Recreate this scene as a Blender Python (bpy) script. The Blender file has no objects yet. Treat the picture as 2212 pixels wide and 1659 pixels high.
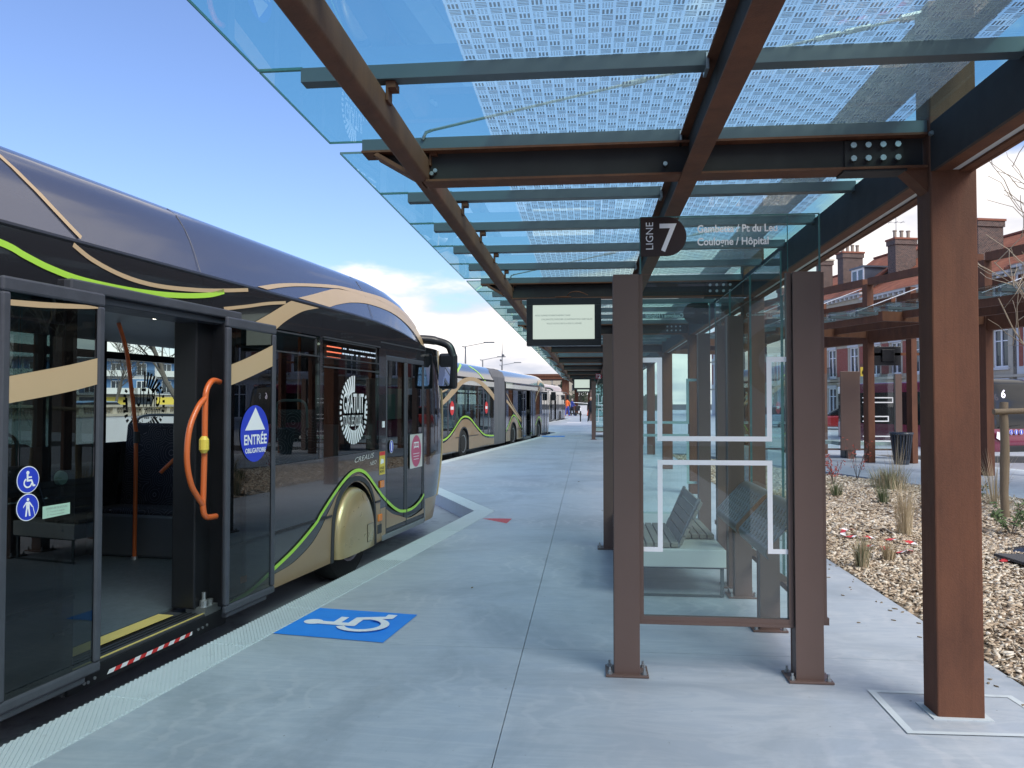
import bpy, bmesh, math, random
from mathutils import Vector, Matrix
import numpy as np
random.seed(7)
S = bpy.context.scene
COL = S.collection
R = math.radians

# ------------------------------------------------------------------ camera, sky, sun, exposure
F_PX = 1660.0                       # focal length in pixels of a 2212 px wide frame
YAW = math.atan(164 / F_PX)
PITCH = math.atan((872 - 829.5) / F_PX)
cam_d = bpy.data.cameras.new('camera')
cam_d.sensor_width = 36
cam_d.lens = 36 * F_PX / 2212
cam_d.clip_start = 0.05
cam_d.clip_end = 3000
cam = bpy.data.objects.new('camera', cam_d)
COL.objects.link(cam)
cam.location = (0, 0, 1.6)
cam.rotation_euler = (math.pi / 2 + PITCH, 0, YAW)
S.camera = cam

SUN_EL, SUN_AZ = 46, 138            # azimuth clockwise from +Y
world = bpy.data.worlds.new('World')
S.world = world
world.use_nodes = True
nt = world.node_tree
nt.nodes.clear()
def wn(t, **k):
    n = nt.nodes.new(t)
    for a, b in k.items():
        setattr(n, a, b)
    return n
sky = wn('ShaderNodeTexSky', sky_type='NISHITA', sun_disc=False)
sky.sun_elevation = R(SUN_EL)
sky.sun_rotation = R(SUN_AZ)
sky.air_density = 1.15
sky.dust_density = 1.3
sky.ozone_density = 2.2
tc = wn('ShaderNodeTexCoord')
sep = wn('ShaderNodeSeparateXYZ')
nt.links.new(tc.outputs['Generated'], sep.inputs[0])
def wmath(op, a, b=None, clamp=False):
    n = wn('ShaderNodeMath', operation=op)
    n.use_clamp = clamp
    for i, v in enumerate((a, b)):
        if v is None:
            continue
        if isinstance(v, (int, float)):
            n.inputs[i].default_value = v
        else:
            nt.links.new(v, n.inputs[i])
    return n.outputs[0]
zc = wmath('MAXIMUM', sep.outputs[2], 0.0)
den = wmath('ADD', zc, 0.22)
cx = wmath('DIVIDE', sep.outputs[0], den)
cy = wmath('DIVIDE', sep.outputs[1], den)
comb = wn('ShaderNodeCombineXYZ')
nt.links.new(cx, comb.inputs[0])
nt.links.new(cy, comb.inputs[1])
comb.inputs[2].default_value = 3.1
nz = wn('ShaderNodeTexNoise')
nz.inputs['Scale'].default_value = 1.15
nz.inputs['Detail'].default_value = 9
nz.inputs['Roughness'].default_value = 0.52
nt.links.new(comb.outputs[0], nz.inputs['Vector'])
low = wmath('SUBTRACT', 0.26, zc)
low = wmath('MULTIPLY', low, 1.6)
low = wmath('MAXIMUM', low, -0.09)
bias = wmath('ADD', wmath('MULTIPLY', sep.outputs[0], 0.20), wmath('MULTIPLY', sep.outputs[1], -0.06))  # extra cloud at right, overhead and behind, added to raise the ambient light
bias = wmath('ADD', bias, wmath('MULTIPLY', zc, 0.16))
m = wmath('ADD', wmath('ADD', nz.outputs['Fac'], low), bias)
mr = wn('ShaderNodeMapRange')
mr.interpolation_type = 'SMOOTHSTEP'
mr.inputs['From Min'].default_value = 0.535
mr.inputs['From Max'].default_value = 0.635
nt.links.new(m, mr.inputs['Value'])
nz2 = wn('ShaderNodeTexNoise')
nz2.inputs['Scale'].default_value = 2.3
nz2.inputs['Detail'].default_value = 7
nt.links.new(comb.outputs[0], nz2.inputs['Vector'])
cr = wn('ShaderNodeValToRGB')
cr.color_ramp.elements[0].position = 0.36
cr.color_ramp.elements[0].color = (2.7, 2.8, 3.2, 1)
cr.color_ramp.elements[1].position = 0.62
cr.color_ramp.elements[1].color = (4.9, 4.65, 4.5, 1)
nt.links.new(nz2.outputs['Fac'], cr.inputs[0])
tint = wn('ShaderNodeMix', data_type='RGBA', blend_type='MULTIPLY')
tint.inputs['Factor'].default_value = 1
tint.inputs[7].default_value = (0.63, 0.665, 0.83, 1)
nt.links.new(sky.outputs[0], tint.inputs[6])
mix = wn('ShaderNodeMix', data_type='RGBA')
nt.links.new(mr.outputs[0], mix.inputs['Factor'])
nt.links.new(tint.outputs[2], mix.inputs[6])
nt.links.new(cr.outputs[0], mix.inputs[7])
bg = wn('ShaderNodeBackground')
bg.inputs['Strength'].default_value = 0.13
nt.links.new(mix.outputs[2], bg.inputs['Color'])
wo = wn('ShaderNodeOutputWorld')
nt.links.new(bg.outputs[0], wo.inputs[0])

sun_d = bpy.data.lights.new('sun', 'SUN')
sun_d.energy = 1.5
sun_d.angle = R(35)
sun_d.color = (1.0, 0.95, 0.88)
sun = bpy.data.objects.new('sun', sun_d)
COL.objects.link(sun)
sd = Vector((math.sin(R(SUN_AZ)) * math.cos(R(SUN_EL)), math.cos(R(SUN_AZ)) * math.cos(R(SUN_EL)), math.sin(R(SUN_EL))))
sun.rotation_euler = sd.to_track_quat('Z', 'Y').to_euler()

S.view_settings.view_transform = 'Standard'
S.view_settings.look = 'None'
S.view_settings.gamma = 1
S.view_settings.use_curve_mapping = False
S.view_settings.exposure = 1.07
S.render.engine = 'CYCLES'
S.cycles.max_bounces = 10
S.cycles.diffuse_bounces = 4
S.cycles.glossy_bounces = 4
S.cycles.transparent_max_bounces = 40
S.cycles.caustics_reflective = False
S.cycles.caustics_refractive = False
S.cycles.use_denoising = True

# ------------------------------------------------------------------ materials
MATS = {}
class NT:
    def __init__(self, name):
        self.m = bpy.data.materials.new(name)
        self.m.use_nodes = True
        self.t = self.m.node_tree
        self.t.nodes.clear()
        self.out = self.n('ShaderNodeOutputMaterial')
    def n(self, ty, ins=None, **k):
        x = self.t.nodes.new(ty)
        for a, b in k.items():
            setattr(x, a, b)
        if ins:
            for a, b in ins.items():
                self.set(x.inputs[a], b)
        return x
    def set(self, s, v):
        if isinstance(v, bpy.types.NodeSocket):
            self.t.links.new(v, s)
        elif isinstance(v, (tuple, list)) and len(v) == 3 and s.type == 'RGBA':
            s.default_value = (*v, 1)
        else:
            s.default_value = v
    def math(self, op, a, b=0.0, c=None, clamp=False):
        x = self.n('ShaderNodeMath', operation=op)
        x.use_clamp = clamp
        self.set(x.inputs[0], a)
        self.set(x.inputs[1], b)
        if c is not None:
            self.set(x.inputs[2], c)
        return x.outputs[0]
    def mix(self, f, a, b, bt='MIX'):
        x = self.n('ShaderNodeMix', data_type='RGBA', blend_type=bt)
        self.set(x.inputs[0], f)
        self.set(x.inputs[6], a)
        self.set(x.inputs[7], b)
        return x.outputs[2]
    def noise(self, scale, detail=4, rough=0.55, vec=None, dist=0.0):
        x = self.n('ShaderNodeTexNoise')
        x.inputs['Scale'].default_value = scale
        x.inputs['Detail'].default_value = detail
        x.inputs['Roughness'].default_value = rough
        x.inputs['Distortion'].default_value = dist
        self.set(x.inputs['Vector'], vec if vec is not None else self.co())
        return x.outputs['Fac']
    def co(self, sc=None, kind='Object'):
        if not hasattr(self, '_tc'):
            self._tc = self.n('ShaderNodeTexCoord')
        v = self._tc.outputs[kind]
        if sc:
            mp = self.n('ShaderNodeMapping', {'Vector': v, 'Scale': sc})
            return mp.outputs[0]
        return v
    def ramp(self, f, stops):
        x = self.n('ShaderNodeValToRGB', {'Fac': f})
        e = x.color_ramp.elements
        while len(e) < len(stops):
            e.new(0.5)
        for i, (p, c) in enumerate(stops):
            e[i].position = p
            e[i].color = (*c, 1) if len(c) == 3 else c
        return x.outputs[0]
    def fin(self, sh):
        self.t.links.new(sh, self.out.inputs[0])
        return self.m
    def pbr(self, col, rough=0.5, metal=0.0, bump=None, bs=0.3, bd=0.01, coat=0.0, spec=0.5, emit=None, es=0, alpha=None):
        p = self.n('ShaderNodeBsdfPrincipled', {'Base Color': col, 'Roughness': rough, 'Metallic': metal})
        p.inputs['Coat Weight'].default_value = coat
        p.inputs['Coat Roughness'].default_value = 0.03
        p.inputs['Specular IOR Level'].default_value = spec
        if bump is not None:
            b = self.n('ShaderNodeBump', {'Height': bump, 'Strength': bs, 'Distance': bd})
            self.t.links.new(b.outputs[0], p.inputs['Normal'])
        if emit is not None:
            self.set(p.inputs['Emission Color'], emit)
            p.inputs['Emission Strength'].default_value = es
        return p.outputs[0]

def simple(name, col, rough=0.5, metal=0.0, coat=0.0, var=0.12, vs=6.0, spec=0.5, rv=0.1, bump=0.0, bscale=60):
    n = NT(name)
    f = n.noise(vs, 5)
    c = n.mix(f, tuple(x * (1 - var) for x in col), tuple(min(1, x * (1 + var)) for x in col))
    r = n.math('ADD', n.math('MULTIPLY', n.noise(vs * 2.3, 3), rv * 2), rough - rv)
    h = n.noise(bscale, 3) if bump else None
    return n.fin(n.pbr(c, r, metal, h, bump, 0.004, coat, spec))

def corten(name, a, b, c):
    n = NT(name)
    v = n.co((1, 1, 0.35))
    f = n.noise(5, 8, 0.65, v)
    col = n.ramp(f, [(0.3, a), (0.5, b), (0.72, c)])
    f2 = n.noise(1.3, 4)
    col = n.mix(n.math('MULTIPLY', f2, 0.6), col, tuple(x * 0.45 for x in b))
    run = n.ramp(n.noise(3.0, 7, 0.7, n.co((7, 7, 0.28))), [(0.50, (0, 0, 0)), (0.68, (1, 1, 1))])
    col = n.mix(n.math('MULTIPLY', run, 0.45), col, tuple(x * 0.42 for x in b))
    g = n.noise(140, 3)
    col = n.mix(n.math('MULTIPLY', g, 0.3), col, tuple(x * 1.7 for x in b))
    return n.fin(n.pbr(col, 0.72, 0, g, 0.35, 0.003, spec=0.35))

M = {}
M['corten'] = corten('corten_steel', (0.080, 0.036, 0.024), (0.140, 0.058, 0.034), (0.195, 0.080, 0.042))
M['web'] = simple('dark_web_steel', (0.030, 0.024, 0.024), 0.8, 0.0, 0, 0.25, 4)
M['corten_dark'] = corten('corten_beam', (0.07, 0.03, 0.02), (0.14, 0.052, 0.026), (0.20, 0.075, 0.036))
M['brown'] = simple('brown_paint', (0.135, 0.088, 0.074), 0.42, 0, 0.0, 0.1, 3, bump=0.08, bscale=400)
M['brown_light'] = simple('brown_seat_metal', (0.21, 0.19, 0.175), 0.4, 0.35, 0.0, 0.08, 4)
M['zinc'] = simple('grey_gutter', (0.10, 0.125, 0.14), 0.42, 0.3, 0, 0.12, 4)
M['steel'] = simple('galvanised_bolt', (0.42, 0.45, 0.47), 0.38, 0.8, 0, 0.2, 40)
M['cable'] = simple('steel_cable', (0.30, 0.33, 0.34), 0.4, 0.7, 0, 0.2, 40)
M['white'] = simple('white_print', (0.86, 0.87, 0.90), 0.5, 0, 0, 0.03, 5)
M['strip'] = simple('white_diffuser', (0.62, 0.62, 0.62), 0.5, 0, 0, 0.05, 5)
M['black'] = simple('black_plastic', (0.012, 0.013, 0.016), 0.35, 0, 0, 0.2, 8)
M['rubber'] = simple('rubber_grey', (0.035, 0.038, 0.045), 0.62, 0, 0, 0.35, 7, bump=0.15, bscale=80)
M['doorframe'] = simple('door_rubber_frame', (0.055, 0.06, 0.075), 0.45, 0, 0, 0.3, 9, bump=0.1, bscale=60)
M['tyre'] = simple('tyre_rubber', (0.018, 0.018, 0.019), 0.8, 0, 0, 0.3, 12, bump=0.3, bscale=90)
M['rim'] = simple('steel_rim', (0.35, 0.36, 0.38), 0.35, 0.8, 0, 0.2, 12)
M['gold'] = simple('gold_paint', (0.36, 0.24, 0.13), 0.32, 0.15, 0.6, 0.06, 2)
M['gold_flat'] = simple('beige_decal', (0.50, 0.37, 0.22), 0.4, 0, 0.25, 0.05, 2)
M['green'] = simple('lime_decal', (0.40, 0.72, 0.07), 0.4, 0, 0.2, 0.04, 3)
M['anthracite'] = simple('anthracite_gloss', (0.02, 0.021, 0.026), 0.14, 0.0, 1.0, 0.1, 1.5, rv=0.03)
M['roofpaint'] = simple('grey_pearl_roof', (0.095, 0.105, 0.15), 0.25, 0.5, 0.8, 0.06, 1.2, rv=0.04)
M['whiteband'] = simple('white_paint_band', (0.62, 0.62, 0.60), 0.3, 0, 0.5, 0.05, 2)
M['bluedecal'] = simple('blue_decal', (0.02, 0.05, 0.55), 0.45, 0, 0.1, 0.04, 4)
M['bluepaint'] = None
M['reddecal'] = simple('red_decal', (0.65, 0.04, 0.04), 0.45, 0, 0, 0.06, 6)
M['pinkdecal'] = simple('pink_decal', (0.55, 0.10, 0.20), 0.5, 0, 0, 0.06, 6)
M['palegreen'] = simple('pale_green_label', (0.42, 0.62, 0.50), 0.5)
M['orange'] = simple('orange_handrail', (0.62, 0.13, 0.03), 0.38, 0, 0.3, 0.08, 9)
M['yellow'] = simple('yellow_plastic', (0.72, 0.55, 0.08), 0.45, 0, 0, 0.06, 9)
M['amber'] = simple('amber_lens', (0.75, 0.22, 0.03), 0.25, 0, 0.5)
M['floor_bus'] = simple('bus_floor_vinyl', (0.09, 0.115, 0.13), 0.5, 0, 0, 0.25, 12)
M['floor_bus_yellow'] = simple('bus_floor_yellow', (0.62, 0.50, 0.16), 0.55, 0, 0, 0.12, 14)
M['interior'] = simple('bus_interior_grey', (0.10, 0.115, 0.13), 0.55, 0, 0, 0.1, 3)
M['interior_lt'] = simple('bus_ceiling', (0.36, 0.39, 0.40), 0.5, 0, 0, 0.08, 3)
M['seat'] = None
M['concrete_seat'] = simple('white_bench_slab', (0.60, 0.62, 0.60), 0.55, 0, 0, 0.07, 5)
M['slat'] = None
M['bin'] = simple('blue_black_bin', (0.025, 0.035, 0.055), 0.4, 0, 0.2)
M['magenta'] = simple('maroon_bus_paint', (0.17, 0.012, 0.045), 0.22, 0.1, 1.0, 0.06, 2, rv=0.04)
M['chrome'] = simple('mirror_glass', (0.55, 0.6, 0.68), 0.03, 1.0, 0, 0.02, 1, rv=0.01)
M['skin'] = simple('skin', (0.45, 0.27, 0.19), 0.55)
M['cloth_orange'] = simple('hi_vis_orange_cloth', (0.85, 0.16, 0.03), 0.75)
M['cloth_blue'] = simple('blue_work_trousers', (0.03, 0.06, 0.30), 0.8)
M['cloth_dark'] = simple('dark_coat_cloth', (0.012, 0.014, 0.022), 0.85)
M['cloth_white'] = simple('white_jacket_cloth', (0.42, 0.48, 0.50), 0.8, var=0.2, vs=8)
M['hair'] = simple('hair', (0.35, 0.32, 0.28), 0.7)
M['wood'] = None
M['bag'] = simple('black_plastic_sheet', (0.018, 0.018, 0.022), 0.28, 0, 0.2, 0.3, 6)
M['lamp_steel'] = simple('lamp_post_steel', (0.20, 0.22, 0.24), 0.5, 0.4)
M['carpaint_red'] = simple('car_paint_red', (0.30, 0.02, 0.02), 0.2, 0, 1.0)
M['carpaint_blue'] = simple('car_paint_silver_blue', (0.32, 0.42, 0.55), 0.2, 0.3, 1.0)
M['stone'] = simple('cream_stone', (0.47, 0.42, 0.34), 0.8, 0, 0, 0.18, 2.5, bump=0.3, bscale=20)
M['stone_white'] = simple('white_render', (0.60, 0.60, 0.62), 0.8, 0, 0, 0.1, 0.6)
M['bluepanel'] = simple('blue_balcony_wall', (0.09, 0.19, 0.36), 0.7)
M['slate'] = simple('zinc_slate', (0.11, 0.13, 0.17), 0.5, 0, 0, 0.2, 3)
M['terracotta'] = simple('chimney_pot_clay', (0.34, 0.29, 0.24), 0.8)
M['terracotta_red'] = simple('red_clay', (0.27, 0.10, 0.065), 0.8)
M['leaf_green'] = simple('leaf_green', (0.08, 0.13, 0.045), 0.7, var=0.4, vs=20)
M['leaf_red'] = simple('leaf_red', (0.33, 0.05, 0.03), 0.7, var=0.3, vs=20)
M['straw'] = simple('dry_grass', (0.50, 0.41, 0.27), 0.8, var=0.3, vs=20)
M['straw_green'] = simple('grey_green_grass', (0.25, 0.26, 0.16), 0.8, var=0.4, vs=20)
M['evergreen'] = simple('evergreen_needles', (0.035, 0.055, 0.03), 0.8, var=0.4, vs=8)
M['window_dark'] = simple('house_window_glass', (0.03, 0.04, 0.055), 0.08, 0, 0, 0.1, 2, spec=0.9, rv=0.02)

def mk():
    n = NT('blue_ground_paint')
    f = n.noise(9, 6)
    c = n.mix(f, (0.012, 0.22, 0.80), (0.03, 0.30, 0.90))
    w = n.ramp(n.noise(38, 6, 0.7), [(0.60, (0, 0, 0)), (0.74, (1, 1, 1))])
    c = n.mix(n.math('MULTIPLY', w, 0.35), c, (0.25, 0.36, 0.55))
    M['bluepaint'] = n.fin(n.pbr(c, 0.6, bump=n.noise(200, 2), bs=0.2, bd=0.002))
    n = NT('white_ground_paint')
    w = n.ramp(n.noise(45, 6, 0.7), [(0.52, (0.86, 0.87, 0.90)), (0.80, (0.6, 0.66, 0.78))])
    M['whitepaint'] = n.fin(n.pbr(w, 0.6))
    n = NT('red_ground_paint')
    w = n.ramp(n.noise(26, 6, 0.7), [(0.45, (0.62, 0.05, 0.05)), (0.75, (0.45, 0.25, 0.26))])
    M['redpaint'] = n.fin(n.pbr(w, 0.6))
    # seat fabric: dark with thin pale loops
    n = NT('seat_fabric')
    wv = n.n('ShaderNodeTexVoronoi', {'Vector': n.co(), 'Scale': 5.0}, feature='F1')
    rg = n.math('SINE', n.math('MULTIPLY', wv.outputs['Distance'], 55))
    ln = n.ramp(rg, [(0.93, (0, 0, 0)), (0.99, (1, 1, 1))])
    c = n.mix(ln, (0.016, 0.018, 0.028), (0.16, 0.16, 0.19))
    M['seat'] = n.fin(n.pbr(c, 0.9, bump=n.noise(220, 2), bs=0.3, bd=0.003))
    # weathered wood
    for key, a, b, sc in (('slat', (0.20, 0.185, 0.16), (0.38, 0.355, 0.31), (60, 3, 60)), ('wood', (0.16, 0.12, 0.075), (0.34, 0.27, 0.18), (30, 30, 2.5))):
        n = NT('timber_' + key)
        f = n.noise(1.0, 7, 0.65, n.co(sc), 0.6)
        c = n.mix(f, a, b)
        f2 = n.noise(4, 3)
        c = n.mix(n.math('MULTIPLY', f2, 0.5), c, tuple(x * 0.55 for x in a))
        M[key] = n.fin(n.pbr(c, 0.75, bump=f, bs=0.4, bd=0.004))
    # concrete slab
    n = NT('concrete_slab')
    v = n.co()
    f = n.noise(0.7, 6, 0.6, v)
    c = n.mix(f, (0.345, 0.405, 0.475), (0.48, 0.54, 0.605))
    sw = n.noise(1.5, 5, 0.6, n.co((0.55, 2.6, 1)), 2.6)
    streak = n.ramp(sw, [(0.42, (0, 0, 0)), (0.52, (1, 1, 1)), (0.60, (0.15, 0.15, 0.15)), (0.72, (0.7, 0.7, 0.7))])
    c = n.mix(n.math('MULTIPLY', streak, 0.24), c, (0.70, 0.72, 0.73))
    warm = n.ramp(n.noise(0.45, 3, 0.5, v), [(0.5, (0, 0, 0)), (0.7, (1, 1, 1))])
    c = n.mix(n.math('MULTIPLY', warm, 0.25), c, (0.54, 0.50, 0.47))
    pa = n.ramp(n.noise(0.55, 7, 0.68, v, 1.2), [(0.36, (1, 1, 1)), (0.56, (0, 0, 0))])
    c = n.mix(n.math('MULTIPLY', pa, 0.6), c, (0.27, 0.315, 0.36))
    arcw = n.n('ShaderNodeTexWave', {'Vector': n.co((0.8, 1.5, 1)), 'Scale': 2.2, 'Distortion': 9.0, 'Detail': 5.0, 'Detail Scale': 1.2})
    aw = n.ramp(arcw.outputs['Fac'], [(0.72, (0, 0, 0)), (0.95, (1, 1, 1))])
    aw = n.math('MULTIPLY', aw, n.ramp(n.noise(0.9, 3, 0.5, v), [(0.48, (0, 0, 0)), (0.62, (1, 1, 1))]))
    c = n.mix(n.math('MULTIPLY', aw, 0.20), c, (0.72, 0.72, 0.74))
    rs = n.ramp(n.noise(3.1, 7, 0.75, v), [(0.62, (0, 0, 0)), (0.74, (1, 1, 1))])
    c = n.mix(n.math('MULTIPLY', rs, 0.25), c, (0.36, 0.33, 0.31))
    sp = n.ramp(n.noise(75, 3, 0.6, v), [(0.70, (0, 0, 0)), (0.76, (1, 1, 1))])
    c = n.mix(n.math('MULTIPLY', sp, 0.5), c, (0.62, 0.63, 0.65))
    ds = n.ramp(n.noise(23, 4, 0.65, v), [(0.695, (0, 0, 0)), (0.73, (1, 1, 1))])
    c = n.mix(n.math('MULTIPLY', ds, 0.7), c, (0.12, 0.12, 0.13))
    fine = n.noise(260, 3, 0.6, v)
    c = n.mix(n.math('MULTIPLY', fine, 0.16), c, (0.2, 0.21, 0.23))
    r = n.math('ADD', n.math('MULTIPLY', sw, 0.25), 0.36)
    M['concrete'] = n.fin(n.pbr(c, r, bump=n.math('ADD', n.math('MULTIPLY', fine, 0.35), sw), bs=0.25, bd=0.003, spec=0.45))
    n = NT('kerb_stone')
    v = n.co()
    c = n.mix(n.noise(2.2, 6, 0.6, v), (0.47, 0.54, 0.58), (0.62, 0.68, 0.71))
    ds = n.ramp(n.noise(11, 5, 0.7, v), [(0.58, (0, 0, 0)), (0.75, (1, 1, 1))])
    c = n.mix(n.math('MULTIPLY', ds, 0.4), c, (0.22, 0.24, 0.26))
    M['kerb'] = n.fin(n.pbr(c, 0.62, bump=n.noise(160, 3), bs=0.3, bd=0.002))
    n = NT('asphalt')
    v = n.co()
    c = n.mix(n.noise(1.1, 5, 0.6, v), (0.035, 0.037, 0.043), (0.075, 0.076, 0.082))
    g = n.noise(180, 3)
    c = n.mix(n.math('MULTIPLY', g, 0.4), c, (0.13, 0.13, 0.14))
    M['asphalt'] = n.fin(n.pbr(c, 0.85, bump=g, bs=0.6, bd=0.006))
    n = NT('bay_concrete_road')
    v = n.co()
    c = n.mix(n.noise(0.9, 6, 0.6, v), (0.24, 0.25, 0.29), (0.36, 0.37, 0.41))
    ol = n.ramp(n.noise(2.6, 6, 0.7, v), [(0.55, (0, 0, 0)), (0.7, (1, 1, 1))])
    c = n.mix(n.math('MULTIPLY', ol, 0.6), c, (0.07, 0.07, 0.08))
    M['bayroad'] = n.fin(n.pbr(c, 0.7, bump=n.noise(120, 3), bs=0.4, bd=0.004))
    n = NT('mulch_soil')
    f = n.noise(22, 6, 0.7)
    c = n.ramp(f, [(0.3, (0.06, 0.045, 0.032)), (0.5, (0.2, 0.15, 0.10)), (0.7, (0.45, 0.37, 0.28))])
    M['soil'] = n.fin(n.pbr(c, 0.95, bump=f, bs=1, bd=0.02))
    n = NT('wood_chip')
    at = n.n('ShaderNodeAttribute', attribute_name='tone')
    c = n.ramp(at.outputs['Fac'], [(0.0, (0.12, 0.085, 0.06)), (0.3, (0.34, 0.25, 0.17)), (0.65, (0.58, 0.48, 0.355)), (1.0, (0.78, 0.73, 0.63))])
    M['chip'] = n.fin(n.pbr(c, 0.85, bump=n.noise(90, 3), bs=0.3, bd=0.003))
    # brick
    for key, ca, cb, mo, sc in (('brick', (0.05, 0.032, 0.032), (0.15, 0.085, 0.07), (0.33, 0.30, 0.28), 3.6), ('brick_red', (0.30, 0.06, 0.04), (0.38, 0.10, 0.06), (0.32, 0.22, 0.2), 6.5)):
        n = NT('masonry_' + key)
        sx = n.n('ShaderNodeSeparateXYZ', {0: n.co()})
        u = n.math('ADD', sx.outputs[0], sx.outputs[1])
        cv = n.n('ShaderNodeCombineXYZ', {0: u, 1: sx.outputs[2], 2: 0.0})
        b = n.n('ShaderNodeTexBrick', {'Vector': cv.outputs[0], 'Color1': ca, 'Color2': cb, 'Mortar': mo, 'Scale': sc})
        b.inputs['Mortar Size'].default_value = 0.02
        c = n.mix(n.math('MULTIPLY', n.noise(3, 4), 0.4), b.outputs['Color'], tuple(x * 0.6 for x in ca))
        M[key] = n.fin(n.pbr(c, 0.85))
    n = NT('roof_tile')
    sx = n.n('ShaderNodeSeparateXYZ', {0: n.co()})
    rows = n.math('FRACT', n.math('MULTIPLY', sx.outputs[2], 5.0))
    f = n.noise(1.6, 6, 0.65)
    c = n.ramp(f, [(0.3, (0.20, 0.075, 0.045)), (0.55, (0.33, 0.11, 0.055)), (0.75, (0.38, 0.17, 0.10))])
    c = n.mix(n.ramp(rows, [(0.0, (0.5, 0.5, 0.5)), (0.25, (0, 0, 0))]), c, (0.10, 0.04, 0.03))
    M['tile'] = n.fin(n.pbr(c, 0.8, bump=rows, bs=0.6, bd=0.03))
    n = NT('bark')
    f = n.noise(1, 6, 0.7, n.co((22, 22, 6)))
    c = n.ramp(f, [(0.3, (0.11, 0.09, 0.07)), (0.7, (0.32, 0.28, 0.22))])
    M['bark'] = n.fin(n.pbr(c, 0.85, bump=f, bs=0.5, bd=0.01))
    n = NT('pale_twig')
    M['twig'] = n.fin(n.pbr(n.mix(n.noise(9, 3), (0.25, 0.19, 0.13), (0.5, 0.42, 0.31)), 0.75))
    n = NT('bare_bark_grey')
    M['bark_grey'] = n.fin(n.pbr(n.mix(n.noise(9, 3), (0.06, 0.052, 0.045), (0.16, 0.14, 0.12)), 0.85))
    n = NT('bellows_fabric')
    M['bellows'] = n.fin(n.pbr(n.mix(n.noise(3, 6, 0.7, n.co((3, 3, 0.4))), (0.06, 0.065, 0.08), (0.17, 0.18, 0.205)), 0.6))
mk()

def glass(name, tint, f0=0.045, gloss=(1, 1, 1), rough=0.0, haze=0.0, hazecol=(0.6, 0.75, 0.75)):
    n = NT(name)
    lw = n.n('ShaderNodeLayerWeight', {'Blend': 0.5})
    fr = n.math('POWER', lw.outputs['Facing'], 4.5)
    fr = n.math('ADD', n.math('MULTIPLY', fr, 1 - f0), f0, clamp=True)
    tr = n.n('ShaderNodeBsdfTransparent', {'Color': tint})
    gl = n.n('ShaderNodeBsdfGlossy', {'Color': gloss, 'Roughness': rough})
    base = tr.outputs[0]
    if haze:
        df = n.n('ShaderNodeBsdfDiffuse', {'Color': hazecol})
        hz = n.math('MULTIPLY', n.noise(2.2, 6, 0.65), haze * 2)
        ms = n.n('ShaderNodeMixShader', {0: hz, 1: base, 2: df.outputs[0]})
        base = ms.outputs[0]
    ms = n.n('ShaderNodeMixShader', {0: fr, 1: base, 2: gl.outputs[0]})
    return n.fin(ms.outputs[0])
M['glass'] = glass('clear_green_glass', (0.76, 0.91, 0.895), 0.085, haze=0.012)
M['glass2'] = glass('frosted_roof_glass', (0.70, 0.86, 0.87), 0.10, haze=0.14, hazecol=(0.42, 0.60, 0.62))
M['glass_edge'] = simple('glass_edge_green', (0.07, 0.17, 0.17), 0.25)
M['busglass'] = glass('tinted_bus_glass', (0.38, 0.50, 0.49), 0.06)
M['busglass_clear'] = glass('bus_far_window', (0.80, 0.96, 0.92), 0.05)
M['busglass_dark'] = glass('dark_bus_glass', (0.16, 0.20, 0.21), 0.06)
M['screen_glass'] = simple('dark_windscreen', (0.01, 0.012, 0.015), 0.04, 0, 0, 0.1, 2, spec=0.5, rv=0.0)

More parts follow.
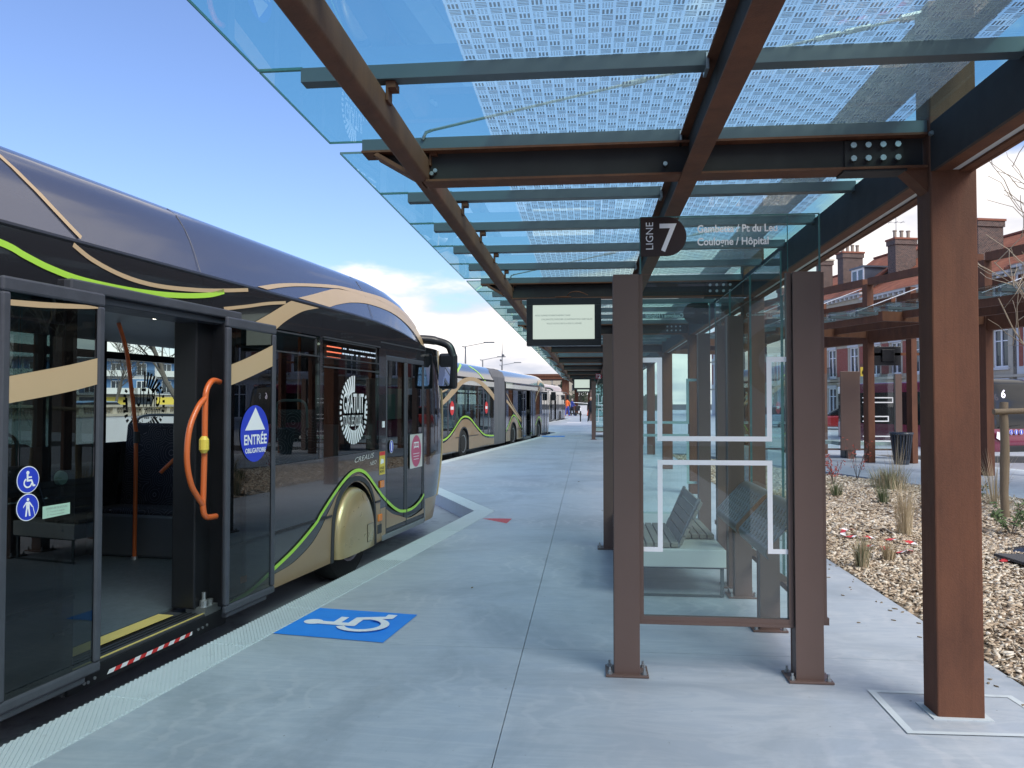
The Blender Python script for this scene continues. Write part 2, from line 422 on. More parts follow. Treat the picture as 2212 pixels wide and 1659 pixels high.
def frit_mat():
    # glass roof with printed dashes, in world metres (roof panels are all at the object origin)
    n = NT('fritted_roof_glass')
    sx = n.n('ShaderNodeSeparateXYZ', {0: n.co()})
    X, Y = sx.outputs[0], sx.outputs[1]
    PX, PY = 0.0525, 0.0472
    u = n.math('DIVIDE', X, PX)
    v = n.math('DIVIDE', Y, PY)
    iu = n.math('FLOOR', u)
    iv = n.math('FLOOR', v)
    fu = n.math('FRACT', u)
    fv = n.math('FRACT', v)
    k = n.math('FLOORED_MODULO', n.math('SUBTRACT', iv, iu), 3.0)
    par = n.math('FLOORED_MODULO', iu, 2.0)
    def stripes(f, cnt, duty, m0, m1):
        inside = n.math('MULTIPLY', n.math('GREATER_THAN', f, m0), n.math('LESS_THAN', f, m1))
        g = n.math('FRACT', n.math('MULTIPLY', n.math('SUBTRACT', f, m0), cnt / (m1 - m0)))
        return n.math('MULTIPLY', inside, n.math('LESS_THAN', g, duty))
    bars = n.math('MULTIPLY', stripes(fu, 3, 0.58, 0.10, 0.98), stripes(fv, 1, 0.95, 0.14, 0.9))
    lines = n.math('MULTIPLY', stripes(fv, 4, 0.5, 0.04, 0.96), stripes(fu, 1, 0.97, 0.08, 0.94))
    dots = n.math('MULTIPLY', stripes(fu, 4, 0.55, 0.1, 0.94), stripes(fv, 4, 0.5, 0.08, 0.94))
    dash = n.math('MULTIPLY', stripes(fu, 3, 0.6, 0.1, 0.94), stripes(fv, 4, 0.4, 0.08, 0.94))
    def eq(val):
        return n.math('COMPARE', k, float(val), 0.3)
    mk_ = n.math('ADD', n.math('MULTIPLY', bars, eq(0)), n.math('MULTIPLY', lines, eq(1)))
    dd = n.math('ADD', n.math('MULTIPLY', dots, par), n.math('MULTIPLY', dash, n.math('SUBTRACT', 1.0, par)))
    mk_ = n.math('ADD', mk_, n.math('MULTIPLY', dd, eq(2)))
    zone = n.math('MULTIPLY', n.math('GREATER_THAN', X, -0.532), n.math('LESS_THAN', X, 1.66))
    mk_ = n.math('MULTIPLY', mk_, zone, clamp=True)
    lw = n.n('ShaderNodeLayerWeight', {'Blend': 0.5})
    fr = n.math('POWER', lw.outputs['Facing'], 4.5)
    fr = n.math('ADD', n.math('MULTIPLY', fr, 0.95), 0.05, clamp=True)
    tcol = n.mix(zone, (0.55, 0.93, 0.91), (0.73, 0.985, 0.96))
    dirt = n.ramp(n.noise(3.0, 8, 0.7), [(0.52, (0, 0, 0)), (0.8, (1, 1, 1))])
    tr = n.n('ShaderNodeBsdfTransparent', {'Color': tcol})
    dfz = n.n('ShaderNodeBsdfDiffuse', {'Color': (0.35, 0.5, 0.52)})
    b0 = n.n('ShaderNodeMixShader', {0: n.math('ADD', n.math('MULTIPLY', dirt, 0.05), 0.02), 1: tr.outputs[0], 2: dfz.outputs[0]})
    pr = n.n('ShaderNodeBsdfDiffuse', {'Color': (0.26, 0.28, 0.29)})
    tl = n.n('ShaderNodeBsdfTranslucent', {'Color': (0.03, 0.06, 0.09)})
    pm = n.n('ShaderNodeAddShader', {0: pr.outputs[0], 1: tl.outputs[0]})
    film = n.n('ShaderNodeBsdfTranslucent', {'Color': (0.58, 0.86, 0.92)})
    bz = n.n('ShaderNodeMixShader', {0: n.math('MULTIPLY', zone, 0.22), 1: b0.outputs[0], 2: film.outputs[0]})
    b1 = n.n('ShaderNodeMixShader', {0: n.math('MULTIPLY', mk_, 0.92), 1: bz.outputs[0], 2: pm.outputs[0]})
    gl = n.n('ShaderNodeBsdfGlossy', {'Color': (1, 1, 1), 'Roughness': 0.0})
    ms = n.n('ShaderNodeMixShader', {0: fr, 1: b1.outputs[0], 2: gl.outputs[0]})
    return n.fin(ms.outputs[0])
M['frit'] = frit_mat()

def emit_mat(name, col, st):
    n = NT(name)
    return n.fin(n.pbr((0.1, 0.1, 0.1), 0.3, emit=col, es=st))
M['screen'] = emit_mat('lcd_screen_light', (0.52, 0.60, 0.53), 0.50)
M['led_red'] = emit_mat('led_red', (1, 0.16, 0.08), 1.6)
M['led_white'] = emit_mat('led_white', (0.85, 0.8, 1.0), 1.1)
M['led_lamp'] = emit_mat('ceiling_led', (1, 0.93, 0.75), 14)

# ------------------------------------------------------------------ mesh helpers
class MB:
    def __init__(self):
        self.v = []
        self.f = []
        self.mi = []
        self.k = 0
    def add(self, vs, fs):
        o = len(self.v)
        self.v += [tuple(p) for p in vs]
        self.f += [tuple(i + o for i in q) for q in fs]
        self.mi += [self.k] * len(fs)
        return self
    def box(self, x0, x1, y0, y1, z0, z1):
        vs = [(x0, y0, z0), (x1, y0, z0), (x1, y1, z0), (x0, y1, z0), (x0, y0, z1), (x1, y0, z1), (x1, y1, z1), (x0, y1, z1)]
        return self.add(vs, [(0, 3, 2, 1), (4, 5, 6, 7), (0, 1, 5, 4), (1, 2, 6, 5), (2, 3, 7, 6), (3, 0, 4, 7)])
    def obox(self, c, ax, ay, hx, hy, z0, z1):
        """box at (x,y) c with unit axes ax, ay in plan"""
        vs = []
        for z in (z0, z1):
            for a, b in ((-1, -1), (1, -1), (1, 1), (-1, 1)):
                vs.append((c[0] + ax[0] * hx * a + ay[0] * hy * b, c[1] + ax[1] * hx * a + ay[1] * hy * b, z))
        return self.add(vs, [(0, 3, 2, 1), (4, 5, 6, 7), (0, 1, 5, 4), (1, 2, 6, 5), (2, 3, 7, 6), (3, 0, 4, 7)])
    def prism(self, pts, a0, a1, axes='xz'):
        """2-D polygon extruded along the third axis between a0 and a1"""
        n = len(pts)
        def P(p, a):
            if axes == 'xz': return (p[0], a, p[1])
            if axes == 'yz': return (a, p[0], p[1])
            return (p[0], p[1], a)
        vs = [P(p, a0) for p in pts] + [P(p, a1) for p in pts]
        fs = [tuple(range(n)), tuple(range(2 * n - 1, n - 1, -1))]
        fs += [(i, i + n, (i + 1) % n + n, (i + 1) % n) for i in range(n)]
        return self.add(vs, fs)
    def bar(self, a, b, w, h, up=(0, 0, 1)):
        a = Vector(a); b = Vector(b)
        d = (b - a).normalized()
        u = Vector(up)
        if abs(d.dot(u)) > 0.98: u = Vector((1, 0, 0))
        s = d.cross(u).normalized()
        u = s.cross(d)
        vs = []
        for p in (a, b):
            for i, j in ((-1, -1), (1, -1), (1, 1), (-1, 1)):
                vs.append(p + s * (w / 2 * i) + u * (h / 2 * j))
        return self.add(vs, [(0, 1, 2, 3), (7, 6, 5, 4), (0, 4, 5, 1), (1, 5, 6, 2), (2, 6, 7, 3), (3, 7, 4, 0)])
    def tube(self, pts, r, n=8, cap=True, flat=None):
        pts = [Vector(p) for p in pts]
        rr = r if isinstance(r, (list, tuple)) else [r] * len(pts)
        o = len(self.v)
        prev = None
        vs = []
        for i, p in enumerate(pts):
            d = (pts[min(i + 1, len(pts) - 1)] - pts[max(i - 1, 0)]).normalized()
            if prev is None:
                u = Vector((0, 0, 1)) if abs(d.z) < 0.9 else Vector((1, 0, 0))
                s = d.cross(u).normalized()
            else:
                s = (prev - d * prev.dot(d)).normalized()
            prev = s
            u = s.cross(d)
            for k in range(n):
                a = 2 * math.pi * k / n
                vs.append(p + s * (math.cos(a) * rr[i]) + u * (math.sin(a) * rr[i]))
        fs = []
        for i in range(len(pts) - 1):
            for k in range(n):
                fs.append((i * n + k, i * n + (k + 1) % n, (i + 1) * n + (k + 1) % n, (i + 1) * n + k))
        if cap:
            fs.append(tuple(range(n - 1, -1, -1)))
            fs.append(tuple((len(pts) - 1) * n + k for k in range(n)))
        return self.add(vs, fs)
    def lathe(self, prof, c=(0, 0, 0), n=16, axis='z', cap=True):
        vs = []
        for (r, h) in prof:
            for k in range(n):
                a = 2 * math.pi * k / n
                if axis == 'z': vs.append((c[0] + r * math.cos(a), c[1] + r * math.sin(a), c[2] + h))
                elif axis == 'y': vs.append((c[0] + r * math.cos(a), c[1] + h, c[2] + r * math.sin(a)))
                else: vs.append((c[0] + h, c[1] + r * math.cos(a), c[2] + r * math.sin(a)))
        fs = []
        for i in range(len(prof) - 1):
            for k in range(n):
                fs.append((i * n + k, i * n + (k + 1) % n, (i + 1) * n + (k + 1) % n, (i + 1) * n + k))
        if cap:
            fs.append(tuple(range(n)))
            fs.append(tuple((len(prof) - 1) * n + k for k in range(n)))
        return self.add(vs, fs)
    def grid(self, rows):
        m = len(rows[0])
        vs = [p for r in rows for p in r]
        fs = [(i * m + j, i * m + j + 1, (i + 1) * m + j + 1, (i + 1) * m + j) for i in range(len(rows) - 1) for j in range(m - 1)]
        return self.add(vs, fs)
    def build(self, name, mat, parent=None, smooth=False, bevel=0, label=None, nofix=False):
        me = bpy.data.meshes.new(name)
        me.from_pydata(self.v, [], self.f)
        mats = mat if isinstance(mat, (list, tuple)) else [mat]
        for mm in mats:
            me.materials.append(M[mm] if isinstance(mm, str) else mm)
        if len(mats) > 1:
            me.polygons.foreach_set('material_index', self.mi)
        if not nofix:
            bm = bmesh.new()
            bm.from_mesh(me)
            bmesh.ops.recalc_face_normals(bm, faces=bm.faces)
            bm.to_mesh(me)
            bm.free()
        if smooth:
            me.polygons.foreach_set('use_smooth', [True] * len(me.polygons))
            if smooth != 'all':
                try:
                    me.set_sharp_from_angle(angle=R(40))
                except Exception:
                    pass
        me.update()
        o = bpy.data.objects.new(name, me)
        COL.objects.link(o)
        o.parent = parent
        if bevel:
            md = o.modifiers.new('bevel', 'BEVEL')
            md.width = bevel
            md.segments = 2
            md.limit_method = 'ANGLE'
            md.angle_limit = R(40)
        if label: o['label'] = label
        return o
def thing(name, label, cat, loc=(0, 0, 0), rz=0, group=None):
    o = bpy.data.objects.new(name, None)
    o.empty_display_size = 0.3
    COL.objects.link(o)
    o.location = loc
    o.rotation_euler = (0, 0, rz)
    o['label'] = label
    o['category'] = cat
    if group: o['group'] = group
    return o
def tag(o, label, cat, group=None, kind=None):
    if label: o['label'] = label
    if cat: o['category'] = cat
    if group: o['group'] = group
    if kind: o['kind'] = kind
    return o
def struct(o, label=None):
    o['kind'] = 'structure'
    if label: o['label'] = label
    return o
def stuct_empty(name, label=None):
    o = bpy.data.objects.new(name, None)
    COL.objects.link(o)
    return struct(o, label)
def copy_tree(o, parent=None):
    c = o.copy()
    COL.objects.link(c)
    c.parent = parent
    for ch in list(o.children):
        copy_tree(ch, c)
    return c
def inst(o, parent=None, loc=None, rz=None):
    c = o.copy()
    COL.objects.link(c)
    if parent is not None: c.parent = parent
    if loc is not None: c.location = loc
    if rz is not None: c.rotation_euler = (0, 0, rz)
    return c
def catmull(pts, n=8):
    out = []
    P = [pts[0]] + list(pts) + [pts[-1]]
    for i in range(1, len(P) - 2):
        for k in range(n):
            t = k / n
            a, b, c, d = P[i - 1], P[i], P[i + 1], P[i + 2]
            out.append(tuple(0.5 * ((2 * b[j]) + (-a[j] + c[j]) * t + (2 * a[j] - 5 * b[j] + 4 * c[j] - d[j]) * t * t + (-a[j] + 3 * b[j] - 3 * c[j] + d[j]) * t ** 3) for j in range(len(b))))
    out.append(tuple(pts[-1]))
    return out
def interp(x, xs, ys):
    return float(np.interp(x, xs, ys))
def text(name, s, size, mat, parent, origin, ax, up, align='LEFT', ext=0.0008, bold=0.0, w=None, shear=0.0):
    """flat lettering: origin of the base line, reading direction ax, up direction"""
    cu = bpy.data.curves.new('lettering', 'FONT')
    cu.body = s
    cu.size = size
    cu.align_x = align
    cu.offset = bold * size
    cu.shear = shear
    cu.extrude = 0
    cu.resolution_u = 3
    ob = bpy.data.objects.new('tmp', cu)
    me = bpy.data.meshes.new_from_object(ob)
    bpy.data.objects.remove(ob)
    ax = Vector(ax).normalized(); up = Vector(up).normalized()
    nrm = ax.cross(up)
    xs = [v.co.x for v in me.vertices]
    k = 1.0
    if w and xs:
        k = w / (max(xs) - min(xs))
    Mx = Matrix((( ax.x * k, up.x, nrm.x, origin[0]), (ax.y * k, up.y, nrm.y, origin[1]), (ax.z * k, up.z, nrm.z, origin[2]), (0, 0, 0, 1)))
    me.transform(Mx)
    me.materials.append(M[mat])
    o = bpy.data.objects.new(name, me)
    COL.objects.link(o)
    o.parent = parent
    return o
def gz(y):
    return 0.006 * max(0.0, y - 10)

# ------------------------------------------------------------------ ground, bays, platform
PITCH_BAY = 27.0
def kerb_x(y):
    """outer kerb edge of the saw-tooth platform"""
    k = math.floor((y - 16.92) / PITCH_BAY) + 1
    t = y - PITCH_BAY * k
    base = -2.738 + 0.1305 * (t - 3.38) + (0.12 if k else 0)
    if t <= 11.385:
        return base
    xt = -2.738 + 0.1305 * (11.385 - 3.38) + (0.12 if k else 0)
    return xt + (t - 11.385) / (16.92 - 11.385) * (-4.34 - xt + (0.12 if k else 0))
def strip_mesh(name, left, right, ys, z, mat, parent=None, thick=0.0, cols=1):
    b = MB()
    rows = []
    for y in ys:
        l, r = left(y), right(y)
        rows.append([(l + (r - l) * i / cols, y, z + gz(y)) for i in range(cols + 1)])
    b.grid(rows)
    if thick:
        n = len(ys)
        for side in (0, -1):
            vs = [rows[i][side] for i in range(n)] + [(rows[i][side][0], rows[i][side][1], rows[i][side][2] - thick) for i in range(n)]
            b.add(vs, [(i, i + 1, n + i + 1, n + i) for i in range(n - 1)])
        for e in (0, -1):
            a, c = rows[e][0], rows[e][-1]
            b.add([a, c, (c[0], c[1], c[2] - thick), (a[0], a[1], a[2] - thick)], [(0, 1, 2, 3)])
    return b.build(name, mat, parent)

# asphalt sheet to the horizon, and the paler concrete of the bus bays
b = MB()
rows = []
for y in (-400, -60, -20, 0, 10, 60, 100, 140, 400, 1500):
    zz = -0.215 + gz(min(y, 110))
    rows.append([(x, y, zz) for x in (-1500, -200, -40, 0, 40, 200, 1500)])
b.grid(rows)
struct(b.build('ground', 'asphalt'))
ys = [-20, 0, 10, 20, 40, 60, 80, 100, 118]
struct(strip_mesh('bus_lane_road', lambda y: -13.5, lambda y: 2.2, ys, -0.205, 'bayroad'), 'pale concrete bus lane with dark oil stains')

# platform: base plus separately cast slabs with open joints
def bp(lo, hi):
    s = {lo, hi, 10.0}
    for k in range(-1, 5):
        s |= {11.385 + 27 * k, 16.92 + 27 * k}
    return sorted(y for y in s if lo <= y <= hi)
platform = stuct_empty('platform', 'grey concrete bus platform in the middle of the photo')
strip_mesh('slab_bed', lambda y: kerb_x(y) + 0.02, lambda y: 2.45 if y < 23.5 else 60, bp(-14, 23.49) + [23.5] + bp(23.51, 118)[1:], -0.02, 'asphalt', platform, thick=0.3)
joints = [-14, -9.1, -4.4, 0.35, 5.05, 9.8, 14.5, 19.2, 23.9, 28.6, 33.3, 38, 42.7, 47.4, 52.1, 61.5, 70.9, 80.3, 95, 118]
J = 0.0022
for a, c in zip(joints[:-1], joints[1:]):
    yy = bp(a + J, c - J)
    strip_mesh('slab', lambda y: kerb_x(y) + 0.315, lambda y: -0.425 - J, yy, 0.0, 'concrete', platform, thick=0.03, cols=3)
    if c <= 23.95:
        strip_mesh('slab', lambda y: -0.425 + J, lambda y: 2.45, yy, 0.0, 'concrete', platform, thick=0.03, cols=3)
    else:
        strip_mesh('slab', lambda y: -0.425 + J, lambda y: 4.5 - J, yy, 0.0, 'concrete', platform, thick=0.03, cols=3)
        strip_mesh('slab', lambda y: 4.5 + J, lambda y: 60, yy, 0.0, 'concrete', platform, thick=0.03, cols=3)

# kerb stones, the near ones ribbed
kerb = stuct_empty('platform_kerb', 'pale kerb stones along the edge of the saw tooth platform')
def kerb_run(p0, p1, first, step, ribs=None, off=0.30, flip=1, skew0=0, skew1=0):
    p0 = Vector(p0); p1 = Vector(p1)
    d = (p1 - p0); L = d.length; d = d / L
    nrm = Vector((d.y, -d.x)) * flip
    s = 0.0
    nxt = first
    while s < L - 1e-6:
        e = min(nxt, L)
        g = 0.003
        k0 = skew0 if s == 0 else 0.0
        k1 = skew1 if e >= L - 1e-6 else 0.0
        o0 = p0 + d * (s + g); o1 = p0 + d * (e - g)
        i0 = o0 + nrm * off + d * k0; i1 = o1 + nrm * off + d * k1
        b = MB()
        z0 = gz(o0.y); z1 = gz(o1.y)
        t = -0.002
        vs = [(o0.x, o0.y, z0 + t), (o1.x, o1.y, z1 + t), (i1.x, i1.y, z1 + t), (i0.x, i0.y, z0 + t)]
        vs += [(v[0], v[1], v[2] - 0.25) for v in vs]
        b.add(vs, [(0, 1, 2, 3), (7, 6, 5, 4), (0, 4, 5, 1), (1, 5, 6, 2), (2, 6, 7, 3), (3, 7, 4, 0)])
        o = b.build('kerb_stone', 'kerb', kerb, bevel=0.006)
        if ribs and ribs[0] <= s < ribs[1]:
            rb = MB()
            dd = 0.43
            q = s - dd
            while q < e:
                # rib runs from the inner edge (q) to the outer edge (q+dd)
                ta = 0.02; tb = 0.98
                if q + dd * ta < s + 0.01: ta = (s + 0.01 - q) / dd
                if q + dd * tb > e - 0.01: tb = (e - 0.01 - q) / dd
                if tb - ta > 0.03:
                    A = p0 + d * (q + dd * ta) + nrm * off * (1 - ta)
                    B = p0 + d * (q + dd * tb) + nrm * off * (1 - tb)
                    rb.bar((A.x, A.y, gz(A.y)), (B.x, B.y, gz(B.y)), 0.0135, 0.006)
                q += 0.038
            r = rb.build('kerb_rib', 'kerb', kerb)
        s = e
        nxt = e + step
    return
for k in range(-1, 4):
    oy = 27 * k
    sh = 0.12 if k else 0
    a = (kerb_x(16.93 - 27 + oy), 16.92 - 27 + oy)
    c = (kerb_x(11.385 + oy - 1e-4), 11.385 + oy)
    e = (kerb_x(16.92 + oy - 1e-3), 16.92 + oy)
    L1 = (Vector(c) - Vector(a)).length
    if k == 0:
        kerb_run(a, c, (4.013 - a[1]) / 0.9916 % 0.95, 0.95, ribs=(5.5, (7.0 - a[1]) / 0.9916), skew1=0.086)
    else:
        kerb_run(a, c, 0.95, 0.95 if k < 2 else 2.0, skew1=0.086)
    kerb_run(c, e, 0.95, 0.95 if k < 2 else 2.0, skew0=-0.086)

# thin dark strip between slab and kerb is the open joint; blue wheelchair marking
A, B, Cc, D = [Vector((x, y, 0)) for x, y in ((-2.184, 5.198), (-2.089, 5.875), (-1.287, 5.76), (-1.367, 5.069))]
def icon_pt(ix, iy, z):
    p = (D * (1 - ix) + Cc * ix) * (1 - iy) + (A * (1 - ix) + B * ix) * iy
    return (p.x, p.y, z)
mark = thing('wheelchair_marking', 'blue square with white wheelchair symbol painted on the platform', 'ground marking', (0, 0, 0))
b = MB(); rows = [[icon_pt(i / 6, j / 6, 0.004) for i in range(7)] for j in range(7)]; b.grid(rows)
b.build('blue_square', 'bluepaint', mark)
def isa(P, z):
    """wheelchair symbol as flat pieces; P maps (ix, iy) of a unit square to a point"""
    b = MB()
    cnt = [0]
    def poly(pts):
        zz_ = z + 0.0005 * cnt[0]; cnt[0] += 1
        b.add([P(x, y, zz_) for x, y in pts], [tuple(range(len(pts)))])
    def stroke(pts, w):
        for (x0, y0), (x1, y1) in zip(pts[:-1], pts[1:]):
            dx, dy = x1 - x0, y1 - y0
            l = math.hypot(dx, dy)
            nx, ny = -dy / l * w / 2, dx / l * w / 2
            ex, ey = dx / l * w * 0.28, dy / l * w * 0.28
            poly([(x0 + nx - ex, y0 + ny - ey), (x1 + nx + ex, y1 + ny + ey), (x1 - nx + ex, y1 - ny + ey), (x0 - nx - ex, y0 - ny - ey)])
    poly([(0.47 + 0.088 * math.cos(a * math.pi / 10), 0.83 + 0.088 * math.sin(a * math.pi / 10)) for a in range(20)])
    stroke([(0.46, 0.76), (0.46, 0.44)], 0.10)
    stroke([(0.47, 0.61), (0.68, 0.61)], 0.075)
    stroke([(0.46, 0.46), (0.68, 0.46), (0.78, 0.21), (0.87, 0.21)], 0.09)
    arc = [(0.46 + 0.2 * math.cos(R(a)), 0.35 + 0.2 * math.sin(R(a))) for a in range(120, 352, 12)]
    stroke(arc, 0.075)
    return b
isa(icon_pt, 0.008).build('wheelchair_symbol', 'whitepaint', mark, nofix=True)
for (x, y, sz, lab, mt) in ((-1.0, 11.7, 0.36, 'faded red triangle painted near the platform corner', 'redpaint'),):
    b = MB().add([(-1.469, 10.635, 0.004), (-1.084, 10.245, 0.004), (-1.045, 10.744, 0.004)], [(0, 1, 2)])
    tag(b.build('red_triangle_marking', mt), lab, 'ground marking')
for (yy, lab, xx) in ((33.8, 'small blue rectangle marking beside the second parked bus', -1.55), (54, 'pale marking far along the platform floor', -1.0)):
    b = MB().add([(xx - 0.5, yy, 0.006 + gz(yy)), (xx + 0.5, yy, 0.006 + gz(yy)), (xx + 0.55, yy + 0.9, 0.006 + gz(yy + 0.9)), (xx - 0.45, yy + 0.9, 0.006 + gz(yy + 0.9))], [(0, 1, 2, 3)])
    tag(b.build('bay_marking', 'bluepaint' if yy < 40 else 'whitepaint'), lab, 'ground marking')

# ------------------------------------------------------------------ main canopy (corten frame, glass roof)
FR = 4.79
canopy = thing('bus_canopy', 'long rust brown steel canopy with patterned glass roof over the platform', 'canopy', (0, 0, 0))
NB = 9
frames = [4.22 + FR * k for k in range(-1, NB + 1)]
glassY = []
bolt_me = None
def ibeam_x(y, x0, x1, ztop, zbot, name, taper=None):
    """rolled beam along X with recessed web"""
    b = MB()
    w = 0.07; t = 0.012
    if taper:
        b.prism([(x0 + taper, zbot), (x1, zbot), (x1, zbot + t), (x0 + taper + 0.01, zbot + t)], y - w, y + w)
        b.prism([(x0 + 0.07, ztop - 0.025), (x0 + taper, zbot), (x0 + taper + 0.02, zbot + t), (x0 + 0.09, ztop - 0.012)], y - w + 0.001, y + w - 0.001)
        b.prism([(x0, ztop), (x1, ztop), (x1, ztop - t), (x0, ztop - t)], y - w, y + w)
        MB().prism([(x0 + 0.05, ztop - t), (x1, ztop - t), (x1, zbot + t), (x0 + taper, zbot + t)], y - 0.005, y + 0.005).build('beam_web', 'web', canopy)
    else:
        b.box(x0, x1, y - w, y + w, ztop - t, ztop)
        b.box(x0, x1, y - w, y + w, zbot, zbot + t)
        b.box(x0, x1, y - 0.005, y + 0.005, zbot + t, ztop - t)
    return b.build(name, 'corten_dark', canopy)
# purlin positions
pur = []
for k in range(-1, NB):
    base = 4.205 + FR * k
    for o in (0.0, 1.097, 2.014, 2.935, 3.865):
        pur.append(base + o)
pur.append(4.205 + FR * NB)
bolt = MB()
bolt.lathe([(0.0, 0), (0.016, 0.0), (0.016, 0.012), (0.009, 0.014), (0.009, 0.022), (0.0, 0.022)], n=8, axis='y', cap=False)
bolt_o = bolt.build('bolt', 'steel', canopy)
bolt_o.location = (1.40, 4.10, 2.97)
for i, y in enumerate(frames):
    o = ibeam_x(y, -1.255, 1.76, 3.012, 2.828, 'cross_beam', taper=0.34)
    # splice plate with bolts
    if i < 4:
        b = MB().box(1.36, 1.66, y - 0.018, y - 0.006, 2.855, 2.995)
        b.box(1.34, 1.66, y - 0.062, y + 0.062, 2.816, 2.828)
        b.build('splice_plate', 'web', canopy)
        for bx in (1.40, 1.475, 1.55, 1.625):
            for bz in (2.965, 2.895):
                if i == 1 and bx == 1.40 and bz == 2.965:
                    bolt_o.location = (bx, y - 0.04, bz)
                    continue
                q = inst(bolt_o, canopy, (bx, y - 0.04, bz))
    # post, base, gusset
    b = MB()
    zb = gz(y) if y > 10 else 0
    b.box(1.765, 1.995, y - 0.08, y + 0.09, zb, 3.70)
    b.build('post', 'corten', canopy, bevel=0.008)
    b = MB().prism([(1.64, 2.828), (1.768, 2.828), (1.768, 2.70)], y - 0.05, y + 0.05)
    b.build('gusset', 'corten_dark', canopy)
for o in list(canopy.children):
    pass
# edge tube (rounded rectangle) and inner beam
b = MB()
sec = []
cxs, czs, hw, hh, rr_ = -0.922, 2.905, 0.042, 0.077, 0.028
for q, (sx_, sz_) in enumerate(((1, 1), (-1, 1), (-1, -1), (1, -1))):
    for a in range(0, 91, 18):
        an = R(a + 90 * q)
        sec.append((cxs + sx_ * (hw - rr_) + rr_ * math.cos(an), czs + sz_ * (hh - rr_) + rr_ * math.sin(an)))
b.prism(sec, frames[0] - 0.3, frames[-1] + 0.3)
b.build('edge_tube', 'corten', canopy, smooth=True)
b = MB()
y0, y1 = frames[0] - 0.2, frames[-1] + 0.2
b.box(0.50, 0.60, y0, y1, 2.822, 2.832)
b.box(0.50, 0.60, y0, y1, 3.045, 3.055)
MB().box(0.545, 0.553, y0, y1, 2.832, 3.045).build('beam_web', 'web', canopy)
b.build('inner_beam', 'corten_dark', canopy)
# gutter beam with light strip, between the posts
for i in range(len(frames) - 1):
    a, c = frames[i] + 0.09, frames[i + 1] - 0.08
    b = MB()
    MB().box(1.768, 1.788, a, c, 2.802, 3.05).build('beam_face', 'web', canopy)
    b.box(1.788, 1.868, a, c, 2.803, 2.815)
    b.box(1.908, 1.95, a, c, 2.795, 2.815)
    b.box(1.95, 1.972, a, c, 2.793, 3.05)
    b.build('gutter_beam', 'corten_dark', canopy)
    MB().box(1.868, 1.908, a, c, 2.808, 2.816).build('light_strip', 'strip', canopy)
    b = MB()
    b.box(1.79, 1.985, a, c, 3.49, 3.502).box(1.79, 1.985, a, c, 3.668, 3.68).box(1.88, 1.89, a, c, 3.502, 3.668)
    b.build('upper_rail', 'corten', canopy)
# purlins (gutter profiles) and small brackets
pm = {}
def purlin_mesh():
    b = MB()
    for (x0, x1) in ((-1.257, 0.505), (0.595, 1.775)):
        b.box(x0, x1, -0.036, 0.036, 3.016, 3.080)
        b.box(x0, x1, -0.028, 0.028, 3.0801, 3.0835)
    return b.build('purlin', 'zinc', canopy, bevel=0.003)
p0 = purlin_mesh()
p0.location = (0, pur[0], 0)
bk = MB().box(-0.878, -0.835, -0.02, 0.055, 2.985, 3.014).box(-0.878, -0.868, -0.02, 0.055, 2.93, 2.985).build('bracket', 'corten_dark', canopy)
bk.location = (0, pur[0], 0)
ed = MB().box(0.495, 0.508, -0.04, 0.05, 3.0, 3.07).build('purlin_clip', 'steel', canopy)
ed.location = (0, pur[0], 0)
for y in pur[1:]:
    inst(p0, canopy, (0, y, 0))
    inst(bk, canopy, (0, y, 0))
    if y < 20: inst(ed, canopy, (0, y, 0))
# glass sheets
for k, (a, c) in enumerate(zip(pur[:-1], pur[1:])):
    a2 = a + 0.006
    if k % 5 == 0: a2 = a + 0.21
    c2 = c - 0.006
    if (k + 1) % 5 == 0: c2 = c + 0.03
    b = MB().add([(-1.462, a2, 3.088), (2.12, a2, 3.088), (2.12, c2, 3.088), (-1.462, c2, 3.088)], [(0, 1, 2, 3)])
    b.build('glass_panel', 'frit', canopy, nofix=True)
    e = 0.010
    b = MB().box(-1.466, -1.462, a2, c2, 3.084, 3.096).box(-1.462, -0.95, a2 - 0.002, a2 + 0.002, 3.084, 3.096).box(-1.462, -1.26, c2 - 0.002, c2 + 0.002, 3.084, 3.096)
    b.build('glass_edge', 'glass_edge', canopy)
# tie rods
def tie(y, sgn=1):
    b = MB()
    a = Vector((1.765, y, 3.665)); c = Vector((-0.86, y - 0.06, 3.115))
    b.tube([a, c], 0.0075, 6)
    for t in (0.10, 0.16, 0.55):
        p = a.lerp(c, t); q = a.lerp(c, t + 0.05)
        b.tube([p, q], 0.016, 8)
    b.tube([a.lerp(c, 0.0), a.lerp(c, 0.04)], 0.022, 8)
    b.tube([c, c + Vector((-0.03, 0, -0.01)), c + Vector((-0.05, 0, -0.05))], 0.009, 6)
    b.build('tie_rod', 'cable', canopy, smooth=True)
for y in frames[:4]: tie(y)
b = MB()
for (x, y, z) in ((0.42, frames[1] - 0.012, 2.90), (-0.845, frames[1] - 0.012, 2.90), (-0.865, frames[1] - 0.01, 2.885), (1.76, frames[1] - 0.1, 2.99)):
    b.lathe([(0.0, -0.02), (0.012, -0.02), (0.012, 0.0), (0.0, 0.0)], (x, y, z), 8, 'y', cap=False)
b.build('end_bolts', 'steel', canopy)

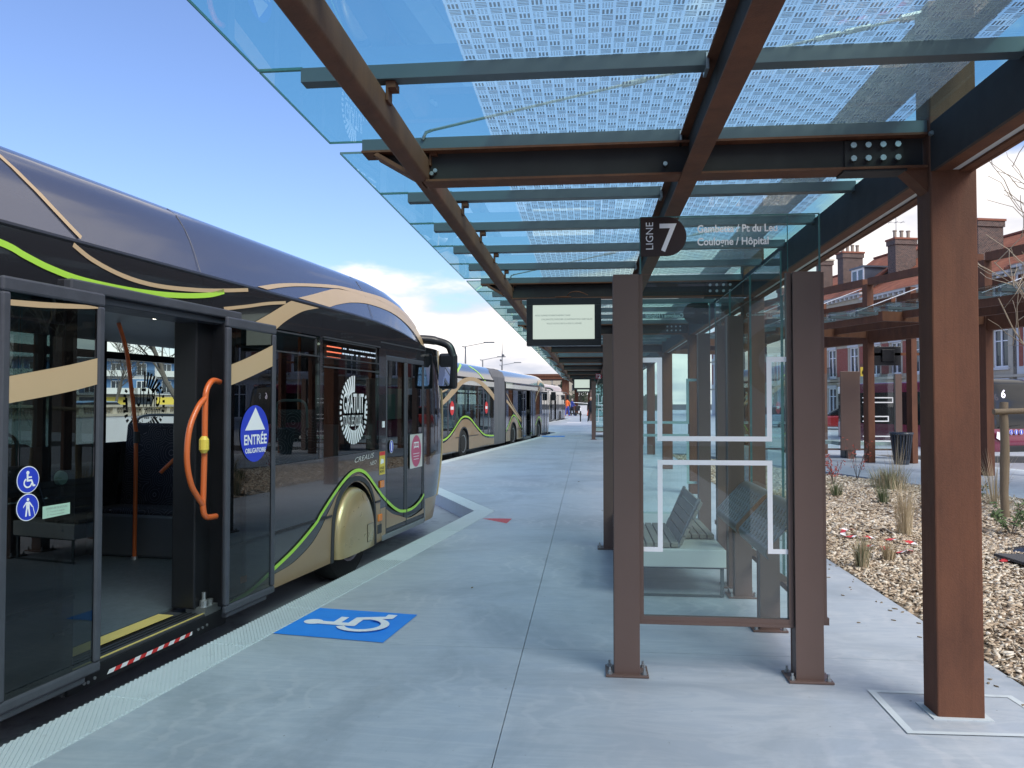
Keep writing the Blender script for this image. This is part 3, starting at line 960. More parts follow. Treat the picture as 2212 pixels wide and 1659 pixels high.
# column foot cover plate on the floor
b = MB()
o4 = [(1.545, 4.50), (1.535, 3.93), (2.33, 3.955), (2.30, 4.49)]
ce = (sum(p[0] for p in o4) / 4, sum(p[1] for p in o4) / 4)
i4 = [(ce[0] + (p[0] - ce[0]) * 0.9, ce[1] + (p[1] - ce[1]) * 0.88) for p in o4]
z = 0.006
for i in range(4):
    j = (i + 1) % 4
    b.add([(*o4[i], z), (*o4[j], z), (*i4[j], z), (*i4[i], z)], [(0, 1, 2, 3)])
cp = thing('column_foot_frame', 'white metal frame set in the floor around the nearest rusty post', 'floor frame')
b.build('frame', 'kerb', cp)
MB().add([(*p, 0.0035) for p in i4], [(0, 1, 2, 3)]).build('infill', 'concrete', cp)
MB().box(1.735, 2.025, 4.115, 4.335, 0.004, 0.010).build('base_plate', 'kerb', cp)

# ------------------------------------------------------------------ glass shelters
ANCH = []
def anchor(parent, loc):
    if not ANCH:
        b = MB().lathe([(0.0, 0.014), (0.017, 0.014), (0.017, 0.018), (0.012, 0.018), (0.012, 0.032), (0.007, 0.034), (0.007, 0.052), (0.0, 0.052)], (0, 0, 0), 6, cap=False)
        ANCH.append(b.build('anchor_bolt', 'steel', parent))
        ANCH[0].location = loc
    else:
        inst(ANCH[0], parent, loc)
def steel_post(parent, x0, x1, y, z, dep=0.12, top=2.37, plate=True):
    b = MB()
    b.box(x0, x1, y, y + 0.012, z, top + z)
    b.box(x0, x1, y + dep - 0.012, y + dep, z, top + z)
    b.box(x0 + 0.004, x1 - 0.004, y + 0.012, y + dep - 0.012, z, top + z - 0.003)
    o = b.build('post', 'brown', parent, bevel=0.002)
    if plate:
        xm = (x0 + x1) / 2; ym = y + dep / 2
        b = MB().box(xm - 0.125, xm + 0.125, ym - 0.095, ym + 0.095, z + 0.002, z + 0.014)
        b.build('foot_plate', 'brown', parent, bevel=0.002)
        for sx in (-0.1, 0.1):
            for sy in (-0.065, 0.065):
                anchor(parent, (xm + sx, ym + sy, z))
    return o
def pane(parent, x0, x1, y0, y1, z0, z1, edge=True, mat='glass'):
    """single vertical sheet, with visible green edges"""
    b = MB().add([(x0, y0, z0), (x1, y1, z0), (x1, y1, z1), (x0, y0, z1)], [(0, 1, 2, 3)])
    o = b.build('glass_pane', mat, parent)
    if edge:
        b = MB()
        b.bar((x0, y0, z1), (x1, y1, z1), 0.010, 0.006)
        b.bar((x0, y0, z0), (x0, y0, z1), 0.006, 0.010)
        b.bar((x1, y1, z0), (x1, y1, z1), 0.006, 0.010)
        b.build('glass_edge', 'glass_edge', parent)
    return o
def outline(parent, segs, y, t=0.029):
    """white line print on a pane that faces -Y: list of rectangles"""
    b = MB()
    for (x0, x1, z0, z1) in segs:
        b.add([(x0, y, z0), (x1, y, z0), (x1, y, z1), (x0, y, z1)], [(0, 1, 2, 3)])
    return b.build('white_line_print', 'white', parent)
def half_frames(parent, y, x0, x1):
    xa, xb = x0 + 0.085, x1 - 0.085
    t = 0.029
    outline(parent, [
        (x0, xa + t, 1.846, 1.875), (xa, xa + t, 1.378, 1.846), (xa + t, xb - t, 1.378, 1.407), (xb - t, xb, 1.378, 1.846), (xb - t, x1, 1.846, 1.875),
        (x0, xa + t, 0.722, 0.750), (xa, xa + t, 0.750, 1.237), (xa, xb, 1.237, 1.266), (xb - t, xb, 0.750, 1.237), (xb - t, x1, 0.722, 0.750)], y)
def bench(loc, label, group=None):
    t = thing('platform_bench', label, 'bench', loc, 0, group)
    MB().box(0.14, 1.0, 0, 2.25, 0.247, 0.392).build('slab', 'concrete_seat', t, bevel=0.006)
    b = MB()
    for yy in (0.03, 2.12):
        b.bar((0.97, yy, 0.247), (0.97, yy, 0.012), 0.03, 0.012, (0, 1, 0)).bar((0.19, yy, 0.247), (0.19, yy, 0.012), 0.03, 0.012, (0, 1, 0))
        b.bar((0.175, yy, 0.012), (0.985, yy, 0.012), 0.012, 0.03, (0, 1, 0))
        b.bar((0.175, yy, 0.240), (0.985, yy, 0.240), 0.012, 0.03, (0, 1, 0))
    b.build('leg_frame', 'zinc', t)
    sl = None
    for i in range(7):
        x = 0.15 + 0.068 * i
        if sl is None:
            sl = MB().box(0, 0.058, 0.05, 1.15, 0.40, 0.437).build('slat', 'slat', t, bevel=0.004)
            sl.location = (x, 0, 0)
        else:
            inst(sl, t, (x, 0, 0))
    for i in range(4):
        x = 0.72 + 0.068 * i
        q = inst(sl, t, (x, 0.45, 0)); q.scale = (1, 0.9, 1)
    # reclined back rest on the slab
    bs = MB().box(-0.014, 0.014, 0.05, 1.15, 0, 0.073)
    bo = bs.build('back_slat', 'slat', t, bevel=0.004)
    for i in range(5):
        q = bo if i == 0 else inst(bo, t)
        q.location = (0.635 + 0.036 * i, 0, 0.42 + 0.073 * i)
        q.rotation_euler = (0, R(24), 0)
    MB().bar((0.62, 0.1, 0.39), (0.80, 0.1, 0.80), 0.03, 0.01, (0, 1, 0)).bar((0.62, 1.1, 0.39), (0.80, 1.1, 0.80), 0.03, 0.01, (0, 1, 0)).build('back_bracket', 'steel', t)
    MB().lathe([(0, -0.004), (0.014, -0.004), (0.014, 0.001), (0, 0.001)], (0.30, 0.0, 0.33), 12, 'y', cap=False).build('fixing_disc', 'steel', t)
    return t
def holes_plate(L, W):
    """perforated curved plate: u along length, v across; real holes in short staggered pairs"""
    bm = bmesh.new()
    nu, nv = 44, 22
    vs = {}
    def pt(u, v):
        # profile: bottom lip, sloping face, rounded top
        prof = [(0.0, (0.02, -0.05)), (0.06, (0.0, 0.0)), (0.12, (0.02, 0.022)), (0.82, (0.205, 0.225)), (0.92, (0.245, 0.25)), (1.0, (0.29, 0.245))]
        x = interp(v, [p[0] for p in prof], [p[1][0] for p in prof])
        z = interp(v, [p[0] for p in prof], [p[1][1] for p in prof])
        return (x, u * L, z)
    def gv(i, j):
        if (i, j) not in vs: vs[(i, j)] = bm.verts.new(pt(i / nu, j / nv))
        return vs[(i, j)]
    for i in range(nu):
        for j in range(nv):
            hole = False
            if 3 <= j <= 17 and 2 <= i <= nu - 3:
                if (j - 3) % 3 == 0 and (i + 2 * ((j - 3) // 3)) % 4 == 0: hole = True
                if (j - 3) % 3 == 1 and (i + 2 * ((j - 3) // 3)) % 4 == 1: hole = True
            if not hole:
                bm.faces.new((gv(i, j), gv(i + 1, j), gv(i + 1, j + 1), gv(i, j + 1)))
    me = bpy.data.meshes.new('perforated_plate')
    bm.to_mesh(me); bm.free()
    me.materials.append(M['brown_light'])
    me.polygons.foreach_set('use_smooth', [True] * len(me.polygons))
    return me
PLATE = holes_plate(0.87, 0.4)
def lean_rail(loc, label, group=None):
    t = thing('leaning_rail', label, 'leaning rail', loc, 0, group)
    for i, yy in enumerate((0.0, 1.0)):
        o = bpy.data.objects.new('perforated_seat', PLATE)
        COL.objects.link(o); o.parent = t
        o.location = (0.0, yy, 0.685)
        md = o.modifiers.new('thick', 'SOLIDIFY'); md.thickness = 0.004; md.offset = -1
    for yy in (0.70, 1.63):
        b = MB()
        x0, x1 = 0.115, 0.252
        b.box(x0, x1, yy, yy + 0.010, 0, 0.80).box(x0, x1, yy + 0.10, yy + 0.11, 0, 0.80).box(x0 + 0.004, x1 - 0.004, yy + 0.01, yy + 0.10, 0, 0.79)
        b.build('post', 'brown', t, bevel=0.002)
        xm = (x0 + x1) / 2
        MB().box(xm - 0.125, xm + 0.115, yy - 0.04, yy + 0.15, 0.002, 0.014).build('foot_plate', 'brown', t, bevel=0.002)
        for sx in (-0.1, 0.09):
            for sy in (-0.015, 0.125):
                anchor(t, (xm + sx, yy + sy, 0))
        MB().prism([(0.13, 0.62), (0.252, 0.62), (0.30, 0.90), (0.10, 0.70)], yy + 0.03, yy + 0.05).build('bracket', 'brown', t)
        MB().bar((0.25, yy + 0.05, 0.38), (0.33, yy + 0.05, 0.33), 0.05, 0.05).build('side_arm', 'brown', t)
    return t
def glass_shelter(y0, label, sign, length=3.95, full=True, xo=0.0):
    z = gz(y0)
    t = thing('glass_shelter', label, 'bus shelter', (xo, y0, z), 0, 'glass shelters along the platform')
    steel_post(t, 0.150, 0.300, 0.0, 0)
    steel_post(t, 1.188, 1.345, 0.0, 0)
    # inner glazing profiles, bottom rail
    b = MB().box(0.302, 0.326, 0.03, 0.075, 0.30, 2.37).box(1.160, 1.186, 0.03, 0.075, 0.30, 2.37).box(0.302, 1.186, 0.032, 0.073, 0.298, 0.345).box(0.304, 1.184, 0.028, 0.032, 0.30, 0.318)
    b.build('glazing_profile', 'brown', t)
    MB().box(1.347, 1.372, 0.03, 0.09, 0.338, 2.37).build('side_profile', 'brown', t)
    pane(t, 0.326, 1.160, 0.05, 0.05, 0.345, 2.37, edge=False)
    pane(t, 0.313, 1.345, 0.015, 0.015, 2.372, 2.71)
    b = MB().bar((1.166, 0.02, 2.372), (1.166, 0.02, 2.71), 0.006, 0.004)
    b.build('pane_joint', 'glass_edge', t)
    half_frames(t, 0.045, 0.326, 1.160)
    # sign half disc
    pts = [(0.314, 2.475), (0.315, 2.709)] + [(0.467 + 0.117 * math.sin(R(a)), 2.592 + 0.117 * math.cos(R(a))) for a in range(0, 181, 12)]
    mat, num, line1, line2 = sign
    b = MB().add([(p[0], 0.008, p[1]) for p in pts], [tuple(range(len(pts)))])
    sg = b.build('line_sign', mat, t)
    lt = 'white' if mat != 'yellow' else 'black'
    text('lettering', 'LIGNE', 0.062, lt, sg, (0.388, 0.006, 2.512), (0, 0, 1), (-1, 0, 0), w=0.162)
    text('number', num, 0.235, lt, sg, (0.418, 0.006, 2.506), (1, 0, 0), (0, 0, 1), bold=0.012, w=0.10)
    if line1:
        text('lettering', line1, 0.062, 'white', t, (0.645, 0.008, 2.612), (1, 0, 0), (0, 0, 1), bold=0.02, w=0.46)
        text('lettering', line2, 0.062, 'white', t, (0.645, 0.008, 2.536), (1, 0, 0), (0, 0, 1), bold=0.02, w=0.41)
    # right side glazing running back
    yy = 0.10
    xs = 1.385
    for (a, c) in ((0.10, 1.05), (1.08, 2.12), (2.15, 3.06), (3.10, length)):
        pane(t, xs, xs, a, c, 0.345, 2.70 if a > 0.5 else 2.37)
    MB().box(xs - 0.02, xs + 0.02, 0.1, length, 0.30, 0.342).build('bottom_rail', 'brown', t)
    steel_post(t, 1.215, 1.355, 2.28, 0, 0.11)
    steel_post(t, 1.26, 1.36, 3.10, 0, 0.1)
    # back end
    steel_post(t, 0.168, 0.285, length, 0, 0.12)
    steel_post(t, 1.20, 1.33, length, 0, 0.12)
    MB().box(0.30, 1.19, length + 0.032, length + 0.073, 0.298, 0.345).box(0.287, 0.31, length + 0.03, length + 0.075, 0.30, 2.37).build('glazing_profile', 'brown', t)
    pane(t, 0.31, 1.19, length + 0.05, length + 0.05, 0.345, 2.37, edge=False)
    pane(t, 0.30, 1.33, length + 0.02, length + 0.02, 2.372, 2.71)
    half_frames(t, length + 0.055, 0.31, 1.19)
    pts2 = [(0.314 + 1.33 + 0.30 - p[0] - 0.314, p[1]) for p in pts]
    MB().add([(p[0], length + 0.03, p[1]) for p in pts2], [tuple(range(len(pts2)))]).build('line_sign', mat, t)
    if line1:
        text('lettering', line2, 0.062, 'white', t, (1.05, length + 0.028, 2.55), (-1, 0, 0), (0, 0, 1), bold=0.02, w=0.41)
    return t
M['sign_brown'] = simple('sign_dark_brown', (0.035, 0.02, 0.018), 0.35)
M['sign_red'] = simple('sign_dark_red', (0.22, 0.015, 0.03), 0.4)
glass_shelter(4.6, 'glass shelter signed LIGNE 7 on brown posts, nearest on the platform', ('sign_brown', '7', 'Gambetta / Pt du Leu', 'Coulogne / Hôpital'))
bench((0.13, 6.50, 0), 'white slab bench with grey wooden slats inside the LIGNE 7 shelter')
lean_rail((1.09, 4.90, 0), 'brown perforated leaning rail along the glass of the LIGNE 7 shelter')
glass_shelter(31.6, 'glass shelter with dark red LIGNE 2 sign farther down the platform', ('sign_red', '2', '', ''))
bench((0.13, 33.5, gz(33.5)), 'white slab bench in the far shelter with the red sign')
glass_shelter(58.6, 'small distant glass shelter at the far end of the platform', ('sign_brown', '1', '', ''))

# ------------------------------------------------------------------ hanging screens
def screen(y, label, msg=True):
    z = 0
    t = thing('passenger_information_screen', label, 'display screen', (0, y, 0), 0, 'screens hanging from the canopy')
    t.rotation_euler = (0, 0, 0)
    x0, x1, z0, z1 = -0.698, 0.152, 2.262, 2.806
    b = MB().box(x0, x1, 0.012, 0.13, z0, z1).box(x0, x1, 0.0, 0.012, z0, z0 + 0.075).box(x0, x1, 0.0, 0.012, z1 - 0.078, z1).box(x0, x0 + 0.072, 0.0, 0.012, z0 + 0.075, z1 - 0.078).box(x1 - 0.075, x1, 0.0, 0.012, z0 + 0.075, z1 - 0.078)
    b.build('housing', 'black', t, bevel=0.004)
    pnl = MB().add([(x0 + 0.072, 0.010, z0 + 0.075), (x1 - 0.075, 0.010, z0 + 0.075), (x1 - 0.075, 0.010, z1 - 0.078), (x0 + 0.072, 0.010, z1 - 0.078)], [(0, 1, 2, 3)]).build('lcd_panel', 'screen', t)
    if msg:
        M['grey_text'] = M.get('grey_text') or simple('grey_text', (0.22, 0.25, 0.24), 0.6)
        text('lettering', 'NOUS SOMMES MOMENTANEMENT DANS', 0.026, 'grey_text', pnl, (-0.60, 0.008, 2.60), (1, 0, 0), (0, 0, 1), w=0.40)
        text('lettering', "L'INCAPACITE D'AFFICHER LES INFORMATIONS HABITUELLES", 0.026, 'grey_text', pnl, (-0.53, 0.008, 2.555), (1, 0, 0), (0, 0, 1), w=0.58)
        text('lettering', 'VEUILLEZ NOUS EXCUSER DE LA GENE OCCASIONNEE', 0.024, 'grey_text', pnl, (-0.47, 0.008, 2.508), (1, 0, 0), (0, 0, 1), w=0.40)
        text('maker_mark', 'axentia', 0.016, 'white', t, (0.06, -0.002, 2.30), (1, 0, 0), (0, 0, 1)) if False else None
    b = MB().box(-0.34, -0.22, 0.03, 0.11, 2.80, 2.832).box(-0.37, -0.19, 0.02, 0.12, 2.815, 2.828)
    b.tube(catmull([(-0.24, 0.08, 2.82), (-0.2, 0.03, 2.87), (-0.1, 0.03, 2.88), (0.0, 0.1, 2.85)], 5), 0.006, 6)
    b.build('hanging_bracket', 'corten_dark', t)
    return t
screen(8.76, 'large black screen with pale green message hanging from the second cross beam')
screen(8.76 + 27.3, 'second hanging screen, small and pale, far down the canopy', False)
screen(8.76 + 37, 'farthest and smallest pale screen under the canopy', False)

# ------------------------------------------------------------------ articulated buses (local axes: x forward, y to the left, z up)
SIDE = 0.25          # distance of the kerb side from the kerb line
WID = 2.50
FAIR = [(2.50, 0.262), (2.56, 0.285), (2.66, 0.318), (2.76, 0.355), (2.87, 0.41), (2.97, 0.48), (3.03, 0.57), (3.075, 0.72), (3.10, 1.0), (3.11, 1.5)]
def fair_d(z):
    return interp(z, [p[0] for p in FAIR], [p[1] for p in FAIR])
TIP = [(2.40, 8.04), (2.50, 8.0), (2.56, 7.90), (2.66, 7.76), (2.76, 7.52), (2.87, 7.14), (2.97, 6.7), (3.03, 6.28), (3.075, 5.85), (3.10, 5.5), (3.11, 5.1)]
def dome_seam(s):
    return 2.535 if s < 4.4 else 2.535 - 0.19 * ((s - 4.4) / 2.4) ** 2
def surf_d(s, z):
    """outer skin distance for decals"""
    if z < dome_seam(s) - 0.02:
        d = SIDE
    else:
        d = fair_d(z + (2.52 - dome_seam(s)) * max(0, 1 - (z - dome_seam(s)) / 0.35))
    if s > 5.0 and z > 2.28:
        tip = interp(z, [p[0] for p in TIP], [p[1] for p in TIP])
        sb = 5.0
        q = min(0.999, max(0.0, (s - sb) / (tip - sb)))
        t = (1 - q ** 3) ** (1 / 3)
        d = 1.5 - (1.5 - d) * t
    return d
def ribbon(name, up, lo, mat, parent, dfun=surf_d, off=0.005, n=10, seg=3, lab=None):
    """decal between an upper and a lower boundary curve given as (s, z) points"""
    U = catmull(up, n); Lw = catmull(lo, n)
    cnt = max(len(U), len(Lw))
    def res(C, t):
        x = t * (len(C) - 1); i = min(int(x), len(C) - 2); f = x - i
        return tuple(C[i][j] * (1 - f) + C[i + 1][j] * f for j in range(2))
    rows = []
    for i in range(cnt):
        t = i / (cnt - 1)
        a = res(U, t); c = res(Lw, t)
        row = []
        for k in range(seg + 1):
            s = a[0] + (c[0] - a[0]) * k / seg
            z = a[1] + (c[1] - a[1]) * k / seg
            row.append((s, dfun(s, z) - off, z))
        rows.append(row)
    return MB().grid(rows).build(name, mat, parent, smooth=True, label=lab)
def line_ribbon(name, pts, w, mat, parent, dfun=surf_d, off=0.006, n=10, taper=False):
    C = catmull(pts, n)
    up, lo = [], []
    for i, p in enumerate(C):
        a = C[max(0, i - 1)]; c = C[min(len(C) - 1, i + 1)]
        dx, dz = c[0] - a[0], c[1] - a[1]
        l = math.hypot(dx, dz) or 1
        ww = w / 2
        if taper: ww *= max(0.05, 1 - i / (len(C) - 1))
        nx, nz = -dz / l * ww, dx / l * ww
        up.append((p[0] + nx, p[1] + nz)); lo.append((p[0] - nx, p[1] - nz))
    rows = []
    for a, c in zip(up, lo):
        rows.append([(a[0], dfun(*a) - off, a[1]), ((a[0] + c[0]) / 2, dfun((a[0] + c[0]) / 2, (a[1] + c[1]) / 2) - off, (a[1] + c[1]) / 2), (c[0], dfun(*c) - off, c[1])])
    return MB().grid(rows).build(name, mat, parent, smooth=True)
def flat(d):
    return lambda s, z: d
def arch_pts(c, r=0.505, h=0.80, bot=0.055, n=14):
    """wheel arch outline from rear bottom, over the top, to front bottom"""
    out = [(c - r, bot)]
    for i in range(n + 1):
        a = math.pi - math.pi * i / n
        out.append((c + r * math.cos(a) * (0.98), 0.30 + (h - 0.30) * math.sin(a) ** 0.85))
    out.append((c + r, bot))
    return out
def wheel(parent, c, d, cover=False, rimcol='rim', z0=0.0, sgn=1):
    rz = -0.205 + 0.485
    w = MB()
    prof = [(0.29, -0.13), (0.43, -0.14), (0.475, -0.11), (0.485, -0.06), (0.485, 0.06), (0.475, 0.11), (0.43, 0.14), (0.29, 0.13)]
    w.lathe(prof, (c, d, rz), 32, 'y', cap=True)
    t = w.build('wheel', 'tyre', parent, smooth=True)
    f = -1 if sgn > 0 else 1
    b = MB().lathe([(0.30, f * 0.142), (0.27, f * 0.13), (0.24, f * 0.09), (0.14, f * 0.06), (0.13, f * 0.10), (0.09, f * 0.12), (0.0, f * 0.12)], (c, d, rz), 24, 'y', cap=False)
    b.build('rim', rimcol, t, smooth=True)
    b = MB()
    for i in range(10):
        a = 2 * math.pi * i / 10
        b.lathe([(0, f * 0.062), (0.017, f * 0.062), (0.017, f * 0.085), (0, f * 0.085)], (c + 0.185 * math.cos(a), d, rz + 0.185 * math.sin(a)), 6, 'y', cap=False)
    b.build('wheel_nuts', 'steel', t)
    if cover:
        # bulged gold wheel spat with a flat bottom
        cc, zc, rx, zt, zb = c - 0.02, 0.28, 0.445, 0.735, 0.075
        outline = []
        for i in range(33):
            a = math.pi * 1.0 * i / 32
            outline.append((cc + rx * math.cos(math.pi - a), 0.22 + (zt - 0.22) * math.sin(a)))
        outline = [(cc - rx, zb)] + outline + [(cc + rx, zb)]
        rows = []
        for lev, (sc, dd) in enumerate(((1.0, 0.29), (0.995, 0.235), (0.965, 0.20), (0.90, 0.178), (0.78, 0.165), (0.5, 0.158), (0.02, 0.155))):
            row = []
            for (x, z) in outline:
                zz = zb + 0.004 + (z - zb) * (sc if lev else 1)
                xx = cc + (x - cc) * sc
                row.append((xx, dd + (0.0 if z > zb + 0.01 else 0.0), max(zb, zz)))
            rows.append(row)
        o = MB().grid(rows).build('wheel_cover', 'goldcover', parent, smooth=True)
        line = MB()
        for (a, c2) in (((cc + 0.17, 0.155, 0.15), (cc + 0.34, 0.168, 0.15)), ((cc + 0.17, 0.155, 0.15), (cc + 0.17, 0.155, 0.33)), ((cc + 0.17, 0.155, 0.33), (cc + 0.34, 0.168, 0.33)), ((cc + 0.34, 0.168, 0.33), (cc + 0.34, 0.168, 0.15))):
            line.bar((a[0], a[1] - 0.0005, a[2]), (c2[0], c2[1] - 0.0005, c2[2]), 0.004, 0.004)
        line.build('hatch_line', 'black', o)
def grimy(name, col, rough, metal, coat):
    n = NT(name)
    sx = n.n('ShaderNodeSeparateXYZ', {0: n.co()})
    base = n.mix(n.noise(2, 5), tuple(x * 0.94 for x in col), tuple(min(1, x * 1.06) for x in col))
    low_ = n.math('SUBTRACT', 0.75, sx.outputs[2], clamp=True)
    dirt = n.math('MULTIPLY', n.noise(3.5, 8, 0.7, n.co((0.5, 1, 2.2))), n.math('MULTIPLY', low_, 0.55), clamp=True)
    sp_ = n.ramp(n.noise(60, 4, 0.7), [(0.62, (0, 0, 0)), (0.72, (1, 1, 1))])
    dirt = n.math('ADD', dirt, n.math('MULTIPLY', n.math('MULTIPLY', sp_, low_), 0.5), clamp=True)
    c = n.mix(dirt, base, (0.20, 0.19, 0.175))
    r = n.math('ADD', n.math('MULTIPLY', dirt, 0.5), rough, clamp=True)
    return n.fin(n.pbr(c, r, metal, None, 0.3, 0.01, coat))
M['gold'] = grimy('gold_paint_dusty', (0.36, 0.24, 0.13), 0.32, 0.15, 0.5)
M['anthracite'] = grimy('anthracite_gloss_dusty', (0.02, 0.021, 0.026), 0.13, 0.0, 0.9)
M['goldcover'] = simple('gold_metallic_cover', (0.45, 0.34, 0.17), 0.30, 0.45, 0.7, 0.12, 3)

def door_leaf(parent, s0, s1, d, z0=0.095, z1=2.225, th=0.035, fr=0.05, gl='busglass_dark', name='door_leaf', foot=True):
    b = MB()
    f = fr
    b.box(s0, s1, d - th / 2, d + th / 2, z1 - f * 1.5, z1).box(s0, s1, d - th / 2, d + th / 2, z0, z0 + f * 1.15)
    b.box(s0, s0 + f, d - th / 2, d + th / 2, z0 + f * 1.15, z1 - f * 1.5).box(s1 - f, s1, d - th / 2, d + th / 2, z0 + f * 1.15, z1 - f * 1.5)
    o = b.build(name, 'doorframe', parent, bevel=0.012)
    MB().add([(s0 + f, d - 0.004, z0 + f), (s1 - f, d - 0.004, z0 + f), (s1 - f, d - 0.004, z1 - f * 1.4), (s0 + f, d - 0.004, z1 - f * 1.4)], [(0, 1, 2, 3)]).build('pane', gl, o)
    return o
def seat(parent, s, d, face=1, zf=0.42, w=0.86):
    """double seat, face=+1 looks forward"""
    b = MB()
    def P(x, z): return (s + face * x, z)
    b.prism([P(0, zf), P(0.42, zf + 0.02), P(0.44, zf + 0.07), P(0.40, zf + 0.10), P(0.02, zf + 0.09)], d, d + w, 'xz')
    b.prism([P(-0.14, zf + 0.90), P(-0.10, zf + 0.93), P(-0.05, zf + 0.91), P(0.05, zf + 0.08), P(-0.02, zf + 0.02)], d, d + w, 'xz')
    o = b.build('passenger_seat', 'seat', parent, bevel=0.02)
    b = MB()
    b.tube(catmull([(s - face * 0.12, d + 0.06, zf + 0.75), (s - face * 0.14, d + 0.08, zf + 0.98), (s - face * 0.14, d + w / 2, zf + 1.01), (s - face * 0.14, d + w - 0.08, zf + 0.98), (s - face * 0.12, d + w - 0.06, zf + 0.75)], 5), 0.014, 6)
    b.box(min(s, s + face * 0.3), max(s, s + face * 0.3), d + w * 0.35, d + w * 0.6, 0.1, zf)
    b.build('seat_rail', 'zinc', o)
    return o
def side_windows(t, specs, z0, z1, d, gl, name='window', vent=True):
    for (a, c) in specs:
        fr = MB()
        e = 0.012
        w = MB().add([(a, d, z0), (c, d, z0), (c, d, z1), (a, d, z1)], [(0, 1, 2, 3)])
        o = w.build(name, gl, t)
        if vent:
            b = MB()
            sd = -1 if d < 1.5 else 1
            for (p, q) in (((a + 0.02, z1 - 0.19), (c - 0.02, z1 - 0.19)), ((c - 0.09, z1 - 0.19), (c - 0.09, z1 - 0.03)), ((a + 0.02, z1 - 0.02), (c - 0.09, z1 - 0.02))):
                b.bar((p[0], d + sd * 0.006, p[1]), (q[0], d + sd * 0.006, q[1]), 0.012, 0.012)
            b.build('vent_frame', 'rubber', o)

def car_body(t, s0, s1, arches, doors, wins, nose, interior=True, roofmat='roofpaint', lower='anthracite', open_door=None, zf=0.1):
    """one rigid section of a bus. arches: wheel centres; doors/wins: (s0, s1)"""
    d0, d1 = SIDE, SIDE + WID
    # kerb side lower wall, cut by doors and arches
    cuts = sorted(doors)
    segs = []
    x = s0
    for a, c in cuts:
        if a > x: segs.append((x, a))
        x = c
    if x < s1: segs.append((x, s1))
    for (a, c) in segs:
        pts = [(a, 0.055)]
        for w in arches:
            if a < w < c: pts += arch_pts(w)
        pts += [(c, 0.055), (c, 1.085), (a, 1.085)]
        MB().prism(pts, d0, d0 + 0.045).build('side_panel', lower, t, bevel=0.004)
        # lower ledge line
        for (p, q) in [(a, c)]:
            parts = []
            x2 = p
            for w in arches:
                if p < w < q:
                    parts.append((x2, w - 0.53)); x2 = w + 0.53
            parts.append((x2, q))
            for (u, v) in parts:
                if v - u > 0.05:
                    MB().box(u + 0.003, v - 0.003, d0 - 0.012, d0 + 0.004, 0.50, 0.522).build('ledge', 'black', t)
    for w in arches:
        ap = arch_pts(w)
        rim = MB()
        rows = []
        n = len(ap)
        for i, (x, z) in enumerate(ap):
            k = 1.09
            ox, oz = w + (x - w) * k, 0.28 + (z - 0.28) * 1.10 if z > 0.1 else z
            rows.append([(x, d0 + 0.10, z), (x, d0 - 0.018, z), (ox, d0 - 0.014, oz), (ox, d0 + 0.002, oz)])
        rim.grid(rows).build('wheel_arch', 'rubber', t, smooth=True)
        rows = [[(x, d0 + 0.04, z), (x, d0 + 0.75, z)] for x, z in ap]
        MB().grid(rows).build('wheel_housing', 'black', t)
    # kerb side pillars between windows, opaque gloss black up to the roof seam
    allw = sorted(list(wins) + list(doors))
    x = s0
    for a, c in allw:
        if a - x > 0.01: MB().box(x, a, d0, d0 + 0.045, 1.085, 2.235).build('window_pillar', 'anthracite', t)
        x = c
    if s1 - x > 0.01: MB().box(x, s1, d0, d0 + 0.045, 1.085, 2.235).build('window_pillar', 'anthracite', t)
    sx = s0
    while sx < s1 - 0.01:
        e = min(sx + 1.85, s1)
        tp_ = [(x_, (dome_seam(x_) if nose else 2.535) - 0.028) for x_ in np.linspace(e - 0.002, sx + 0.002, 6)]
        MB().prism([(sx + 0.002, 2.236), (e - 0.002, 2.236)] + tp_, d0, d0 + 0.05).build('cant_panel', 'anthracite', t)
        sx = e
    side_windows(t, wins, 1.086, 2.235, d0 + 0.004, 'busglass')
    # far side
    pts = [(s0, 0.055)]
    for w in arches: pts += arch_pts(w)
    pts += [(s1, 0.055), (s1, 1.20), (s0, 1.20)]
    MB().prism(pts, d1 - 0.05, d1).build('far_side_panel', lower, t)
    MB().box(s0, s1, d1 - 0.05, d1, 2.262, 2.52).build('far_cant_panel', lower, t)
    edges = [s0, s0 + 0.15] + ([0.6, 0.85, 2.25, 2.5, 3.76] if nose else [s0 + 2.6, s0 + 2.8]) + [s1]
    if nose:
        fw = [(-3.5, -1.95), (-1.85, -0.3), (-0.2, 1.35), (1.45, 2.9), (3.0, 3.66), (3.76, 4.93), (5.32, 6.4)]
    else:
        fw = []
        x = s0 + 0.2
        while x + 1.5 < s1: fw.append((x, x + 1.45)); x += 1.56
    x = s0
    for a, c in fw:
        if a - x > 0.005: MB().box(x, a, d1 - 0.05, d1, 1.2, 2.262).build('window_pillar', 'black', t)
        x = c
    MB().box(x, s1, d1 - 0.05, d1, 1.2, 2.262).build('window_pillar', 'black', t)
    for a, c in fw:
        MB().box(a, c, d1 - 0.06, d1 + 0.002, 2.065, 2.14).build('window_bar', 'black', t)
    for a, c in fw:
        MB().add([(a, d1 - 0.02, 1.2), (c, d1 - 0.02, 1.2), (c, d1 - 0.02, 2.262), (a, d1 - 0.02, 2.262)], [(0, 1, 2, 3)]).build('far_window', 'busglass_clear', t)
    # floor, ceiling
    MB().box(s0, s1 if not nose else 7.4, d0 + 0.32 if nose and open_door else d0 + 0.05, d1 - 0.05, 0.02, zf).build('floor', 'floor_bus', t)
    ce = MB()
    ce.grid([[(s0, y, z), (s1 if not nose else 7.2, y, z)] for y, z in ((d0 + 0.05, 2.24), (d0 + 0.25, 2.31), (d0 + 0.6, 2.37), (1.5, 2.38), (d1 - 0.6, 2.37), (d1 - 0.25, 2.31), (d1 - 0.05, 2.24))])
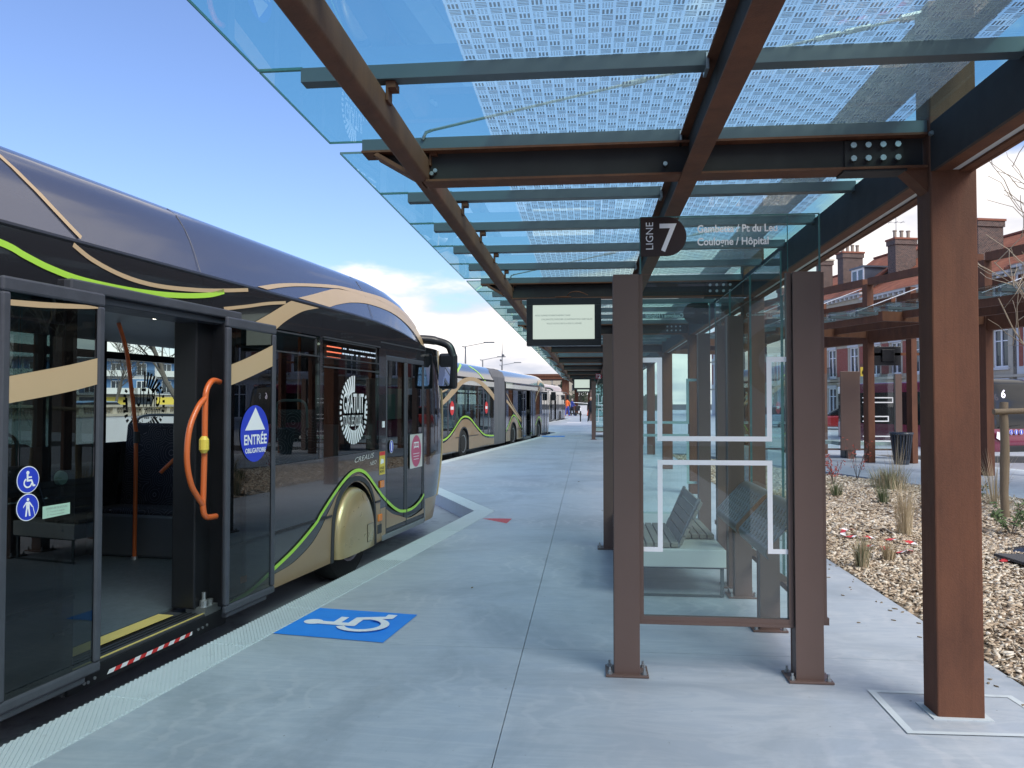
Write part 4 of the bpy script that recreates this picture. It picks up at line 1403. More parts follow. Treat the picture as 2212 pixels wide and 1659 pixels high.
    ce.build('ceiling', 'interior_lt', t, smooth=True)
    # roof fairing
    if nose:
        S_ = [s0 + (4.4 - s0) * i / 4 for i in range(4)] + [4.4, 4.7, 5.0]
        half = []
        for lev, (z, dd) in enumerate(FAIR):
            row = []
            for s in S_:
                w = max(0, 1 - lev / 4)
                row.append((s, dd, z + (dome_seam(s) - 2.535) * w))
            tip = interp(z, [p[0] for p in TIP], [p[1] for p in TIP])
            for i in range(1, 25):
                u = i / 24
                th = u * math.pi / 2
                q = math.sin(th) ** (2 / 3); tt = math.cos(th) ** (2 / 3)
                s = 5.0 + (tip - 5.0) * q
                w = max(0, 1 - lev / 4)
                zz = z + (dome_seam(min(s, 7.0)) - 2.535) * w
                row.append((s, 1.5 - (1.5 - dd) * tt, zz))
            half.append(row)
        rows = half + [[(p[0], 3.0 - p[1], p[2]) for p in r] for r in reversed(half[:-1])]
        MB().grid(rows).build('roof_fairing', roofmat, t, smooth='all')
    else:
        half = [[(s0 + (s1 - s0) * i / 4, dd, z) for i in range(5)] for z, dd in FAIR]
        rows = half + [[(p[0], 3.0 - p[1], p[2]) for p in r] for r in reversed(half[:-1])]
        MB().grid(rows).build('roof_fairing', roofmat, t, smooth='all')
    # seam under the fairing
    if nose:
        pts = [(s, surf_d(s, dome_seam(min(s, 7.0)) + 0.01) + 0.0, dome_seam(min(s, 7.0)) - 0.012) for s in [s0, 0, 2, 4.4, 5, 5.4, 5.8, 6.2, 6.5, 6.8, 7.1, 7.4]]
        MB().tube(pts, 0.02, 6).build('roof_seam', 'black', t, smooth=True)
    else:
        MB().box(s0, s1, d0 - 0.006, d0 + 0.03, 2.505, 2.54).build('roof_seam', 'black', t)
    if nose:
        Z = [(0.06, 0.90), (0.16, 1.02), (0.35, 1.20), (0.60, 1.40), (0.90, 1.55), (1.25, 1.60), (1.65, 1.57), (1.95, 1.42), (2.2, 1.28), (2.345, 1.24)]
        def nrow(z, L):
            row = []
            ins = 0.0
            for i in range(-22, 23):
                th = (i / 22) * math.pi / 2
                tt = math.copysign(abs(math.sin(th)) ** (2 / 3.2), th) if True else 0
                q = math.cos(th) ** (2 / 3.2)
                row.append((6.60 + L * q, 1.5 + tt * (1.25 - ins), z))
            return row
        rows = [nrow(*p) for p in Z]
        MB().grid(rows[:3]).build('front_bumper', 'gold', t, smooth='all')
        MB().grid(rows[2:5]).build('front_panel', 'anthracite', t, smooth='all')
        MB().grid(rows[4:]).build('windscreen', 'screen_glass', t, smooth='all')
        # gold edge line up the windscreen corner
        ep = []
        for z, L in [(0.32, 1.19)] + Z[3:]:
            i = -16
            th = (i / 22) * math.pi / 2
            tt = -abs(math.sin(th)) ** (2 / 3.2); q = math.cos(th) ** (2 / 3.2)
            ep.append((6.60 + L * q, 1.5 + tt * 1.25, z))
        MB().tube(catmull(ep, 4), 0.016, 6).build('gold_edge_line', 'gold_flat', t, smooth=True)
    if nose is False:
        MB().add([(s0, d0, 0.1), (s0, d1, 0.1), (s0, d1, 2.5), (s0, d0, 2.5)], [(0, 1, 2, 3)]).build('rear_panel', lower, t)

def make_bus(name, label, origin, z, livery, open_s=None):
    ang = math.atan2(0.9916, 0.1294)
    t = thing(name, label, 'bus', (origin[0], origin[1], z), ang, 'articulated buses parked at the platform')
    return t

# ---- nearest bus
bus = make_bus('articulated_bus', 'dark bus with gold and lime stripes and an open door, nearest at left', (-2.738, 3.38), 0, 1)
car_body(bus, -3.7, 6.60, [4.43], [(0.70, 2.17), (5.10, 6.56)], [(-3.5, -1.7), (-1.6, 0.62), (2.27, 3.645), (3.70, 5.06)], True, open_door=True)
wheel(bus, 4.40, 0.42, cover=True)
wheel(bus, 4.40, 2.55, sgn=-1)
# open door surround, sill, floor edge
b = MB().box(0.60, 2.27, 0.20, 0.30, 2.236, 2.30).box(0.62, 2.25, 0.24, 0.50, 2.19, 2.236)
b.build('door_header', 'doorframe', bus, bevel=0.01)
MB().box(0.60, 0.70, 0.25, 0.34, 0.05, 2.236).build('door_jamb', 'black', bus)
MB().box(0.64, 2.17, 0.262, 0.57, -0.035, 0.086).build('door_sill', 'rubber', bus, bevel=0.004)
MB().box(0.66, 2.16, 0.245, 0.262, -0.04, 0.07).build('sill_face', 'black', bus)
MB().box(0.70, 2.10, 0.272, 0.284, 0.086, 0.091).build('sill_trim', 'floor_bus_yellow', bus)
b = MB()
for dd in (0.33, 0.37, 0.41): b.box(0.70, 2.12, dd, dd + 0.012, 0.086, 0.092)
b.build('sill_groove', 'black', bus)
MB().box(0.70, 1.80, 0.425, 0.545, 0.1, 0.1035).build('yellow_floor_strip', 'floor_bus_yellow', bus)
# red and white hazard tape under the sill
tp = MB()
x = 0.955; flip = True
tw = MB()
tw.k = 0
pos = 0.955
while pos < 1.755:
    w = 0.055
    tw.k = 0 if flip else 1
    e = min(pos + w, 1.757)
    sk = 0.02
    tw.add([(pos, 0.2415, -0.012), (e, 0.2415, -0.012), (min(e + sk, 1.76), 0.2415, 0.012), (pos + sk, 0.2415, 0.012)], [(0, 1, 2, 3)])
    pos += w
    flip = not flip
tw.build('hazard_tape', ['white', 'reddecal'], bus)
b = MB()
for (x, z) in ((0.78, -0.005), (0.81, -0.008), (0.86, -0.0), (1.83, 0.005), (1.88, 0.005), (1.93, 0.01)):
    b.lathe([(0, -0.004), (0.010, -0.004), (0.010, 0.002), (0, 0.002)], (x, 0.244, z), 8, 'y', cap=False)
b.build('rivets', 'steel', bus)
# open leaves
l1 = door_leaf(bus, 0.072, 0.748, 0.12, 0.092, 2.228)
l2 = door_leaf(bus, 1.945, 2.615, 0.12, 0.088, 2.232)
for (lf, a, c) in ((l1, 0.072, 0.748), (l2, 1.945, 2.615)):
    MB().box(a + 0.03, c - 0.1, 0.115, 0.16, 0.055, 0.092).build('leaf_foot', 'doorframe', lf, bevel=0.008)
    MB().box(a + 0.2, a + 0.32, 0.12, 0.24, 2.20, 2.225).build('leaf_hinge', 'black', lf)
F12 = flat(0.112)
ribbon('beige_band', [(0.122, 1.735), (0.30, 1.77), (0.5, 1.81), (0.698, 1.857)], [(0.122, 1.602), (0.3, 1.63), (0.5, 1.665), (0.698, 1.709)], 'gold_flat', l1, F12, 0.001)
ribbon('beige_line', [(0.122, 2.114), (0.3, 2.125), (0.42, 2.134), (0.60, 2.147), (0.698, 2.146)], [(0.122, 2.085), (0.3, 2.095), (0.42, 2.106), (0.60, 2.125), (0.698, 2.138)], 'gold_flat', l1, F12, 0.001)
ribbon('beige_band', [(1.995, 1.885), (2.2, 1.945), (2.565, 2.069)], [(1.995, 1.734), (2.2, 1.79), (2.565, 1.90)], 'gold_flat', l2, F12, 0.001)
def disc(name, c, rx, rz, mat, parent, d, n=40):
    return MB().add([(c[0] + rx * math.cos(2 * math.pi * i / n), d, c[1] + rz * math.sin(2 * math.pi * i / n)) for i in range(n)], [tuple(range(n))]).build(name, mat, parent)
o = disc('white_disc', (2.318, 1.371), 0.197, 0.217, 'bluedecal', l2, 0.1105)
MB().add([(2.18, 0.1095, 1.398), (2.46, 0.1095, 1.398), (2.322, 0.1095, 1.572)], [(0, 1, 2)]).build('arrow', 'white', o)
text('lettering', 'ENTRÉE', 0.105, 'white', o, (2.165, 0.1095, 1.29), (1, 0, 0), (0, 0, 1), bold=0.025, w=0.315)
text('lettering', 'OBLIGATOIRE', 0.05, 'white', o, (2.185, 0.1095, 1.225), (1, 0, 0), (0, 0, 1), bold=0.025, w=0.285)
# access pictograms
for (zc, kind) in ((1.216, 0), (1.077, 1)):
    ring = disc('white_disc', (0.243, zc), 0.068, 0.0685, 'white', l1, 0.1108)
    disc('blue_disc', (0.243, zc), 0.0635, 0.064, 'bluedecal', ring, 0.1102)
    P = lambda x, y, z, zc=zc: (0.243 + (x - 0.5) * 0.108, 0.1096 - z * 0.25, zc + (y - 0.5) * 0.108)
    if kind == 0:
        isa(P, 0).build('symbol', 'white', ring)
    else:
        b = MB()
        q = [(0.5 + 0.075 * math.cos(a * 0.5236), 0.86 + 0.075 * math.sin(a * 0.5236)) for a in range(12)]
        b.add([P(x, y, 0) for x, y in q], [tuple(range(12))])
        for pp in ([(0.40, 0.76), (0.60, 0.76), (0.60, 0.44), (0.40, 0.44)], [(0.40, 0.44), (0.49, 0.44), (0.44, 0.08), (0.35, 0.08)], [(0.51, 0.44), (0.60, 0.44), (0.66, 0.08), (0.57, 0.08)], [(0.40, 0.76), (0.40, 0.66), (0.24, 0.48), (0.24, 0.56)], [(0.60, 0.76), (0.78, 0.52), (0.74, 0.48), (0.60, 0.64)], [(0.76, 0.52), (0.80, 0.52), (0.92, 0.08), (0.885, 0.08)]):
            b.add([P(x, y, 0) for x, y in pp], [tuple(range(4))])
        b.build('symbol', 'white', ring)
gl_ = MB().add([(0.335, 0.1105, 1.004), (0.515, 0.1105, 1.008), (0.515, 0.1105, 1.068), (0.335, 0.1105, 1.068)], [(0, 1, 2, 3)]).build('pale_label', 'palegreen', l1)
M['grey_text'] = M.get('grey_text') or simple('grey_text', (0.22, 0.25, 0.24), 0.6)
text('lettering', 'OUVERTURE DE SECOURS', 0.014, 'grey_text', gl_, (0.355, 0.1098, 1.048), (1, 0, 0), (0, 0, 1), w=0.14)
text('lettering', '1 - Tournez la poignée', 0.012, 'grey_text', gl_, (0.365, 0.1098, 1.032), (1, 0, 0), (0, 0, 1), w=0.11)
text('lettering', '2 - Poussez les portes', 0.012, 'grey_text', gl_, (0.365, 0.1098, 1.016), (1, 0, 0), (0, 0, 1), w=0.11)
MB().lathe([(0, -0.01), (0.035, -0.01), (0.04, 0.01), (0, 0.01)], (0.495, 0.15, 1.20), 16, 'y', cap=False).build('release_button', 'palegreen', l1)
MB().box(0.47, 0.52, 0.125, 0.135, 0.16, 1.9).build('leaf_stile', 'palegreen', l1) if False else None
# black door operator post, orange door handle on it
b = MB().box(1.90, 2.17, 0.33, 0.52, 0.12, 2.24).box(2.08, 2.16, 0.22, 0.34, 0.10, 2.2)
b.build('door_post', 'black', bus, bevel=0.01)
b = MB().box(1.93, 2.12, 0.26, 0.42, 0.05, 0.13)
b.lathe([(0, 0), (0.03, 0), (0.03, 0.05), (0.015, 0.06), (0.015, 0.11), (0, 0.11)], (1.97, 0.30, 0.12), 10)
b.lathe([(0, 0), (0.022, 0), (0.022, 0.04), (0, 0.04)], (2.03, 0.29, 0.13), 10)
b.build('door_pivot', 'steel', bus)
h1 = catmull([(2.02, 0.22, 1.76), (1.93, 0.22, 1.765), (1.865, 0.22, 1.70), (1.848, 0.22, 1.6), (1.846, 0.22, 1.3), (1.838, 0.22, 0.98), (1.835, 0.22, 0.87), (1.87, 0.22, 0.795), (1.99, 0.22, 0.78)], 8)
h2 = catmull([(1.848, 0.22, 1.64), (1.77, 0.22, 1.58), (1.69, 0.22, 1.46), (1.655, 0.22, 1.33), (1.655, 0.22, 1.18), (1.70, 0.22, 1.04), (1.77, 0.22, 0.95), (1.836, 0.22, 0.88)], 8)
ho = MB().tube(h1, 0.021, 12).tube(h2, 0.020, 12).build('door_handle', 'orange', bus, smooth=True)
MB().lathe([(0, 0), (0.018, 0), (0.034, 0.025), (0.034, 0.095), (0.018, 0.12), (0, 0.12)], (1.818, 0.205, 1.25), 12).build('handle_button', 'yellow', ho)
# interior poles, lamps, seats
b = MB().tube(catmull([(3.18, 2.077, 2.36), (3.29, 2.077, 2.10), (3.36, 2.077, 1.75), (3.42, 2.077, 1.4), (3.435, 2.077, 1.2), (3.432, 2.077, 0.1)], 6), 0.019, 10)
b.build('grab_pole', 'orange', bus, smooth=True)
b = MB().tube(catmull([(3.48, 1.6, 2.36), (3.585, 1.6, 2.02), (3.65, 1.6, 1.75), (3.675, 1.6, 1.6), (3.66, 1.6, 1.3), (3.66, 1.6, 0.9)], 6), 0.019, 10)
b.tube(catmull([(3.66, 1.6, 1.1), (3.5, 1.62, 1.12), (3.36, 1.66, 1.02), (3.3, 1.7, 0.95)], 5), 0.018, 8)
b.build('grab_pole', 'orange', bus, smooth=True)
for (x, y) in ((-2.5, 1.0), (-0.8, 2.0), (0.55, 0.9), (5.0, 1.2)):
    MB().tube([(x, y, 2.36), (x, y, 0.1)], 0.019, 10).build('grab_pole', 'orange', bus, smooth=True)
MB().lathe([(0.0, 0), (0.03, 0), (0.03, 0.11), (0.0, 0.11)], (3.435, 2.07, 1.22), 10).build('stop_button_box', 'rubber', bus)
MB().lathe([(0.0, 0), (0.035, 0), (0.028, 0.03), (0.0, 0.03)], (3.432, 2.077, 0.1), 12).build('pole_foot', 'steel', bus)
for (x, y) in ((3.04, 1.55), (3.58, 1.55), (1.95, 0.40), (1.2, 1.5), (-0.6, 1.5)):
    zl = 2.372 if y > 1 else 2.186
    MB().lathe([(0, -0.006), (0.035, -0.006), (0.04, 0.0), (0, 0.0)], (x, y, zl), 12, cap=False).build('ceiling_lamp', 'led_lamp', bus)
MB().lathe([(0, -0.012), (0.04, -0.012), (0.045, 0.0), (0, 0.0)], (0.90, 0.36, 2.19), 12, cap=False).build('door_lamp', 'amber', bus)
MB().lathe([(0, -0.012), (0.06, -0.012), (0.065, 0.0), (0, 0.0)], (2.06, 0.45, 2.185), 12, cap=False).build('door_sensor', 'yellow', bus)
seat(bus, 3.95, 1.70, -1, 0.47, 0.95)
seat(bus, 2.05, 1.85, 1, 0.36, 0.80)
seat(bus, 2.9, 1.9, -1, 0.36, 0.8) if False else None
seat(bus, -0.2, 1.8, 1, 0.42)
seat(bus, -1.3, 1.8, 1, 0.42)
seat(bus, -1.2, 0.35, 1, 0.42)
seat(bus, 3.1, 0.33, 1, 0.42, 0.45)
seat(bus, 3.8, 0.33, 1, 0.62, 0.45)
MB().box(3.50, 5.05, 1.68, 2.70, 0.1, 0.52).build('wheel_box', 'interior', bus, bevel=0.03)
MB().box(3.50, 5.05, 0.30, 1.0, 0.1, 0.62).build('wheel_box', 'interior', bus, bevel=0.03)
MB().box(3.55, 3.56, 1.66, 1.70, 0.1, 0.12).build('floor_trim', 'steel', bus)
MB().prism([(4.98, 0.52), (5.30, 0.52), (5.30, 2.3), (4.98, 2.3)], 1.9, 2.69).build('cab_partition', 'interior', bus)
MB().box(5.45, 5.50, 0.95, 1.75, 0.1, 1.35).build('cab_door', 'interior', bus)
b = MB().box(5.75, 6.2, 1.75, 2.25, 0.5, 0.62).box(5.68, 5.80, 1.75, 2.25, 0.6, 1.35)
b.build('driver_seat', 'seat', bus, bevel=0.03)
sw = []
for i in range(25):
    a = 2 * math.pi * i / 24
    sw.append((6.55 + 0.1 * math.sin(a), 2.0 + 0.22 * math.cos(a), 1.0 + 0.2 * math.sin(a)))
MB().tube(sw, 0.016, 8, cap=False).build('steering_wheel', 'black', bus, smooth=True)
MB().box(6.7, 7.3, 1.3, 2.6, 0.6, 0.95).build('dashboard', 'interior', bus, bevel=0.05)
# far side sunburst decal seen from inside
def sunburst(parent, c, d, w, h, mir, mat):
    """white sun-ray bubble with words"""
    cxx, czz = c
    b = MB()
    N = 38
    for i in range(N):
        a = 2 * math.pi * (i + 0.5) / N
        ca, sa = math.cos(a), math.sin(a)
        if 0.02 < ca and sa > 0.42: continue
        deep = abs(sa) > 0.62
        r0 = 0.60 if deep else 0.88
        if deep and sa > 0: r0 = 0.52
        wd = 0.048
        P = []
        for rr, ww in ((r0, wd * 0.85), (1.0, wd)):
            for sg in (-1, 1):
                aa = a + sg * ww / rr if deep else a + sg * ww
                P.append((cxx + mir * w / 2 * rr * math.cos(aa), d, czz + h / 2 * rr * math.sin(aa)))
        b.add(P, [(0, 1, 3, 2)])
    o = b.build('sunburst_decal', mat, parent)
    text('lettering', 'GRATUIT', 0.285, mat, o, (cxx - mir * w * 0.39, d, czz - h * 0.04), (mir, 0, 0), (0, 0, 1), bold=0.012, w=w * 0.74)
    text('lettering', 'TOUS LES JOURS', 0.165, mat, o, (cxx - mir * w * 0.39, d, czz - h * 0.235), (mir, 0, 0), (0, 0, 1), bold=0.0, w=w * 0.70)
    bb = MB().add([(cxx + mir * w * 0.385, d, czz - h * 0.13), (cxx + mir * w * 0.42, d, czz - h * 0.13), (cxx + mir * w * 0.46, d, czz + h * 0.09), (cxx + mir * w * 0.40, d, czz + h * 0.09)], [(0, 1, 2, 3)])
    MB().add([(cxx + mir * w * 0.385, d, czz - h * 0.2), (cxx + mir * w * 0.42, d, czz - h * 0.2), (cxx + mir * w * 0.42, d, czz - h * 0.16), (cxx + mir * w * 0.385, d, czz - h * 0.16)], [(0, 1, 2, 3)]).build('exclamation_dot', mat, o)
    bb.build('exclamation_mark', mat, o)
sunburst(bus, (4.40, 1.535), 0.247, 0.67, 0.71, 1, 'white')
sunburst(bus, (4.36, 1.60), 2.725, 0.67, 0.71, -1, 'black')
# front door leaves, closed
f1 = door_leaf(bus, 5.27, 5.90, 0.262, 0.115, 2.16, 0.03, 0.04, 'busglass_dark', 'front_door_leaf')
f2 = door_leaf(bus, 5.92, 6.545, 0.262, 0.115, 2.16, 0.03, 0.04, 'busglass_dark', 'front_door_leaf')
MB().box(5.10, 5.268, 0.252, 0.30, 0.06, 2.236).build('front_door_pillar', 'anthracite', bus)
MB().box(5.27, 6.60, 0.25, 0.30, 2.162, 2.236).build('front_door_header', 'anthracite', bus)
MB().box(5.15, 6.56, 0.243, 0.30, 0.05, 0.112).build('front_sill', 'steel', bus)
MB().box(5.10, 6.60, 0.248, 0.254, 2.29, 2.305).build('front_door_gutter', 'rubber', bus)
# low gold band on the front door and body
G1 = flat(0.249)
arch = arch_pts(4.43, 0.505)
up1 = [(-3.69, 0.32), (-2.0, 0.30), (0.0, 0.20), (0.58, 0.17)]
ribbon('gold_panel', [(2.28, 0.12), (2.825, 0.171), (3.159, 0.206), (3.472, 0.301), (3.668, 0.415), (3.80, 0.53), (3.905, 0.615)], [(2.28, 0.058), (2.8, 0.058), (3.1, 0.058), (3.4, 0.058), (3.6, 0.058), (3.8, 0.058), (3.905, 0.058)], 'gold', bus, G1, 0.002)
# crescent around the arch
ao = [(4.43 + (x - 4.43) * 1.03, 0.28 + (z - 0.28) * 1.03 if z > 0.1 else z) for x, z in arch]
up = [(3.905, 0.615), (4.029, 0.713), (4.18, 0.79), (4.326, 0.842), (4.45, 0.857), (4.538, 0.853), (4.724, 0.797), (4.85, 0.72), (4.965, 0.635)]
loa = [(3.905, 0.06), (3.93, 0.42), (4.05, 0.60), (4.22, 0.735), (4.43, 0.79), (4.62, 0.74), (4.80, 0.62), (4.93, 0.42), (4.965, 0.06)]
ribbon('gold_panel', up, loa, 'gold', bus, G1, 0.002)
ribbon('gold_panel', [(4.965, 0.635), (5.098, 0.535)], [(4.965, 0.058), (5.098, 0.058)], 'gold', bus, G1, 0.002)
MB().box(5.11, 5.262, 0.2485, 0.252, 0.062, 0.42).build('gold_panel', 'gold', bus)
ribbon('gold_panel', [(5.275, 0.395), (5.47, 0.314), (5.70, 0.256), (5.895, 0.205)], [(5.275, 0.175), (5.47, 0.175), (5.7, 0.175), (5.895, 0.175)], 'gold', bus, flat(0.246), 0.001)
ribbon('gold_panel', [(5.925, 0.2), (6.1, 0.19), (6.35, 0.21), (6.54, 0.24)], [(5.925, 0.175), (6.1, 0.175), (6.35, 0.175), (6.54, 0.175)], 'gold', bus, flat(0.246), 0.001)
line_ribbon('lime_line', [(2.2, 0.09), (2.5, 0.13), (2.824, 0.222), (3.182, 0.33), (3.553, 0.485), (3.666, 0.56), (3.874, 0.685), (4.05, 0.78), (4.191, 0.845), (4.34, 0.893), (4.483, 0.905), (4.62, 0.88), (4.762, 0.815), (5.0, 0.655), (5.1, 0.59)], 0.034, 'green', bus, flat(0.243))
line_ribbon('lime_line', [(5.1, 0.59), (5.26, 0.50)], 0.034, 'green', bus, flat(0.248))
line_ribbon('lime_line', [(5.275, 0.49), (5.45, 0.405), (5.6, 0.345), (5.72, 0.312), (5.895, 0.29)], 0.034, 'green', bus, flat(0.246))
line_ribbon('lime_line', [(5.93, 0.29), (6.08, 0.292), (6.25, 0.315), (6.42, 0.36), (6.54, 0.42)], 0.034, 'green', bus, flat(0.246))
# upper stripes
line_ribbon('beige_line', [(0.30, 2.985), (0.36, 2.93), (0.44, 2.845), (0.53, 2.755), (0.63, 2.66), (0.745, 2.56)], 0.030, 'gold_flat', bus)
line_ribbon('beige_line', [(0.655, 2.50), (0.8, 2.44), (1.013, 2.392), (1.237, 2.372), (1.482, 2.378), (1.847, 2.412), (2.15, 2.455), (2.42, 2.498)], 0.028, 'gold_flat', bus)
line_ribbon('lime_line', [(-1.5, 2.50), (-0.8, 2.49), (-0.2, 2.45), (0.188, 2.415), (0.341, 2.375), (0.506, 2.337), (0.747, 2.309), (1.161, 2.308), (1.55, 2.335), (1.9, 2.385), (2.10, 2.44)], 0.036, 'green', bus, taper=False)
ribbon('beige_band', [(2.6, 2.553), (3.0, 2.64), (3.462, 2.713), (4.0, 2.785), (4.377, 2.822), (5.0, 2.851), (5.556, 2.86), (6.03, 2.815), (6.35, 2.745), (6.65, 2.62)], [(2.75, 2.549), (3.1, 2.625), (3.5, 2.69), (4.139, 2.768), (4.377, 2.79), (5.0, 2.80), (5.436, 2.80), (6.0, 2.745), (6.3, 2.68), (6.6, 2.58)], 'gold_flat', bus)
ribbon('beige_band', [(3.267, 2.55), (3.6, 2.63), (3.9, 2.705), (4.2, 2.768), (4.7, 2.80), (5.3, 2.803), (5.9, 2.765), (6.3, 2.70), (6.6, 2.61), (6.95, 2.44), (7.2, 2.32)], [(3.88, 2.542), (4.1, 2.595), (4.482, 2.665), (4.933, 2.708), (5.436, 2.706), (5.75, 2.68), (6.0, 2.635), (6.25, 2.575), (6.5, 2.49), (6.75, 2.38), (6.95, 2.32)], 'gold_flat', bus, off=0.004)
ribbon('beige_band', [(2.50, 2.245), (2.75, 2.35), (3.039, 2.478), (3.1, 2.50)], [(2.80, 2.198), (3.0, 2.31), (3.3, 2.43), (3.611, 2.499)], 'gold_flat', bus)
line_ribbon('beige_line', [(2.10, 2.31), (2.4, 2.365), (2.7, 2.425), (3.0, 2.472)], 0.026, 'gold_flat', bus)
# window trims, LED board, small decals
b = MB()
b.bar((3.70, 0.243, 2.235), (5.07, 0.243, 2.235), 0.012, 0.014).bar((3.70, 0.243, 1.952), (5.07, 0.243, 1.952), 0.012, 0.014)
b.build('window_trim', 'rubber', bus)
MB().box(3.74, 5.05, 0.262, 0.32, 1.985, 2.215).build('led_board', 'black', bus)
lb = MB()
for zz_, x0, x1 in ((2.150, 3.80, 4.12), (2.098, 3.80, 4.12), (2.045, 3.80, 4.10)):
    lb.add([(x0, 0.2585, zz_), (x1, 0.2585, zz_), (x1, 0.2585, zz_ + 0.012), (x0, 0.2585, zz_ + 0.012)], [(0, 1, 2, 3)])
lb.build('led_row', 'led_red', bus)
lb = MB()
random.seed(3)
for zz_, x0, x1 in ((2.150, 4.16, 4.95), (2.098, 4.14, 4.95)):
    x = x0
    while x < x1:
        w = random.uniform(0.015, 0.05)
        lb.add([(x, 0.2585, zz_), (x + w, 0.2585, zz_), (x + w, 0.2585, zz_ + 0.013), (x, 0.2585, zz_ + 0.013)], [(0, 1, 2, 3)])
        x += w + random.uniform(0.008, 0.02) + (0.05 if random.random() < 0.12 else 0)
lb.build('led_row', 'led_white', bus)
text('lettering', 'CREALIS', 0.075, 'whiteband', bus, (4.40, 0.246, 0.985), (1, 0, 0.05), (0, 0, 1), w=0.50, shear=0.3)
text('lettering', 'NEO', 0.06, 'whiteband', bus, (4.80, 0.246, 0.925), (1, 0, 0.05), (0, 0, 1), w=0.18, shear=0.3)
st = MB().box(5.075, 5.235, 0.2465, 0.2475, 0.80, 1.06).build('warning_sticker', 'yellow', bus)
MB().box(5.077, 5.233, 0.2455, 0.2462, 1.015, 1.058).build('sticker_band', 'reddecal', st)
text('lettering', 'ANGLES', 0.04, 'black', st, (5.09, 0.2455, 0.862), (1, 0, 0), (0, 0, 1), bold=0.02, w=0.12)
text('lettering', 'MORTS', 0.04, 'black', st, (5.09, 0.2455, 0.822), (1, 0, 0), (0, 0, 1), bold=0.02, w=0.12)
MB().prism([(5.10, 0.92), (5.2, 0.93), (5.19, 0.97), (5.12, 0.98)], 0.2455, 0.2462).build('pictogram', 'white', st)
pk = MB().box(6.03, 6.475, 0.2445, 0.2455, 0.79, 1.215).build('pink_notice', 'whiteband', f2)
disc('pink_disc', (6.25, 1.0), 0.18, 0.20, 'pinkdecal', pk, 0.2435)
b = MB()
for (x0, x1, z0, z1) in ((6.16, 6.34, 1.10, 1.115), (6.16, 6.175, 1.03, 1.10), (6.325, 6.34, 1.03, 1.10), (6.215, 6.23, 1.06, 1.10), (6.27, 6.285, 1.06, 1.10), (6.16, 6.34, 1.045, 1.06), (6.14, 6.36, 0.965, 0.972), (6.15, 6.35, 0.93, 0.937), (6.16, 6.34, 0.895, 0.902)):
    b.add([(x0, 0.243, z0), (x1, 0.243, z0), (x1, 0.243, z1), (x0, 0.243, z1)], [(0, 1, 2, 3)])
b.build('bus_pictogram', 'white', pk)
bb_ = disc('blue_disc', (5.42, 1.10), 0.06, 0.075, 'white', f1, 0.2448)
disc('blue_disc', (5.42, 1.10), 0.054, 0.068, 'bluedecal', bb_, 0.244)
MB().box(5.405, 5.435, 0.2432, 0.2436, 1.05, 1.15).build('symbol', 'white', bb_)
MB().box(5.33, 5.78, 0.262, 0.263, 1.42, 1.78).build('poster', 'palegreen', f1)
MB().box(5.16, 5.22, 0.2455, 0.2515, 1.33, 1.40).build('small_sticker', 'white', bus)
for (z0, z1, s0_, s1_) in ((0.655, 0.735, 5.08, 5.19), (0.285, 0.365, 5.03, 5.135)):
    MB().box(s0_, s1_, 0.232, 0.250, z0, z1).build('side_marker_lamp', 'amber', bus, bevel=0.008)
MB().box(5.02, 5.14, 0.2435, 0.2475, 0.15, 0.25).build('small_grille', 'rubber', bus)
MB().box(2.23, 2.31, 0.165, 0.168, 0.24, 0.29).build('side_marker_lamp', 'amber', bus)
# mirror on a curved arm at the front corner
arm = catmull([(6.85, 0.60, 2.46), (6.95, 0.44, 2.48), (7.03, 0.24, 2.46), (7.05, 0.07, 2.39), (7.05, 0.01, 2.24)], 6)
ma = MB().tube(arm, [0.062] * 12 + [0.055] * 13, 10).build('mirror_arm', 'black', bus, smooth=True)
mir = MB()
mir.box(7.0, 7.12, -0.045, 0.21, 1.80, 2.29)
mo = mir.build('mirror_housing', 'black', bus, bevel=0.04)
MB().prism([(0.03, 1.85), (0.05, 1.84), (0.17, 1.84), (0.19, 1.86), (0.19, 2.20), (0.17, 2.22), (0.05, 2.22), (0.03, 2.20)], 6.985, 6.999, 'yz').build('mirror_glass', 'chrome', mo)
for v_ in mo.children[0].data.vertices: v_.co.x += (v_.co.z - 2.03) * 0.22
MB().prism([(6.62, 2.50), (6.70, 2.50), (6.66, 2.62), (6.60, 2.60)], 0.50, 0.60).build('camera_pod', 'black', bus, bevel=0.01)
MB().box(2.52, 2.78, 1.15, 1.35, 3.04, 3.085).build('roof_antenna', 'zinc', bus, bevel=0.01)
MB().box(6.85, 7.02, 1.0, 1.1, 2.93, 2.99).build('roof_marker', 'black', bus)
for ss in (-1.9, 1.85, 4.93):
    pts = [(ss, surf_d(ss, z) - 0.003, z) for z in np.linspace(2.545, 3.02, 9)]
    MB().tube(pts, 0.002, 4).build('panel_seam', 'black', bus)
# bellows behind the front section
def bellows(parent, s0, s1):
    rows = []
    n = 14
    for i in range(n * 2 + 1):
        s = s0 + (s1 - s0) * i / (n * 2)
        ins = 0.0 if i % 2 else 0.075
        row = []
        for (d, z) in ((SIDE + 0.02, 0.02), (SIDE + 0.02, 0.8), (SIDE + 0.02, 1.8), (SIDE + 0.03, 2.7), (SIDE + 0.12, 2.92), (SIDE + 0.4, 3.05), (1.5, 3.08), (3.0 - SIDE - 0.4, 3.05), (3 - SIDE - 0.12, 2.92), (3 - SIDE - 0.03, 2.7), (3 - SIDE - 0.02, 0.02)):
            cx_ = 1.5
            row.append((s, cx_ + (d - cx_) * (1 - ins / 1.25), z - (ins if z > 2.5 else 0)))
        rows.append(row)
    return MB().grid(rows).build('bellows', 'bellows', parent)
bellows(bus, -5.3, -3.7)

